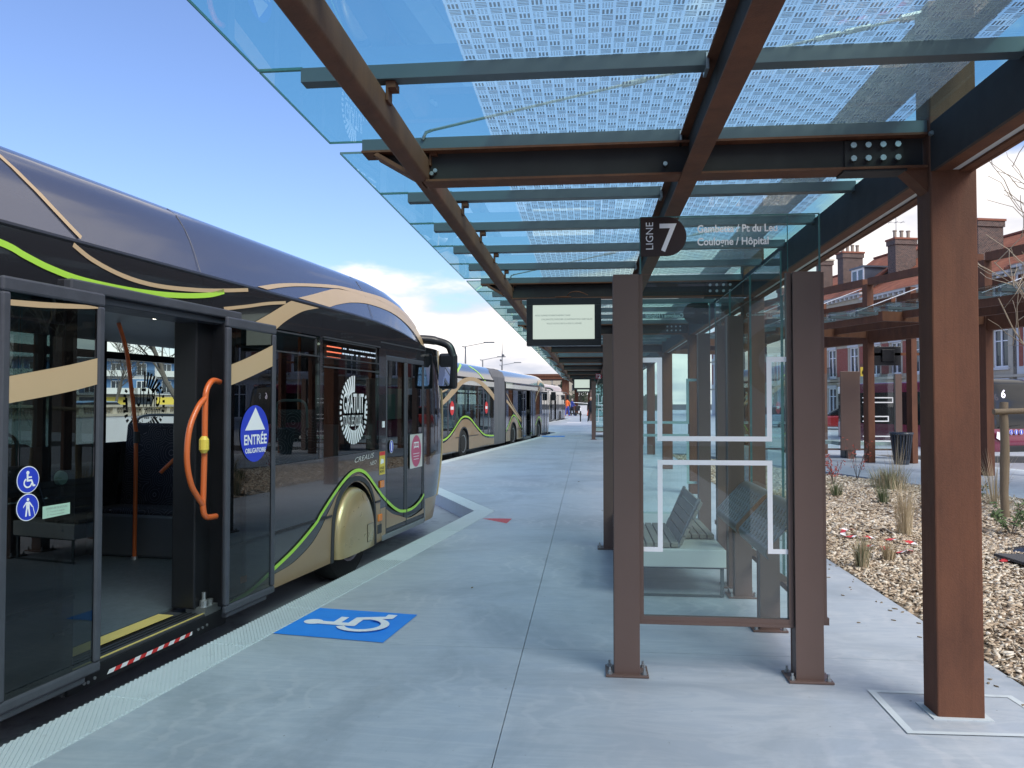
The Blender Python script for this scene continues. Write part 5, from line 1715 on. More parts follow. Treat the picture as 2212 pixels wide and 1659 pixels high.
# ---- second bus, bay beyond
def wave_livery(t, pts_gold, pts_green, s0, s1, arches):
    """gold skirt under a wavy boundary, cut around the arches, with a lime line above"""
    C = catmull(pts_gold, 10)
    xs = [p[0] for p in C]; zs = [p[1] for p in C]
    x = s0
    cur = []
    def low(s):
        for w in arches:
            if abs(s - w) < 0.56:
                return 0.30 + 0.52 * math.sqrt(max(0, 1 - ((s - w) / 0.56) ** 2))
        return 0.06
    rows = []
    n = 160
    for i in range(n + 1):
        s = s0 + (s1 - s0) * i / n
        z1 = interp(s, xs, zs)
        rows.append([(s, SIDE - 0.004, max(low(s), 0.06)), (s, SIDE - 0.004, max(z1, low(s) + 0.002))])
    MB().grid(rows).build('gold_panel', 'gold', t)
    line_ribbon('lime_line', pts_green, 0.055, 'green', t, flat(SIDE - 0.006), 0.0)
def far_bus(origin_y, xoff, name, label, open_door, colour):
    ox = kerb_x(origin_y) + 0.0
    t = thing(name, label, 'bus', (ox + xoff * 0.1294, origin_y + xoff * 0.9916, gz(origin_y)), math.atan2(0.9916, 0.1294), 'buses parked at the platform')
    t.scale = (1, 1, 0.91)
    low_, rf = ('anthracite', 'anthracite') if colour == 0 else ('anthracite', 'magenta')
    car_body(t, -2.0, 6.60, [4.43, -0.72], [(1.15, 2.60), (5.10, 6.56)], [(-1.9, 1.05), (2.70, 5.06)], True, roofmat=rf, lower=low_, open_door=True)
    for w in (4.40, -0.72):
        wheel(t, w, 0.40); wheel(t, w, 2.56, sgn=-1)
    door_leaf(t, 5.12, 5.82, 0.262, 0.10, 2.2, 0.03, 0.04, 'busglass_dark', 'front_door_leaf')
    door_leaf(t, 5.84, 6.55, 0.262, 0.10, 2.2, 0.03, 0.04, 'busglass_dark', 'front_door_leaf')
    door_leaf(t, 0.62, 1.22, 0.15, 0.09, 2.2)
    door_leaf(t, 2.52, 3.12, 0.15, 0.09, 2.2)
    MB().box(1.15, 2.6, 0.25, 0.5, -0.02, 0.09).build('door_sill', 'steel', t)
    bellows(t, -3.75, -2.0)
    car_body(t, -10.6, -3.75, [-7.5], [(-9.75, -8.35), (-5.85, -4.5)], [(-8.30, -5.95), (-4.45, -3.85), (-10.5, -9.8)], False, roofmat=rf, lower=low_)
    wheel(t, -7.5, 0.40); wheel(t, -7.5, 2.56, sgn=-1)
    for (a, c) in ((-9.75, -8.35), (-5.85, -4.5)):
        m_ = (a + c) / 2
        door_leaf(t, a + 0.01, m_ - 0.005, 0.262, 0.09, 2.2, 0.03, 0.05, 'busglass_dark')
        l = door_leaf(t, m_ + 0.005, c - 0.01, 0.262, 0.09, 2.2, 0.03, 0.05, 'busglass_dark')
        MB().box(a, c, 0.246, 0.3, 0.05, 0.09).build('sill', 'steel', t)
        if colour == 0:
            q = disc('red_disc', (m_ + (c - m_) / 2, 1.48), 0.2, 0.225, 'reddecal', l, 0.243)
            MB().box(m_ + 0.21, c - 0.21, 0.2415, 0.2425, 1.43, 1.53).build('white_bar', 'white', q)
    if colour == 0:
        MB().box(-10.55, -3.8, 0.238, 0.246, 2.27, 2.46).build('white_band', 'whiteband', t)
        MB().box(-1.98, 4.2, 0.238, 0.246, 2.27, 2.44).build('white_band', 'whiteband', t)
        gp = [(-10.6, 0.38), (-9.4, 0.42), (-8.7, 0.62), (-7.9, 1.0), (-7.4, 1.1), (-6.8, 1.02), (-6.0, 0.70), (-5.2, 0.42), (-4.5, 0.33), (-3.8, 0.30)]
        wave_livery(t, gp, [(x, z + 0.09) for x, z in gp], -10.6, -3.77, [-7.5])
        gp = [(-1.98, 0.38), (-1.5, 0.66), (-0.95, 0.98), (-0.6, 1.03), (-0.1, 0.88), (0.6, 0.50), (1.1, 0.33)]
        wave_livery(t, gp, [(x, z + 0.09) for x, z in gp], -1.98, 1.1, [-0.72])
        gp = [(2.6, 0.1), (3.2, 0.25), (3.9, 0.62), (4.4, 0.88), (4.9, 0.75), (5.1, 0.6)]
        wave_livery(t, gp, [(x, z + 0.08) for x, z in gp], 2.62, 5.09, [4.43])
        ribbon('beige_band', [(-10.5, 1.66), (-9.7, 1.70), (-8.6, 2.16), (-7.7, 2.44), (-6.8, 2.55), (-5.8, 2.50), (-4.5, 2.22), (-3.8, 1.98)], [(-10.5, 1.52), (-9.7, 1.55), (-8.5, 1.94), (-7.7, 2.26), (-6.8, 2.42), (-5.8, 2.34), (-4.5, 2.0), (-3.8, 1.74)], 'gold_flat', t, flat(0.235), 0.0)
        line_ribbon('beige_line', [(-10.4, 1.95), (-9.6, 2.0), (-8.7, 2.2)], 0.06, 'gold_flat', t, flat(0.235), 0.0)
        line_ribbon('beige_line', [(-1.9, 1.75), (-1.0, 1.45), (0.2, 1.0), (0.9, 0.80)], 0.13, 'gold_flat', t, flat(0.243), 0.0)
        line_ribbon('beige_line', [(-1.9, 2.05), (-1.0, 1.6), (0.2, 1.12), (0.9, 0.92)], 0.05, 'gold_flat', t, flat(0.243), 0.0)
        line_ribbon('beige_line', [(2.9, 1.1), (3.5, 1.6), (4.1, 2.1), (4.8, 2.45)], 0.08, 'gold_flat', t, flat(0.243), 0.0)
        line_ribbon('lime_line', [(-9.0, 2.2), (-8.3, 2.55), (-7.7, 2.78), (-7.0, 3.0)], 0.07, 'green', t)
        line_ribbon('lime_line', [(-6.2, 2.98), (-5.6, 2.80), (-5.2, 2.6), (-4.9, 2.4), (-4.6, 2.2)], 0.07, 'green', t)
        ribbon('beige_band', [(4.3, 2.56), (4.8, 2.78), (5.5, 2.84), (6.2, 2.74), (6.7, 2.55)], [(4.6, 2.56), (5.0, 2.68), (5.5, 2.72), (6.1, 2.62), (6.4, 2.5)], 'gold_flat', t)
        MB().box(-9.9, -9.82, 0.25, 0.26, 0.1, 2.2).build('door_edge', 'steel', t)
    arm = catmull([(6.85, 0.62, 2.40), (7.0, 0.42, 2.47), (7.12, 0.20, 2.44), (7.16, 0.06, 2.34)], 4)
    MB().tube(arm, 0.045, 8).build('mirror_arm', 'black', t, smooth=True)
    MB().box(7.10, 7.22, -0.07, 0.16, 1.80, 2.26).build('mirror_housing', 'black', t, bevel=0.03)
    for x in (-6.5, 0.5):
        seat(t, x, 0.35, 1, 0.42); seat(t, x - 1.2, 1.8, 1, 0.42)
    return t
bus2 = far_bus(30.38, 0.35, 'articulated_bus', 'articulated bus with grey bellows and red door discs, second in the row', True, 0)
bus3 = far_bus(57.38, 0.35, 'articulated_bus', 'pale bus with maroon roof, third and farthest in the row', True, 1)

# passenger seated by the rear window of the second bus
def skin_figure(name, joints, edges, radii, mat, parent=None, sub=1):
    me = bpy.data.meshes.new(name)
    me.from_pydata(joints, edges, [])
    o = bpy.data.objects.new(name, me)
    COL.objects.link(o)
    me.materials.append(M[mat])
    md = o.modifiers.new('skin', 'SKIN')
    for i, v in enumerate(me.skin_vertices[0].data):
        r = radii[i]
        v.radius = (r, r) if not isinstance(r, tuple) else r
    me.skin_vertices[0].data[0].use_root = True
    md.use_smooth_shade = True
    s = o.modifiers.new('sub', 'SUBSURF'); s.levels = sub; s.render_levels = sub
    o.parent = parent
    return o
def person(loc, rz, label, top, legs, head='skin', arms='down', seated=False, hairm='hair', h=1.75):
    t = thing('person', label, 'person', loc, rz)
    k = h / 1.75
    hip = 0.93 if not seated else 0.5
    J = [(0, 0, hip), (0, 0, hip + 0.18), (0, 0, hip + 0.36), (0, 0.0, hip + 0.50), (0, 0.01, hip + 0.59), (0, 0.02, hip + 0.66), (0, 0.03, hip + 0.74), (0, 0.03, hip + 0.80)]
    E_ = [(i, i + 1) for i in range(7)]
    rad = [0.15, 0.135, 0.155, 0.12, 0.055, 0.075, 0.092, 0.06]
    def chain(start, pts, rr):
        prev = start
        for p, r in zip(pts, rr):
            J.append(p); rad.append(r); E_.append((prev, len(J) - 1)); prev = len(J) - 1
    for sx in (-1, 1):
        if arms == 'down':
            chain(3, [(sx * 0.19, 0, hip + 0.47), (sx * 0.24, -0.02, hip + 0.2), (sx * 0.25, 0.05, hip - 0.03), (sx * 0.25, 0.09, hip - 0.13)], [0.07, 0.052, 0.038, 0.04])
        else:
            chain(3, [(sx * 0.19, 0, hip + 0.46), (sx * 0.23, 0.08, hip + 0.22), (sx * 0.12, 0.32, hip + 0.16), (sx * 0.08, 0.40, hip + 0.17)], [0.07, 0.052, 0.038, 0.04])
        if not seated:
            st = 0.12 * sx
            chain(0, [(sx * 0.09, 0, hip - 0.08), (sx * 0.11, st * 0.8, hip - 0.46), (sx * 0.12, st * 1.6 - 0.03, 0.09), (sx * 0.13, st * 1.6 + 0.1, 0.045)], [0.11, 0.075, 0.05, 0.045])
        else:
            chain(0, [(sx * 0.1, 0.05, hip), (sx * 0.12, 0.44, hip + 0.02), (sx * 0.12, 0.46, 0.10), (sx * 0.12, 0.56, 0.05)], [0.11, 0.08, 0.055, 0.045])
    J = [(p[0] * k, p[1] * k, p[2] * k) for p in J]
    body = skin_figure('body', J, E_, [r * k for r in rad], top, t)
    # head, hair, trousers as simple child shells
    hz = (hip + 0.735) * k
    hd = MB().lathe([(0.0, -0.125), (0.05, -0.115), (0.08, -0.06), (0.088, 0.0), (0.085, 0.06), (0.05, 0.105), (0, 0.118)], (0, 0.035 * k, hz), 14, cap=False)
    hd.add([(-0.012, 0.118, hz - 0.02), (0.012, 0.118, hz - 0.02), (0, 0.145, hz - 0.025), (0, 0.115, hz + 0.03)], [(0, 1, 2), (0, 2, 3), (1, 3, 2)])
    hd.build('head', 'skin', t, smooth=True)
    MB().lathe([(0.0, 0.128), (0.055, 0.115), (0.092, 0.065), (0.097, 0.0), (0.094, -0.03)], (0, 0.018 * k, hz + 0.012), 14, cap=False).build('hair', hairm, t, smooth=True)
    if not seated:
        for sx in (-1, 1):
            st = 0.12 * sx
            MB().tube([(sx * 0.075 * k, 0, (hip + 0.03) * k), (sx * 0.10 * k, 0, (hip - 0.1) * k), (sx * 0.11 * k, st * 0.8 * k, (hip - 0.46) * k), (sx * 0.12 * k, (st * 1.6 - 0.03) * k, 0.10 * k)], [0.125 * k, 0.115 * k, 0.088 * k, 0.075 * k], 12).build('trouser_leg', legs, t, smooth=True)
    return t
ang = math.atan2(0.9916, 0.1294)
def on_bus2(s, d, z):
    ox, oy = bus2.location.x, bus2.location.y
    return (ox + s * 0.1294 - d * 0.9916, oy + s * 0.9916 + d * 0.1294, z + bus2.location.z)
person(on_bus2(-7.35, 0.62, 0.42), ang - math.pi / 2 + 0.4, 'passenger in a pale hooded jacket seated behind the window of the second bus', 'cloth_white', 'cloth_dark', seated=True, arms='fwd')
person((-2.0, 74.5, gz(74.5)), -0.4, 'worker in orange hi vis vest and blue trousers at the far end of the platform', 'cloth_orange', 'cloth_blue', arms='fwd')
person((-1.55, 75.6, gz(75.6)), -0.9, 'person in dark blue beside the worker in the orange vest', 'cloth_blue', 'cloth_dark', arms='fwd', h=1.65)
person((0.22, 56.5, gz(56.5)), 2.6, 'person in a long dark coat standing by the far glass shelter', 'cloth_dark', 'cloth_dark')

# small things at the far end
def bollard(x, y, label, h=1.0):
    t = thing('bollard', label, 'bollard', (x, y, gz(y)), 0, 'bollards at the far end')
    MB().lathe([(0.05, 0), (0.05, h - 0.22), (0, h - 0.22)], n=12).build('post', 'black', t)
    MB().lathe([(0.052, h - 0.22), (0.052, h - 0.02), (0.03, h), (0, h)], n=12).build('white_top', 'white', t)
bollard(-0.55, 57, 'black bollard with white top in the middle of the far platform')
bollard(-2.35, 66, 'black bollard with white top beside the third bus')
cn = thing('traffic_cone', 'orange traffic cone standing at the far end of the platform', 'traffic cone', (0.05, 76, gz(76)))
MB().box(-0.2, 0.2, -0.2, 0.2, 0, 0.04).build('base', 'black', cn)
MB().lathe([(0.16, 0.04), (0.03, 0.72), (0, 0.72)], n=14).build('cone', 'cloth_orange', cn)
sc_ = thing('mobility_scooter', 'dark mobility scooter among the workers at the far end', 'scooter', (-1.2, 76.5, gz(76.5)), 0.5)
for (x, y) in ((-0.28, 0.5), (0.28, 0.5), (-0.28, -0.45), (0.28, -0.45)):
    MB().lathe([(0, -0.04), (0.17, -0.04), (0.17, 0.04), (0, 0.04)], (x, y, 0.17), 12, 'x').build('wheel', 'tyre', sc_)
MB().box(-0.22, 0.22, -0.6, 0.6, 0.16, 0.26).build('deck', 'black', sc_, bevel=0.02)
MB().box(-0.23, 0.23, -0.5, -0.1, 0.5, 0.6).box(-0.23, 0.23, -0.55, -0.47, 0.6, 1.0).build('seat', 'black', sc_, bevel=0.03)
MB().tube([(0, 0.5, 0.2), (0, 0.35, 0.95)], 0.03, 8).tube([(-0.25, 0.33, 0.98), (0.25, 0.33, 0.98)], 0.018, 8).build('steering_column', 'magenta', sc_)
# barrier and pale site boxes
for i, (x, y, w, lab) in enumerate(((-0.55, 79, 0.9, 'grey white site box standing on the far platform'),)):
    q = thing('site_box', lab, 'box', (x, y, gz(y)))
    MB().box(-w / 2, w / 2, 0, 0.8, 0.05, 1.05).build('box', 'stone_white', q, bevel=0.03)
    MB().box(-w / 2 - 0.03, w / 2 + 0.03, -0.03, 0.83, 1.05, 1.10).build('lid', 'zinc', q)
b = MB().bar((-1.7, 76, 1.35 + gz(76)), (1.6, 76.5, 1.12 + gz(76)), 0.05, 0.05).bar((-1.7, 76, gz(76)), (-1.7, 76, 1.35 + gz(76)), 0.05, 0.05).bar((1.6, 76.5, gz(76)), (1.6, 76.5, 1.12 + gz(76)), 0.05, 0.05)
tag(b.build('barrier_pole', 'white'), 'thin pale barrier pole stretched across the far end of the platform', 'barrier')

# far transverse canopy with stout posts
fc = thing('far_canopy', 'distant brown canopy roof standing crosswise beyond the buses', 'canopy', (0, 0, 0))
zc0 = gz(85)
MB().prism([(-12.6, 4.55), (-10.5, 4.30), (3, 4.30), (3, 4.75), (-12.9, 4.75)], 84, 90).build('roof', 'corten_dark', fc)
MB().box(-12.8, 3, 83.9, 83.99, 4.60, 4.85).build('fascia', 'corten', fc)
for (x, y, w) in ((-2.45, 85, 0.75), (-1.3, 88, 0.4), (0.25, 90, 0.5), (2.6, 86, 0.5)):
    MB().box(x - w / 2, x + w / 2, y - w / 2, y + w / 2, zc0, 4.32).build('post', 'corten', fc, bevel=0.01)
MB().box(-4.6, -3.1, 85.5, 85.8, 2.9, 3.55).build('display', 'black', fc)

# ------------------------------------------------------------------ street lamps and mast
def lamp(x, y, h, label, arm=1.9):
    z = gz(min(y, 110)) - 0.2
    t = thing('street_lamp', label, 'street lamp', (x, y, z), 0, 'street lamps behind the buses')
    MB().tube([(0, 0, 0), (0, 0, h)], [0.11, 0.07], 10).build('pole', 'lamp_steel', t)
    MB().tube([(-0.35, 0, h + 0.05), (0, 0, h - 0.2)], 0.03, 6).tube([(-0.35, 0, h + 0.05), (0, 0, h), (arm, 0, h + 0.35)], 0.035, 6).build('arm', 'lamp_steel', t)
    MB().box(arm - 0.1, arm + 0.95, -0.14, 0.14, h + 0.33, h + 0.45).build('lamp_head', 'lamp_steel', t, bevel=0.03)
lamp(-11.9, 74.2, 7.0, 'double arm street lamp behind the second bus, leftmost and tallest of the lamps', 1.9)
lamp(-12.95, 94.2, 6.7, 'street lamp second from the left over the bus roof')
lamp(-12.5, 111.3, 6.8, 'street lamp just behind the thin antenna mast')
lamp(-5.6, 121, 4.8, 'low street lamp between the third bus and the canopy edge', 1.6)
t = thing('antenna_mast', 'thin mast with two round cameras standing between street lamps', 'mast', (-10.0, 89.5, 0.2))
MB().tube([(0, 0, 0), (0, 0, 7.0), (0, 0, 8.9)], [0.09, 0.06, 0.012], 8).build('pole', 'lamp_steel', t)
MB().lathe([(0, -0.16), (0.13, -0.1), (0.16, 0), (0.1, 0.12), (0, 0.14)], (0.12, 0, 7.1), 12).build('camera', 'lamp_steel', t)
MB().lathe([(0, -0.16), (0.13, -0.1), (0.16, 0), (0.1, 0.12), (0, 0.14)], (-0.14, 0, 6.5), 12).build('camera', 'lamp_steel', t)

# ------------------------------------------------------------------ planting bed with bark chips
bed_poly = [(2.455, -6.0), (12.0, -6.0), (9.6, 8.4), (7.2, 13.6), (5.26, 17.7), (2.455, 23.6)]
b = MB()
N = 60
def bed_right(y):
    return interp(y, [-6, 8.4, 13.6, 17.7, 23.6], [12.0, 9.6, 7.2, 5.26, 2.5])
def bed_h(x, y):
    e = min(1.0, (x - 2.45) / 0.5, max(0.0, (bed_right(y) - x) / 0.5))
    return (-0.02 + 0.035 * e + 0.02 * math.sin(x * 2.1 + y * 0.7) * e + 0.015 * math.sin(y * 3.3 - x * 1.7) * e) + gz(y)
rows = []
for i in range(N + 1):
    y = -6 + 29.6 * i / N
    l, r = 2.455, bed_right(y)
    rows.append([(l + (r - l) * j / 24, y, bed_h(l + (r - l) * j / 24, y)) for j in range(25)])
b.grid(rows)
struct(b.build('planting_bed', 'soil', smooth=True), 'planting bed covered with bark chips right of the platform')
rng = np.random.default_rng(5)
def chips(n, ya, yb, smin, smax, name, label):
    ys_ = rng.uniform(ya, yb, n * 2)
    # denser near the camera
    xr = np.interp(ys_, [-6, 8.4, 13.6, 17.7, 23.6], [12.0, 9.6, 7.2, 5.26, 2.5])
    xs_ = rng.uniform(2.47, 9.0, n * 2)
    keep = (xs_ < xr - 0.03) & (xs_ < 1.0 + ys_ * 0.62 + 1.5)
    xs_, ys_ = xs_[keep][:n], ys_[keep][:n]
    m_ = len(xs_)
    e = np.minimum(1.0, np.minimum((xs_ - 2.45) / 0.5, (np.interp(ys_, [-6, 8.4, 13.6, 17.7, 23.6], [12.0, 9.6, 7.2, 5.26, 2.5]) - xs_) / 0.5))
    zz = (-0.02 + 0.035 * e + 0.02 * np.sin(xs_ * 2.1 + ys_ * 0.7) * e + 0.015 * np.sin(ys_ * 3.3 - xs_ * 1.7) * e) + 0.006 * np.maximum(0, ys_ - 10)
    L = rng.uniform(smin, smax, m_) * rng.choice([1, 1, 1.5], m_); W = L * rng.uniform(0.25, 0.6, m_); T = rng.uniform(0.003, 0.010, m_)
    a = rng.uniform(0, np.pi, m_); tx = rng.normal(0, 0.30, m_); ty = rng.normal(0, 0.30, m_)
    base = np.array([(-1, -0.6, 0), (0.1, -1, 0), (1, -0.35, 0), (0.8, 0.7, 0), (-0.5, 1, 0)], float)
    vs = np.zeros((m_, 10, 3))
    jit = rng.uniform(0.7, 1.2, (m_, 5, 1))
    bx = base[None, :, 0:1] * jit * (L / 2)[:, None, None]
    by = base[None, :, 1:2] * jit * (W / 2)[:, None, None]
    ca, sa = np.cos(a)[:, None, None], np.sin(a)[:, None, None]
    px = bx * ca - by * sa; py = bx * sa + by * ca
    pz = px * tx[:, None, None] + py * ty[:, None, None]
    top = np.concatenate([px + xs_[:, None, None], py + ys_[:, None, None], pz + (zz + rng.uniform(0.004, 0.028, m_))[:, None, None]], axis=2)
    vs[:, :5] = top
    vs[:, 5:] = top - np.array([0, 0, 1])[None, None, :] * T[:, None, None]
    vs[:, 5:, :2] = top[:, :, :2]
    F_ = np.array([[0, 1, 2], [0, 2, 3], [0, 3, 4]])
    sd_ = []
    for i in range(5):
        j = (i + 1) % 5
        sd_ += [[i, i + 5, j + 5], [i, j + 5, j]]
    F_ = np.concatenate([F_, np.array(sd_)])
    fc_ = (F_[None] + (np.arange(m_) * 10)[:, None, None]).reshape(-1, 3)
    me = bpy.data.meshes.new(name)
    me.vertices.add(m_ * 10)
    me.vertices.foreach_set('co', vs.reshape(-1))
    nf = len(fc_)
    me.loops.add(nf * 3); me.polygons.add(nf)
    me.loops.foreach_set('vertex_index', fc_.reshape(-1).astype(np.int32))
    me.polygons.foreach_set('loop_start', (np.arange(nf) * 3).astype(np.int32))
    me.polygons.foreach_set('loop_total', np.full(nf, 3, np.int32))
    at = me.attributes.new('tone', 'FLOAT', 'POINT')
    at.data.foreach_set('value', np.repeat(np.clip(rng.normal(0.62, 0.25, m_), 0, 1), 10).astype(np.float32))
    me.update(); me.validate()
    me.materials.append(M['chip'])
    o = bpy.data.objects.new(name, me)
    COL.objects.link(o)
    return tag(o, label, None, kind='stuff')
def stray(n):
    b = MB()
    rnd = random.Random(4)
    for i in range(n):
        y = rnd.uniform(4.2, 16); x = 2.44 - abs(rnd.gauss(0, 0.22))
        if rnd.random() < 0.15: x = rnd.uniform(-1.2, 2.3)
        a = rnd.uniform(0, 6.28); L = rnd.uniform(0.008, 0.022); W = L * rnd.uniform(0.3, 0.5)
        ca, sa = math.cos(a), math.sin(a)
        P = [(-L, -W * 0.5), (0.1 * L, -W), (L, 0), (0, W)]
        lo = [(x + u * ca - v * sa, y + u * sa + v * ca, gz(y) + 0.001) for u, v in P]
        hi = [(p[0], p[1], p[2] + 0.006) for p in lo]
        b.add(lo + hi, [(4, 5, 6, 7), (0, 1, 5, 4), (1, 2, 6, 5), (2, 3, 7, 6), (3, 0, 4, 7)])
    o = b.build('stray_chips', 'wood', None)
    tag(o, 'stray bark chips and bits scattered on the platform edge', None, kind='stuff')
stray(60)
chips(34000, 3.5, 9.5, 0.022, 0.055, 'bark_chips', 'pale brown bark chips covering the near planting bed')
chips(30000, 9.5, 23.5, 0.035, 0.075, 'bark_chips', 'bark chips on the far part of the planting bed')
chips(5000, -2.0, 3.5, 0.03, 0.06, 'bark_chips', 'bark chips beside the platform behind the camera')

# tufts and small plants
def tuft(x, y, h, r, n, mats, label, name='grass_tuft', cat='plant', spread=0.5, w=0.004, group=None):
    t = None
    b = MB()
    z = bed_h(x, y) + 0.005 if x < bed_right(y) else gz(y)
    for i in range(n):
        a = random.uniform(0, 2 * math.pi); q = random.uniform(0, r * 0.5)
        hh = h * random.uniform(0.5, 1.0)
        lean = random.uniform(0.1, 1) * spread * hh
        p0 = Vector((q * math.cos(a), q * math.sin(a), 0))
        p1 = p0 + Vector((math.cos(a) * lean * 0.35, math.sin(a) * lean * 0.35, hh * 0.55))
        p2 = p0 + Vector((math.cos(a) * lean, math.sin(a) * lean, hh))
        s = Vector((-math.sin(a + random.uniform(-1, 1)), math.cos(a), 0)).normalized() * w
        b.k = random.randrange(len(mats))
        b.add([p0 - s, p0 + s, p1 + s * 0.8, p1 - s * 0.8, p2], [(0, 1, 2, 3), (3, 2, 4)])
    o = b.build(name, mats, None, nofix=True)
    o.location = (x, y, z)
    return tag(o, label, cat, group)
tuft(2.66, 7.85, 0.34, 0.10, 160, ['straw', 'straw_green'], 'dry tuft of grass at the bed edge close to the shelter')
tuft(2.62, 11.6, 0.42, 0.16, 200, ['straw_green', 'straw'], 'green and straw tuft behind the right shelter post')
tuft(3.02, 8.15, 0.22, 0.12, 120, ['straw'], 'low straw coloured tuft beside the red and white tape')
tuft(3.75, 9.6, 0.75, 0.2, 150, ['straw'], 'tall thin dry grass in the middle of the bark bed', spread=0.35, w=0.003)
tuft(3.55, 7.95, 0.22, 0.12, 110, ['straw'], 'flattened straw tuft just left of the big rusty post')
tuft(5.35, 14.4, 0.46, 0.6, 420, ['straw_green', 'straw', 'straw_green'], 'wide grey green grass clump at the back of the bed', spread=0.6, w=0.005)
tuft(5.6, 14.7, 1.15, 0.3, 40, ['straw'], 'very tall thin stalks rising from the back grass clump', spread=0.25, w=0.003)
tuft(6.25, 12.6, 0.9, 0.2, 60, ['straw'], 'curled dry stalks between the big post and the farther post', spread=0.7, w=0.004)
tuft(4.6, 12.6, 0.35, 0.18, 120, ['leaf_green', 'straw_green'], 'small green shrub seedling left of the wide grass clump')
tuft(4.2, 13.6, 0.3, 0.2, 100, ['leaf_green', 'straw_green'], 'small green seedling near the red leaved plant')
tuft(4.05, 5.95, 0.28, 0.1, 60, ['leaf_green', 'straw_green'], 'green seedling close behind the big rusty post')
tuft(4.30, 7.55, 0.40, 0.1, 50, ['straw'], 'dry stalks standing in front of the black plastic sheet', spread=0.3)
def leafy(x, y, h, mat, label, n=70, r=0.18, ls=0.03):
    z = bed_h(x, y)
    t = thing('small_shrub', label, 'plant', (x, y, z))
    st = MB()
    lf = MB()
    for i in range(7):
        a = random.uniform(0, 6.28); hh = h * random.uniform(0.6, 1)
        tip = Vector((math.cos(a) * r, math.sin(a) * r, hh))
        st.tube([(0, 0, 0), tip * 0.5 + Vector((0, 0, hh * 0.1)), tip], 0.004, 5)
        for k in range(n // 7):
            p = tip * random.uniform(0.4, 1.0) + Vector([random.gauss(0, 0.03) for _ in range(3)])
            d = Vector([random.gauss(0, 1) for _ in range(3)]).normalized() * ls
            e = d.orthogonal().normalized() * ls * 0.4
            lf.add([p - d, p + e, p + d, p - e], [(0, 1, 2, 3)])
    st.build('stem', 'bark_grey', t)
    o = lf.build('foliage', mat, t, nofix=True); o['kind'] = 'stuff'
leafy(4.65, 15.2, 0.62, 'leaf_red', 'red leaved shrub at the back left of the bark bed', 120)
leafy(5.45, 16.3, 0.95, 'leaf_red', 'taller thin red leaved shrub behind the bark bed', 70, 0.25)
leafy(5.15, 10.0, 0.42, 'leaf_green', 'bright green leafy plant at the foot of the wooden tree stake', 160, 0.2, 0.04)
leafy(6.1, 12.9, 0.35, 'leaf_green', 'dark green small plant right of the big post', 90)
# barrier tape lying on the chips
def tape(pts, label):
    C = catmull(pts, 6)
    b = MB()
    for i in range(len(C) - 1):
        b.k = (i // 3) % 2
        a, c = Vector(C[i]), Vector(C[i + 1])
        d = (c - a).normalized(); s = Vector((-d.y, d.x, 0.35 * math.sin(i))).normalized() * 0.03
        za = bed_h(a.x, a.y) + 0.03 + a.z; zc_ = bed_h(c.x, c.y) + 0.03 + c.z
        b.add([(a.x - s.x, a.y - s.y, za - s.z), (a.x + s.x, a.y + s.y, za + s.z), (c.x + s.x, c.y + s.y, zc_ + s.z), (c.x - s.x, c.y - s.y, zc_ - s.z)], [(0, 1, 2, 3)])
    tag(b.build('barrier_tape', ['reddecal', 'white']), label, 'tape', 'scraps of barrier tape on the bark')
tape([(3.2, 9.75, 0.0), (3.05, 9.6, 0.02), (2.98, 9.35, 0.0), (3.12, 9.2, 0.03), (3.3, 9.25, 0.0)], 'crumpled red and white tape, the loop farthest from the camera')
tape([(3.38, 9.2, 0.0), (3.5, 9.0, 0.03), (3.6, 8.85, 0.0)], 'short scrap of red tape beside the tall dry grass')
tape([(3.0, 8.85, 0), (3.15, 8.7, 0.03), (3.2, 8.5, 0.0), (3.3, 8.35, 0.03), (3.4, 8.6, 0.0)], 'longest crumpled red and white tape nearest the platform edge')
tape([(3.45, 8.35, 0), (3.62, 8.25, 0.03), (3.78, 8.1, 0.0)], 'red and white tape strip near the straw tufts')
tape([(3.98, 7.95, 0.0), (4.12, 7.9, 0.03), (4.2, 7.95, 0.0)], 'tiny scrap of red tape touching the big rusty post outline')
# black plastic sheet and grey slab at the right edge
t = thing('plastic_sheet', 'crumpled black plastic sheet lying on the bark at the right edge', 'plastic sheet', (5.1, 8.45, bed_h(5.1, 8.4)))
rows = []
for i in range(17):
    r_ = []
    for j in range(13):
        x = (i / 16 - 0.5) * 1.5; y = (j / 12 - 0.5) * 0.9
        e = max(0, 1 - (abs(i / 8 - 1)) ** 3) * max(0, 1 - (abs(j / 6 - 1)) ** 3)
        r_.append((x, y, 0.02 + e * (0.11 + 0.04 * math.sin(i * 1.3 + j * 0.8) + 0.03 * math.sin(j * 2.1 - i))))
    rows.append(r_)
MB().grid(rows).build('sheet', 'bag', t, smooth='all')
q = MB().box(-0.5, 0.5, -0.28, 0.28, 0, 0.03)
o = q.build('paving_slab', 'asphalt', None, bevel=0.005)
o.location = (4.55, 7.95, bed_h(4.55, 8.0) + 0.03); o.rotation_euler = (0.04, 0.05, 0.25)
tag(o, 'dark grey square slab lying beside the black plastic sheet', 'slab')

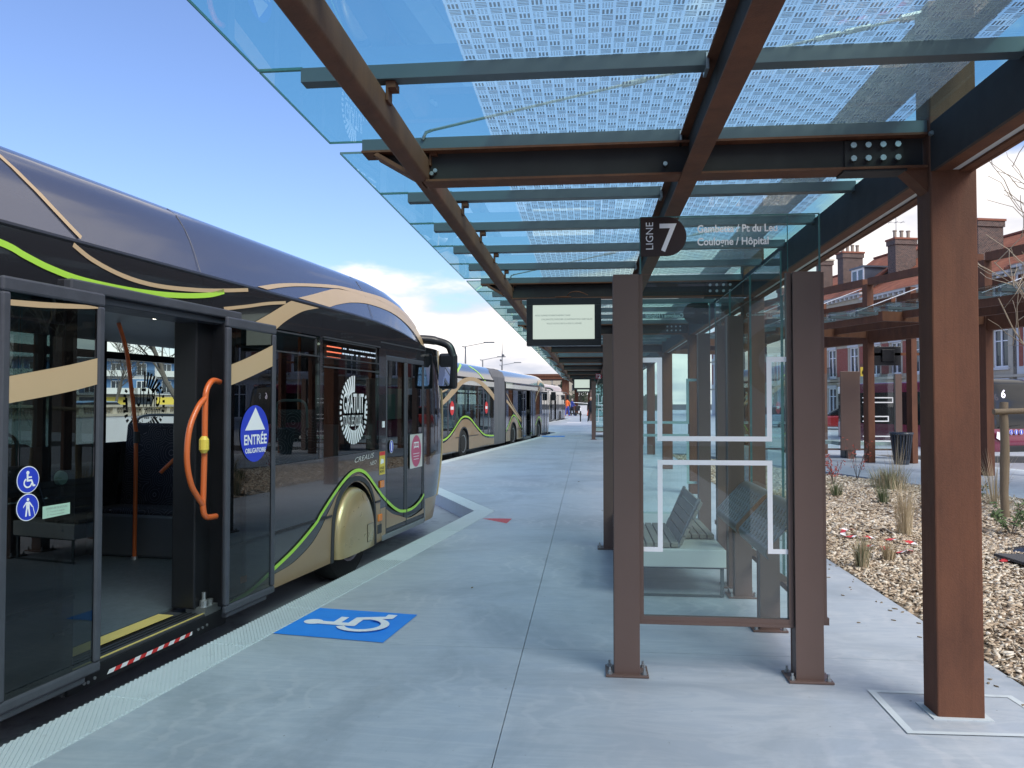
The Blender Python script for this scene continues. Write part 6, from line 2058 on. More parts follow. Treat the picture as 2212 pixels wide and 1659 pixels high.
# ------------------------------------------------------------------ trees
def bare_tree(loc, H, r0, mat, label, levels=5, seed=1, lean=(0, 0), spread=0.55, first=0.35, twigr=0.006, kids=(3, 5), upb=0.5, name='bare_tree', group=None):
    rnd = random.Random(seed)
    t = thing(name, label, 'tree', loc, 0, group)
    tr = MB(); cr_ = MB()
    def grow(p, d, L, r, lev):
        seg = 4
        pts = [p]; rr = [r]
        dd = d.copy()
        for i in range(seg):
            dd = (dd + Vector([rnd.gauss(0, 0.13 + 0.03 * lev) for _ in range(3)]) + Vector((0, 0, 0.05))).normalized()
            pts.append(pts[-1] + dd * L / seg)
            rr.append(max(twigr * 0.6, r * (1 - 0.5 * (i + 1) / seg)))
        (tr if lev == 0 else cr_).tube(pts, rr, 8 if lev == 0 else (6 if lev < 2 else (4 if lev < 4 else 3)), cap=False)
        if lev >= levels: return
        n = rnd.randint(*kids) + (2 if lev == 0 else 0)
        for k in range(n):
            f = first + (1 - first) * (k + rnd.random()) / n if lev == 0 else 0.25 + 0.75 * (k + rnd.random()) / n
            f = min(0.99, f)
            i = min(int(f * seg), seg - 1); q = pts[i].lerp(pts[i + 1], f * seg - i)
            a = rnd.uniform(0, 2 * math.pi)
            side = Vector((math.cos(a), math.sin(a), 0))
            nd = (dd * (1 - spread) + side * spread + Vector((0, 0, upb * spread))).normalized()
            rad = (r * (1 - 0.5 * f)) * rnd.uniform(0.45, 0.65)
            grow(q, nd, L * rnd.uniform(0.5, 0.72), max(twigr, rad), lev + 1)
    grow(Vector((0, 0, -0.05)), Vector((lean[0], lean[1], 1)).normalized(), H * 0.62, r0, 0)
    tr.build('trunk', mat, t, smooth=True)
    cr_.build('crown', mat, t, smooth=False, nofix=True)
    return t
bare_tree((6.5, 10.7, 0.0), 4.5, 0.04, 'twig', 'young tree with long pale bare twigs reaching in at the right edge', 3, 11, (-0.05, 0), 0.62, 0.35, 0.006, (3, 5), 0.6)
# stakes holding the young tree
st = thing('tree_stake_frame', 'wooden stake with a crossbar holding the young tree at the right edge', 'tree stake', (5.62, 11.03, 0.0))
rows = [(0.0, 0.0), (0.048, 0.0)]
def pole(name, a, c, r, par, seed):
    rnd = random.Random(seed)
    a = Vector(a); c = Vector(c)
    pts = [a.lerp(c, i / 8) + Vector((rnd.gauss(0, 0.006), rnd.gauss(0, 0.006), 0)) for i in range(9)]
    MB().tube(pts, [r * rnd.uniform(0.92, 1.08) for _ in range(9)], 12).build(name, 'wood', par, smooth=True)
pole('stake', (-0.02, 0, 0.0), (0.0, 0, 1.62), 0.055, st, 1)
pole('crossbar', (-0.18, -0.05, 1.49), (1.75, 0.05, 1.55), 0.04, st, 2)
pole('stake', (1.6, 0, 0.0), (1.58, 0, 1.62), 0.055, st, 3)

# ------------------------------------------------------------------ platform 2 and its canopy
d2 = Vector((-0.366, 0.931)); n2 = Vector((0.931, 0.366))
q0 = Vector((7.2, 13.6))
def p2(al, pe): 
    v = q0 + d2 * al + n2 * pe
    return (v.x, v.y)
b = MB()
A4 = [p2(-16, 0.02), p2(-16, 4.5), p2(30, 4.5), p2(30, 0.02)]
zz0 = lambda p: gz(p[1])
pf = stuct_empty('second_platform', 'second concrete platform on the right with its own canopy')
for i in range(-4, 3):
    a, c = i * 3.6 + 0.005, (i + 1) * 3.6 - 0.005
    for (e0, e1) in ((0.02, 2.2), (2.21, 4.5)):
        P4 = [p2(a, e0), p2(a, e1), p2(c, e1), p2(c, e0)]
        vs = [(*p, gz(p[1]) - 0.004) for p in P4] + [(*p, gz(p[1]) - 0.25) for p in P4]
        MB().add(vs, [(0, 1, 2, 3), (0, 4, 5, 1), (1, 5, 6, 2), (2, 6, 7, 3), (3, 7, 4, 0)]).build('slab', 'concrete', pf)
    P4 = [p2(a, 4.505), p2(a, 4.8), p2(c, 4.8), p2(c, 4.505)]
    vs = [(*p, gz(p[1]) - 0.006) for p in P4] + [(*p, gz(p[1]) - 0.25) for p in P4]
    MB().add(vs, [(0, 1, 2, 3), (0, 4, 5, 1), (1, 5, 6, 2), (2, 6, 7, 3), (3, 7, 4, 0)]).build('kerb_stone', 'kerb', pf)
b = MB()
P4 = [p2(-40, 4.7), p2(-40, 17), p2(60, 17), p2(60, 4.7)]
b.add([(*p, gz(min(40, max(0, p[1]))) - 0.19) for p in P4], [(0, 1, 2, 3)])
struct(b.build('street_road', 'bayroad'), 'pale street surface beyond the second platform')

c2 = thing('second_canopy', 'second rust brown canopy with glass roof and raised rails, at right', 'canopy', (0, 0, 0))
def P(al, pe, z): 
    v = p2(al, pe); return (v[0], v[1], z)
fA = 6.75; sp = 3.55        # along-coordinate of post A; spacing
frontPe = 2.78; rearPe = 3.62
def al_of(pt):
    v = Vector(pt) - q0
    return v.dot(d2), v.dot(n2)
fa, fpe = al_of((7.32, 20.93)); ca_, cpe = al_of((8.62, 17.62))
ba, bpe = al_of((8.42, 20.82)); b1a, b1pe = al_of((7.09, 23.17))
for k in range(-6, 3):
    al = fa + sp * k
    v = p2(al, fpe)
    MB().obox(v, n2, d2, 0.10, 0.09, gz(v[1]), 4.72).build('post', 'corten', c2)
    al2 = ba + 2.78 * 1.25 * k
    v = p2(al2, (bpe + b1pe) / 2 + 0.1)
    MB().obox(v, n2, d2, 0.085, 0.09, gz(v[1]), 4.62).build('post', 'corten', c2)
    # cross beams
    MB().bar(P(al, fpe - 2.75, 3.42), P(al, fpe - 0.09, 3.42), 0.12, 0.20).build('cross_beam', 'corten_dark', c2)
    if abs(k) < 5:
        MB().tube([P(al + 0.1, fpe - 0.1, 4.62), P(al + 1.6, fpe - 2.2, 3.66)], 0.011, 6).build('tie_rod', 'white', c2)
for k in range(-6, 2):
    a = fa + sp * k + 0.09; c = a + sp - 0.18
    for nm, pe, z0, z1, w in (('upper_rail', fpe, 4.70, 4.88, 0.16), ('rear_rail', (bpe + b1pe) / 2 + 0.1, 4.28, 4.44, 0.14), ('gutter_beam', fpe + 0.02, 3.19, 3.52, 0.18)):
        MB().bar(P(a, pe, (z0 + z1) / 2), P(c, pe, (z0 + z1) / 2), w, z1 - z0).build(nm, 'corten' if nm == 'upper_rail' else 'corten_dark', c2)
MB().bar(P(fa - 22, fpe - 1.05, 3.46), P(fa + 7.4, fpe - 1.05, 3.46), 0.1, 0.17).build('inner_beam', 'corten_dark', c2)
MB().bar(P(fa - 22, fpe - 2.2, 3.46), P(fa + 7.4, fpe - 2.2, 3.46), 0.08, 0.15).build('edge_tube', 'corten', c2)
pu = MB().bar((-2.6, 0, 3.60), (0.0, 0, 3.60), 0.07, 0.06).build('purlin', 'zinc', c2)
an2 = math.atan2(n2.y, n2.x)
v0 = p2(fa, fpe)
k = 0
for i in range(-24, 8):
    v = p2(fa + i * 0.89, fpe)
    o = pu if k == 0 else inst(pu, c2)
    k += 1
    o.location = (v[0], v[1], 0); o.rotation_euler = (0, 0, an2)
    a, c = fa + i * 0.89 + 0.01, fa + (i + 1) * 0.89 - 0.01
    MB().add([P(a, fpe - 2.95, 3.64), P(a, fpe + 0.3, 3.64), P(c, fpe + 0.3, 3.64), P(c, fpe - 2.95, 3.64)], [(0, 1, 2, 3)]).build('glass_panel', 'glass2', c2) if 'glass2' in M else None

# shelter, screen and bin on the second platform
t = thing('glass_shelter', 'far glass shelter with yellow 6 sign and brown panel on the second platform', 'bus shelter', (0, 0, 0))
def shel_post(pt, w=0.09, top=2.42):
    MB().obox(pt, n2, d2, w, 0.06, gz(pt[1]), top).build('post', 'brown', t)
sa, spe = al_of((7.24, 22.2))
X = Vector((0.995, -0.098)); Yv = Vector((0.098, 0.995))      # the shelter front squarely faces the camera
def S2(dx, dy): return (7.0 + dx, 22.25 + dy)
MB().obox(S2(0.27, 0), (1, 0), (0, 1), 0.265, 0.03, 0.30, 2.50).build('opaque_panel', 'brown', t, bevel=0.01)
for (dx, dy) in ((-0.95, 0.2), (0.28, 0.05), (1.55, 0.0), (-0.3, 1.0), (-2.4, 0.3)):
    MB().obox(S2(dx, dy), (1, 0), (0, 1), 0.085, 0.06, 0.05, 2.42).build('post', 'brown', t)
def gp(x0, x1, z0, z1, dy=0.0, nm='glass_pane', mt='glass'):
    a = S2(x0, dy); c = S2(x1, dy)
    MB().add([(*a, z0), (*c, z0), (*c, z1), (*a, z1)], [(0, 1, 2, 3)]).build(nm, mt, t)
gp(-2.4, -0.95, 0.35, 2.45, 0.25); gp(-0.93, 0.0, 0.35, 2.45, 0.1); gp(0.55, 1.5, 0.35, 2.45, 0.02); gp(0.55, 1.0, 2.45, 2.72, 0.02)
for z_ in (0.33,): MB().obox(S2(-0.4, 0.1), (1, 0), (0, 1), 2.0, 0.025, 0.30, 0.35).build('bottom_rail', 'brown', t)
for (z0, xr) in ((1.62, 1.42), (1.10, 1.30), (0.55, 1.46)):
    ol = MB()
    y_ = S2(0, -0.01)[1]
    for (xa, xb, za, zb) in ((0.6, xr, z0, z0 + 0.03), (0.6, xr, z0 + 0.13, z0 + 0.16), (xr - 0.03, xr, z0 + 0.03, z0 + 0.13)):
        ol.add([(7.0 + xa, y_, za), (7.0 + xb, y_, za), (7.0 + xb, y_, zb), (7.0 + xa, y_, zb)], [(0, 1, 2, 3)])
    ol.build('white_line_print', 'white', t)
pts = [(0.55, 2.62), (0.55, 2.36)] + [(0.60 + 0.13 * math.cos(R(a)), 2.49 + 0.13 * math.sin(R(a))) for a in range(-90, 91, 15)]
sg = MB().add([(7.0 + p[0], 22.22, p[1]) for p in pts], [tuple(range(len(pts)))]).build('line_sign', 'yellow', t)
text('number', '6', 0.24, 'black', sg, (7.58, 22.21, 2.41), (1, 0, 0), (0, 0, 1), w=0.10)
bn = thing('platform_bench', 'distant pale bench behind the shelter with the yellow sign', 'bench', (7.9, 22.7, gz(22)))
MB().box(-0.9, 1.0, -0.25, 0.25, 0.36, 0.46).build('slab', 'concrete_seat', bn)
for x in (-0.7, 0.8): MB().box(x, x + 0.05, -0.2, 0.2, 0, 0.36).build('leg', 'zinc', bn)
bn = thing('platform_bench', 'small pale bench left of the brown panel on the second platform', 'bench', (6.7, 23.2, gz(23)))
MB().box(-0.5, 1.1, -0.25, 0.25, 0.36, 0.46).build('slab', 'concrete_seat', bn)
for x in (-0.4, 0.9): MB().box(x, x + 0.06, -0.2, 0.2, 0, 0.36).build('leg', 'zinc', bn)
# screen between the posts
t = thing('passenger_information_screen', 'black screen seen from behind on the second canopy', 'display screen', (7.9, 21.3, 0))
MB().box(-0.36, 0.38, 0.0, 0.12, 2.62, 3.12).build('housing', 'black', t, bevel=0.01)
MB().box(-0.12, 0.2, -0.05, 0.0, 2.72, 3.04).build('back_box', 'black', t, bevel=0.01)
MB().box(-0.5, 0.9, 0.0, 0.06, 2.88, 2.95).build('bracket', 'corten_dark', t)
# litter bin with vertical slats
t = thing('litter_bin', 'dark blue slatted litter bin between two rusty posts of the second canopy', 'litter bin', (7.93, 20.45, gz(20.4)))
MB().lathe([(0.0, 0.0), (0.17, 0.0), (0.19, 0.12), (0.0, 0.12)], n=20).build('base', 'bin', t, smooth=True)
slm = MB().bar((0.185, 0, 0.10), (0.262, 0, 0.78), 0.026, 0.012, (1, 0, 0)).build('slat', 'bin', t)
for i in range(1, 22):
    o = inst(slm, t); o.rotation_euler = (0, 0, 2 * math.pi * i / 22)
MB().lathe([(0.27, 0.76), (0.285, 0.78), (0.275, 0.81), (0.20, 0.81), (0.20, 0.76)], n=24, cap=False).build('rim', 'bin', t, smooth=True)
MB().lathe([(0.0, 0.1), (0.165, 0.1), (0.23, 0.75), (0.0, 0.75)], n=20).build('liner', 'black', t)

# small maroon bus facing the camera at the right edge
ux, uy = n2, d2
b6 = thing('small_bus', 'maroon small bus numbered 6 facing the camera at the right edge', 'bus', (12.45, 25.3, -0.19), an2)
W6, H6 = 2.3, 2.58
Zp = [(0.22, -0.0, 0.0), (0.30, -0.06, 0.0), (0.62, -0.10, 0.0), (0.85, -0.06, 0), (1.0, -0.02, 0), (2.35, 0.22, 0), (2.5, 0.32, 0.05), (2.58, 0.5, 0.15)]
rows = []
for (z, yb, ins) in Zp:
    row = []
    for i in range(-14, 15):
        th = i / 14 * math.pi / 2
        tx = math.copysign(abs(math.sin(th)) ** 0.5, th); q = math.cos(th) ** 0.5
        row.append((W6 / 2 + tx * (W6 / 2 - ins), yb + 0.45 * (1 - q), z))
    rows.append(row)
MB().grid(rows[:5]).build('front_panel', 'magenta', b6, smooth='all')
MB().grid(rows[4:]).build('windscreen', 'screen_glass', b6, smooth='all')
MB().box(0, W6, 0.44, 6.5, 0.25, 2.56).build('body', 'magenta', b6, bevel=0.05)
MB().box(-0.01, W6 + 0.01, 0.6, 6.3, 1.05, 2.2).build('side_glazing', 'screen_glass', b6)
for x in (0.12, W6 - 0.12):
    MB().lathe([(0, -0.12), (0.40, -0.12), (0.40, 0.12), (0, 0.12)], (x, 1.2, 0.40), 20, 'x').build('wheel', 'tyre', b6)
hl = MB().add([(0.14, -0.105, 0.72), (0.40, -0.125, 0.58), (0.44, -0.125, 0.70), (0.30, -0.10, 0.90), (0.20, -0.08, 0.92)], [(0, 1, 2, 3, 4)])
hl.build('headlight', 'white', b6)
MB().add([(W6 - 0.14, -0.105, 0.72), (W6 - 0.40, -0.125, 0.58), (W6 - 0.44, -0.125, 0.70), (W6 - 0.30, -0.10, 0.90)], [(3, 2, 1, 0)]).build('headlight', 'white', b6)
MB().box(0.45, W6 - 0.45, -0.14, -0.08, 0.28, 0.48).build('grille', 'black', b6, bevel=0.02)
for i, xx in enumerate((0.72, 0.92, 1.12)):
    q = disc('white_disc', (xx, 0.90), 0.082, 0.082, 'white', b6, -0.112)
    disc('blue_disc', (xx, 0.90), 0.074, 0.074, 'bluedecal', q, -0.116)
    if i == 0: isa(lambda x, y, z, xx=xx: (xx + (x - 0.5) * 0.13, -0.119 - z, 0.90 + (y - 0.5) * 0.13), 0).build('symbol', 'white', q)
    else: MB().box(xx - 0.02, xx + 0.02, -0.1195, -0.1185, 0.85, 0.95).build('symbol', 'white', q)
text('number', '6', 0.34, 'led_white', b6, (0.50, 0.03, 1.98), (1, 0, 0), (0, 0.0, 1), bold=0.03, w=0.17)
mo = MB().tube(catmull([(0.15, 0.3, 2.42), (-0.08, 0.1, 2.40), (-0.16, 0.0, 2.2), (-0.12, 0.0, 2.0)], 4), 0.035, 8).build('mirror_arm', 'black', b6, smooth=True)
MB().box(-0.22, -0.02, -0.05, 0.1, 1.40, 2.0).build('mirror', 'black', b6, bevel=0.05)
MB().bar((0.35, -0.03, 1.05), (1.2, 0.0, 1.12), 0.02, 0.02).build('wiper', 'black', b6)

# maroon bus side seen between the posts
b7 = thing('maroon_bus', 'maroon and white bus half hidden behind the glass shelter at right', 'bus', (11.0, 32.5, -0.12), 0.05)
MB().box(0, 6.0, 0, 2.4, 0.28, 0.95).build('lower_body', 'magenta', b7, bevel=0.04)
MB().box(0.02, 5.98, 0.02, 2.38, 0.95, 2.15).build('window_band', 'screen_glass', b7)
MB().box(0, 6.0, 0, 2.4, 2.15, 2.45).build('roof_band', 'whiteband', b7, bevel=0.04)
MB().box(1.2, 4.8, 0.4, 2.0, 2.45, 2.6).build('roof_unit', 'zinc', b7, bevel=0.05)
for x in (1.3, 4.8): MB().lathe([(0, -0.13), (0.42, -0.13), (0.42, 0.13), (0, 0.13)], (x, 0.14, 0.42), 20, 'y').build('wheel', 'tyre', b7)
MB().bar((0.1, -0.012, 1.0), (1.5, -0.012, 0.3), 0.02, 0.05, (0, 1, 0)).bar((1.0, -0.012, 2.4), (1.7, -0.012, 1.3), 0.02, 0.05, (0, 1, 0)).build('white_stripe', 'white', b7)
MB().bar((1.6, -0.012, 0.4), (2.2, -0.012, 1.1), 0.02, 0.05, (0, 1, 0)).build('lime_line', 'green', b7)
for x in (0.1, 1.6, 3.1, 4.6): MB().box(x, x + 0.05, -0.005, 0.03, 0.95, 2.15).build('window_pillar', 'black', b7)

# parked cars
def car(loc, rz, mat, label, name='parked_car'):
    t = thing(name, label, 'car', loc, rz)
    prof = [(-2.05, 0.35), (-2.1, 0.62), (-2.0, 0.88), (-1.25, 0.98), (1.25, 0.93), (1.95, 0.78), (2.08, 0.55), (2.05, 0.35)]
    MB().prism(prof, -0.86, 0.86).build('body', mat, t, bevel=0.07)
    cab = [(-1.75, 0.94), (-1.30, 1.38), (-0.7, 1.46), (0.2, 1.43), (1.05, 0.93)]
    MB().prism(cab, -0.72, 0.72).build('windows', 'screen_glass', t, bevel=0.08)
    MB().prism([(-1.25, 1.40), (-0.7, 1.475), (0.2, 1.445), (0.25, 1.41), (-1.3, 1.37)], -0.70, 0.70).build('roof', mat, t, bevel=0.02)
    for x in (-1.3, 1.3):
        for y in (-0.8, 0.8):
            w = MB().lathe([(0, -0.1), (0.31, -0.1), (0.31, 0.1), (0, 0.1)], (x, y, 0.31), 20, 'y').build('wheel', 'tyre', t)
            MB().lathe([(0, -0.108), (0.2, -0.108), (0.2, 0.108), (0, 0.108)], (x, y, 0.31), 14, 'y').build('rim', 'rim', w)
    for y in (-0.6, 0.6):
        MB().box(2.0, 2.08, y - 0.18, y + 0.18, 0.62, 0.74).build('headlight', 'white', t, bevel=0.02)
        MB().box(-2.1, -2.03, y - 0.18, y + 0.18, 0.66, 0.80).build('tail_light', 'reddecal', t, bevel=0.02)
    return t
car((13.9, 43.5, 0.0), 2.9, 'carpaint_red', 'red car parked beyond the second platform, seen through shelter glass')
car((10.2, 47.0, 0.0), 2.9, 'carpaint_blue', 'silver blue car parked by the row of houses')
car((-21.0, 31.5, 0.25), 1.2, 'carpaint_blue', 'pale blue car behind the balustrade, seen through the bus window')
car((-24.5, 27.0, 0.25), 1.2, 'anthracite', 'dark car behind the balustrade, left in the bus window')

# ------------------------------------------------------------------ houses on the right
hf0 = Vector((22.3, 42.5)); he = Vector((-0.24, 0.971)); hn = Vector((-0.971, -0.24))
hang = math.atan2(he.y, he.x)
def house(al, w, eave, ridge, label, brickm, chim, style=0, roofm='tile', dormer=None):
    """local x along the street (to the left of the picture), y out of the facade to the back is negative"""
    o = hf0 + he * al
    t = thing('terraced_house', label, 'house', (o.x, o.y, -0.15), hang, 'row of old houses on the right')
    # facade at local y=0 faces +y (towards the street), depth towards -y
    D = 9.0
    n = 3 if w > 6 else 2
    ww = 1.05
    xs_ = [w * (i + 0.5) / n for i in range(n)]
    floors = [(0.9, 2.9), (3.7, 5.75), (6.35, 8.2)] if eave > 8.6 else [(0.9, 2.8), (3.6, 5.4), (6.0, 7.6)]
    wl = MB()
    zprev = 0
    for (z0, z1) in floors:
        wl.box(0, w, -0.3, 0, zprev, z0)
        x = 0
        for xc in xs_:
            wl.box(x, xc - ww / 2, -0.3, 0, z0, z1); x = xc + ww / 2
        wl.box(x, w, -0.3, 0, z0, z1)
        zprev = z1
    wl.box(0, w, -0.3, 0, zprev, eave)
    wl.build('front_wall', 'stone_white' if style or al < -6 else 'stone', t)
    MB().prism([(0, 0), (-D, 0), (-D, eave), (-D / 2, ridge), (0, eave)], 0.0, 0.25, 'yz').build('gable_wall', brickm, t)
    # brick piers between the windows
    if style != 2:
        for i in range(n + 1):
            xa = 0.18 if i == 0 else xs_[i - 1] + ww / 2 + 0.2
            xb = w - 0.18 if i == n else xs_[i] - ww / 2 - 0.2
            if xb - xa > 0.2:
                for (z0, z1) in floors[1:]:
                    MB().box(xa, xb, 0.0, 0.03, z0, z1).build('brick_panel', 'brick_red', t)
    for (z0, z1) in floors:
        for xc in xs_:
            f = MB()
            f.box(xc - ww / 2, xc - ww / 2 + 0.08, -0.16, -0.08, z0, z1).box(xc + ww / 2 - 0.08, xc + ww / 2, -0.16, -0.08, z0, z1)
            f.box(xc - ww / 2 + 0.08, xc + ww / 2 - 0.08, -0.16, -0.08, z1 - 0.08, z1).box(xc - ww / 2 + 0.08, xc + ww / 2 - 0.08, -0.16, -0.08, z0, z0 + 0.08)
            f.box(xc - 0.035, xc + 0.035, -0.15, -0.07, z0 + 0.08, z1 - 0.08)
            f.box(xc - ww / 2 + 0.08, xc - 0.035, -0.15, -0.09, z0 + (z1 - z0) * 0.68, z0 + (z1 - z0) * 0.68 + 0.05).box(xc + 0.035, xc + ww / 2 - 0.08, -0.15, -0.09, z0 + (z1 - z0) * 0.68, z0 + (z1 - z0) * 0.68 + 0.05)
            fo = f.build('window', 'white', t)
            MB().add([(xc - ww / 2, -0.14, z0), (xc + ww / 2, -0.14, z0), (xc + ww / 2, -0.14, z1), (xc - ww / 2, -0.14, z1)], [(0, 1, 2, 3)]).build('pane', 'window_dark', fo)
            MB().box(xc - ww / 2 - 0.12, xc + ww / 2 + 0.12, 0.0, 0.12, z0 - 0.14, z0).build('sill', 'stone_white', fo)
            MB().box(xc - ww / 2 - 0.14, xc + ww / 2 + 0.14, 0.0, 0.08, z1, z1 + 0.22).build('lintel', 'stone_white', fo)
    for z_ in (3.15, 5.95, eave - 0.35):
        MB().box(0.002, w - 0.002, 0.0, 0.16, z_, z_ + 0.14).build('string_course', 'stone_white' if style == 2 else 'stone', t)
    c_ = MB().box(0.0, w, 0.0, 0.42, eave - 0.16, eave)
    for i in range(int(w / 0.55)):
        c_.box(0.2 + i * 0.55, 0.34 + i * 0.55, 0.0, 0.34, eave - 0.34, eave - 0.16)
    c_.build('cornice', 'stone_white', t)
    # balcony
    b_ = MB().box(xs_[n // 2] - 0.95, xs_[n // 2] + 0.95, 0.0, 0.75, 3.35, 3.5)
    b_.build('balcony_slab', 'stone', t)
    b_ = MB()
    for i in range(19):
        x = xs_[n // 2] - 0.92 + i * 0.102
        b_.box(x, x + 0.02, 0.70, 0.72, 3.5, 4.35)
    b_.box(xs_[n // 2] - 0.95, xs_[n // 2] + 0.95, 0.69, 0.73, 4.35, 4.4)
    r_ = b_.build('balcony_railing', 'black', t)
    # roof
    ro = MB()
    ro.add([(-0.02, 0.5, eave - 0.02), (w + 0.02, 0.5, eave - 0.02), (w + 0.02, -D / 2, ridge + 0.08), (-0.02, -D / 2, ridge + 0.08), (w + 0.02, -D - 0.3, eave - 0.02), (-0.02, -D - 0.3, eave - 0.02)], [(0, 1, 2, 3), (3, 2, 4, 5)])
    rf = ro.build('roof', roofm, t)
    vg = MB().bar((0.0, 0.52, eave + 0.03), (0.0, -D / 2, ridge + 0.14), 0.28, 0.14).build('verge_tiles', 'terracotta_red', rf)
    MB().bar((0.0, -D / 2, ridge + 0.12), (w, -D / 2, ridge + 0.12), 0.24, 0.12).build('ridge_tiles', 'terracotta_red', rf)
    for (cx_, cy_, cw, cd, ztop, pots, red) in chim:
        ch = MB().box(cx_ - cd / 2, cx_ + cd / 2, cy_ - cw / 2, cy_ + cw / 2, eave - 0.4, ztop - 0.45)
        co = ch.build('chimney', 'brick', t)
        MB().box(cx_ - cd / 2 - 0.07, cx_ + cd / 2 + 0.07, cy_ - cw / 2 - 0.07, cy_ + cw / 2 + 0.07, ztop - 0.45, ztop - 0.12).build('brick_cap', 'brick', co)
        MB().box(cx_ - cd / 2 - 0.12, cx_ + cd / 2 + 0.12, cy_ - cw / 2 - 0.12, cy_ + cw / 2 + 0.12, ztop - 0.12, ztop).build('coping', 'terracotta_red' if red else 'stone', co)
        for i in range(pots):
            py = cy_ - cw / 2 + cw * (i + 0.5) / max(1, pots)
            MB().lathe([(0.13, 0), (0.115, 0.1), (0.115, 0.48), (0.15, 0.52), (0.14, 0.58), (0.09, 0.58)], (cx_, py, ztop), 10).build('chimney_pot', 'terracotta', co)
    if dormer:
        dx, dw = dormer
        zb = eave + 0.55
        d_ = MB().box(dx - dw / 2, dx + dw / 2, -2.9, -0.55, zb, zb + 1.35)
        do = d_.build('dormer', 'slate', t)
        MB().box(dx - dw / 2 - 0.12, dx + dw / 2 + 0.12, -3.0, -0.40, zb + 1.35, zb + 1.47).build('dormer_roof', 'slate', do)
        f = MB().box(dx - dw / 2, dx + dw / 2, -0.55, -0.5, zb, zb + 1.35).build('dormer_frame', 'white', do)
        for s_ in (-1, 1):
            MB().box(dx + s_ * dw * 0.24 - dw * 0.17, dx + s_ * dw * 0.24 + dw * 0.17, -0.5, -0.49, zb + 0.2, zb + 1.2).build('pane', 'window_dark', do)
    return t
house(-14.0, 7.0, 9.0, 12.4, 'white rendered house at the right edge behind the maroon bus', 'brick', [(0.4, -3.0, 1.5, 0.8, 12.8, 3, 0)], 2)
house(-7.0, 7.0, 9.0, 12.6, 'white rendered house with red brick panels right of the big rusty post', 'brick', [(0.4, -3.0, 1.5, 0.8, 12.8, 3, 0)], 1)
house(0.0, 6.6, 8.8, 11.8, 'cream stone house directly behind the big rusty post', 'brick', [(3.9, -1.6, 1.6, 0.75, 12.35, 0, 1)], 0)
house(6.6, 6.6, 9.1, 12.2, 'cream stone house with the tall brick chimney carrying three pots', 'stone', [(5.4, -2.0, 1.5, 0.85, 13.0, 3, 1)], 0)
house(13.2, 5.6, 9.5, 12.9, 'house with a steep orange roof and a white dormer window', 'brick', [(4.4, -1.7, 1.6, 0.75, 13.15, 4, 1)], 0, dormer=(1.6, 1.5))
house(18.8, 7.0, 9.3, 12.4, 'leftmost orange roofed house with the narrow dark chimney', 'brick', [(2.7, -1.9, 1.0, 0.7, 13.3, 3, 0)], 1)
house(25.8, 7.0, 8.6, 11.6, 'farther brick and stone house behind the glass shelters', 'brick_red', [(3.0, -2.4, 1.2, 0.7, 12.2, 3, 0)], 0)
house(32.8, 7.0, 8.8, 11.9, 'farthest house of the row, mostly hidden by the canopy', 'brick_red', [(3.0, -2.4, 1.2, 0.7, 12.2, 3, 0)], 1)
MB_a = thing('tv_aerial', 'thin television aerial above the tall brick chimney', 'aerial', (21.0, 54.6, 12.9))
MB().tube([(0, 0, -1.0), (0, 0, 1.7)], 0.02, 6).build('mast', 'lamp_steel', MB_a)
MB().bar((-0.6, 0, 1.1), (0.6, 0, 1.1), 0.02, 0.02).bar((-0.4, -0.3, 1.1), (-0.4, 0.3, 1.1), 0.02, 0.02).bar((0.0, -0.3, 1.1), (0.0, 0.3, 1.1), 0.02, 0.02).bar((0.4, -0.3, 1.1), (0.4, 0.3, 1.1), 0.02, 0.02).build('elements', 'lamp_steel', MB_a)

# ------------------------------------------------------------------ left background
wl = thing('quay_wall', 'grey quay wall with a stone balustrade on top, seen through the bus', 'wall', (-18.2, 22, -0.2), 0.10)
MB().box(-0.25, 0.25, -26, 40, 0, 1.30).build('wall', 'stone_white', wl)
MB().box(-0.28, 0.28, -26, 40, 1.30, 1.40).box(-0.2, 0.2, -26, 40, 1.66, 1.76).build('coping', 'stone', wl)
bl = MB().lathe([(0.05, 0), (0.05, 0.03), (0.03, 0.05), (0.065, 0.12), (0.03, 0.2), (0.05, 0.26)], n=8).build('baluster', 'stone', wl)
bl.location = (0, -8, 1.40)
for i in range(1, 150):
    inst(bl, wl, (0, -8 + 0.19 * i, 1.40))
for i in range(16): MB().box(-0.15, 0.15, -10 + i * 2.4, -9.72 + i * 2.4, 1.40, 1.66).build('pier', 'stone', wl)
ap = thing('apartment_building', 'white apartment block with blue balconies seen through the bus windows', 'building', (-83.5, 133, 0.3), math.atan2(83.5, 133) )
ap.rotation_euler = (0, 0, math.atan2(83.5, 133))
MB().box(-30, 30, 0.0, 12, 2.9, 9.4).build('wall', 'stone_white', ap)
MB().box(-30.3, 30.3, -1.4, 12.3, 9.4, 9.7).build('roof_slab', 'stone_white', ap)
MB().box(-30, 30, 0.3, 12, 0, 2.9).build('ground_floor', 'stone', ap)
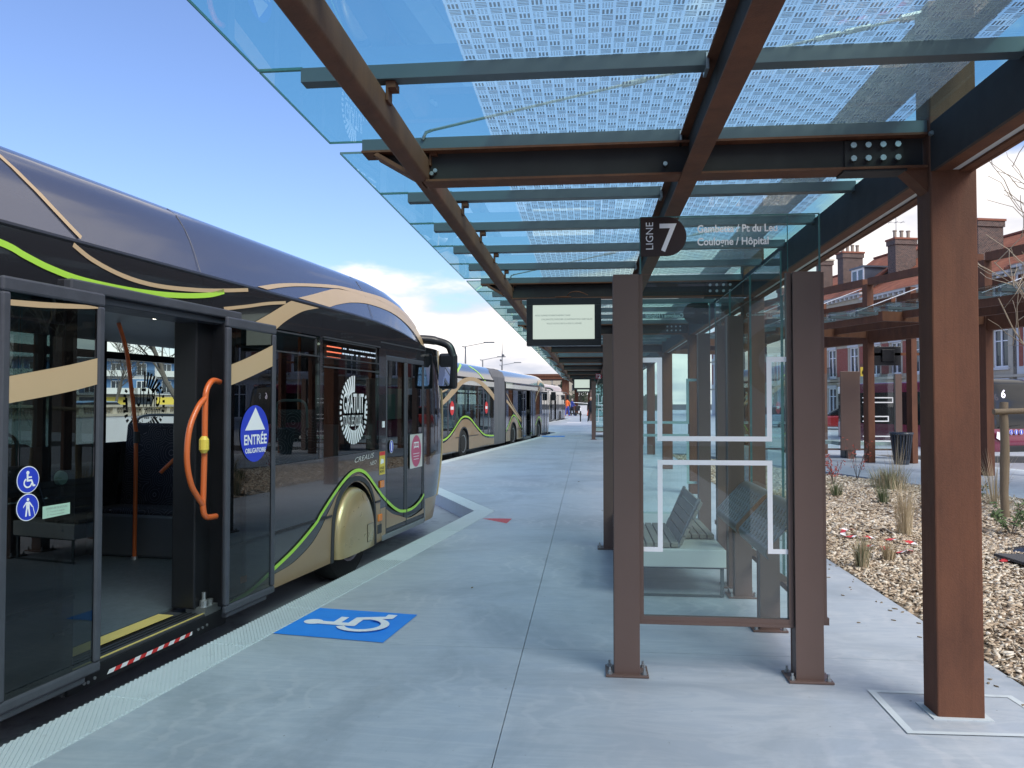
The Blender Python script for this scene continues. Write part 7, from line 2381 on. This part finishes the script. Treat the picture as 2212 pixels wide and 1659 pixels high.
for i in range(14):
    x = -29 + i * 4.2
    for k, z in enumerate((3.2, 6.4)):
        q = MB().box(x, x + 3.8, -0.02, 0.0, z, z + 2.6).build('recess', 'bluepanel', ap)
        w_ = MB().box(x + 0.8, x + 2.4, -0.06, -0.02, z + 0.1, z + 2.3).build('window', 'white', ap)
        MB().box(x + 0.88, x + 1.55, -0.08, -0.06, z + 0.2, z + 2.2).box(x + 1.65, x + 2.32, -0.08, -0.06, z + 0.2, z + 2.2).build('pane', 'window_dark', w_)
        if (i + k) % 3 != 2:
            MB().box(x - 0.1, x + 3.9, -1.4, -1.3, z - 0.15, z + 0.95).box(x - 0.1, x + 3.9, -1.3, -0.02, z - 0.15, z).build('balcony', 'whiteband', ap)
        else:
            b = MB()
            for j in range(26): b.box(x + j * 0.15, x + 0.04 + j * 0.15, -0.5, -0.46, z, z + 0.95)
            b.box(x, x + 3.8, -0.51, -0.45, z + 0.95, z + 1.0)
            b.build('railing', 'black', ap)
    MB().box(x, x + 3.4, 0.22, 0.3, 0.2, 2.5).build('shop_front', 'yellow' if i in (6, 8) else 'window_dark', ap)
bare_tree((-31.5, 57.2, 0.0), 12.0, 0.26, 'bark_grey', 'large bare street tree seen through the bus, trunk at the right of its window', 5, 5, (0.02, 0), 0.5, 0.3, 0.018, (3, 5), 0.5)
bare_tree((-62, 96, 0.0), 10.0, 0.22, 'bark_grey', 'bare tree left of the apartment block behind the bus', 4, 9, (0, 0), 0.5, 0.3, 0.03, (3, 5), 0.5)
far_b = thing('flat_roofed_building', 'low beige building over the roof of the second bus', 'building', (-9.5, 190, 0.4))
MB().box(-9, 7, 0, 14, 0, 6.9).build('wall', 'stone', far_b)
MB().box(-6, 6.5, 1, 13, 6.9, 8.4).build('upper_storey', 'stone_white', far_b)
for i in range(9): MB().box(-8 + i * 1.7, -7 + i * 1.7, -0.05, 0.0, 4.4, 5.9).build('window', 'window_dark', far_b)
# far evergreen and hedge at the end of the platform
def evergreen(x, y, h, r, label, n=2600):
    t = thing('evergreen_tree', label, 'tree', (x, y, gz(min(y, 110))))
    MB().tube([(0, 0, 0), (0, 0, h * 0.9)], [0.14, 0.03], 8).build('trunk', 'bark_grey', t)
    b = MB()
    for i in range(n):
        f = random.random() ** 0.8
        z = h * (0.08 + 0.92 * f)
        rr = r * (1 - f) ** 0.75 * math.sqrt(random.random()) * (0.85 + 0.3 * math.sin(z * 4 + i % 5))
        a = random.uniform(0, 6.283)
        p = Vector((rr * math.cos(a), rr * math.sin(a), z))
        d = Vector((math.cos(a), math.sin(a), random.uniform(-0.5, 0.3))).normalized() * random.uniform(0.10, 0.26)
        e = d.orthogonal().normalized() * 0.06
        b.add([p - d * 0.3, p + e, p + d, p - e], [(0, 1, 2, 3)])
    o = b.build('crown', 'evergreen', t, nofix=True)
    return t
evergreen(-0.95, 98, 5.5, 1.5, 'dark evergreen between posts at the far end of the canopy')
evergreen(1.8, 104, 6.5, 1.8, 'taller evergreen behind the far posts', 2600)
evergreen(-3.4, 108, 4.6, 1.4, 'small evergreen left of the orange vest worker', 1800)
random.seed(21)
hd_ = thing('hedge', 'clipped dark hedge closing the view at the far end of the platform', 'hedge', (0, 112, gz(110)))
b = MB()
for i in range(6000):
    p = Vector((random.uniform(-14, 12), random.uniform(-0.8, 0.8), random.uniform(0, 2.3)))
    d = Vector([random.gauss(0, 1) for _ in range(3)]).normalized() * 0.14
    e = d.orthogonal().normalized() * 0.07
    b.add([p - d, p + e, p + d, p - e], [(0, 1, 2, 3)])
o = b.build('foliage', 'evergreen', hd_, nofix=True); o['kind'] = 'stuff'
MB().box(-14, 12, -0.6, 0.6, 0, 2.1).build('inner_twigs', 'bark_grey', hd_)

# pale building and bare tree behind the camera: they show only as reflections in the shelter glass and bus
rb = thing('pale_building', 'pale building behind the viewer, mirrored in the shelter glass', 'building', (7, -24, 0))
MB().box(-9, 14, -8, 0, -0.2, 9.5).build('wall', 'stone_white', rb)
for (x, z, r_) in ((1.0, 3.4, 1.5), (-5, 6.2, 1.9)):
    b = MB(); n = 32
    for i in range(n):
        a, c = 2 * math.pi * i / n, 2 * math.pi * (i + 1) / n
        b.add([(x + r_ * math.cos(a), 0.02, z + r_ * math.sin(a)), (x + r_ * math.cos(c), 0.02, z + r_ * math.sin(c)), (x + r_ * 0.55 * math.cos(c), 0.02, z + r_ * 0.55 * math.sin(c)), (x + r_ * 0.55 * math.cos(a), 0.02, z + r_ * 0.55 * math.sin(a))], [(0, 1, 2, 3)])
    b.build('painted_ring', 'terracotta', rb)
bare_tree((-1.5, -13.5, 0), 8.5, 0.13, 'bark_grey', 'bare tree behind the viewer, mirrored in the shelter glass', 5, 3, (0, 0), 0.45, 0.22, 0.008, (4, 5), 0.8)
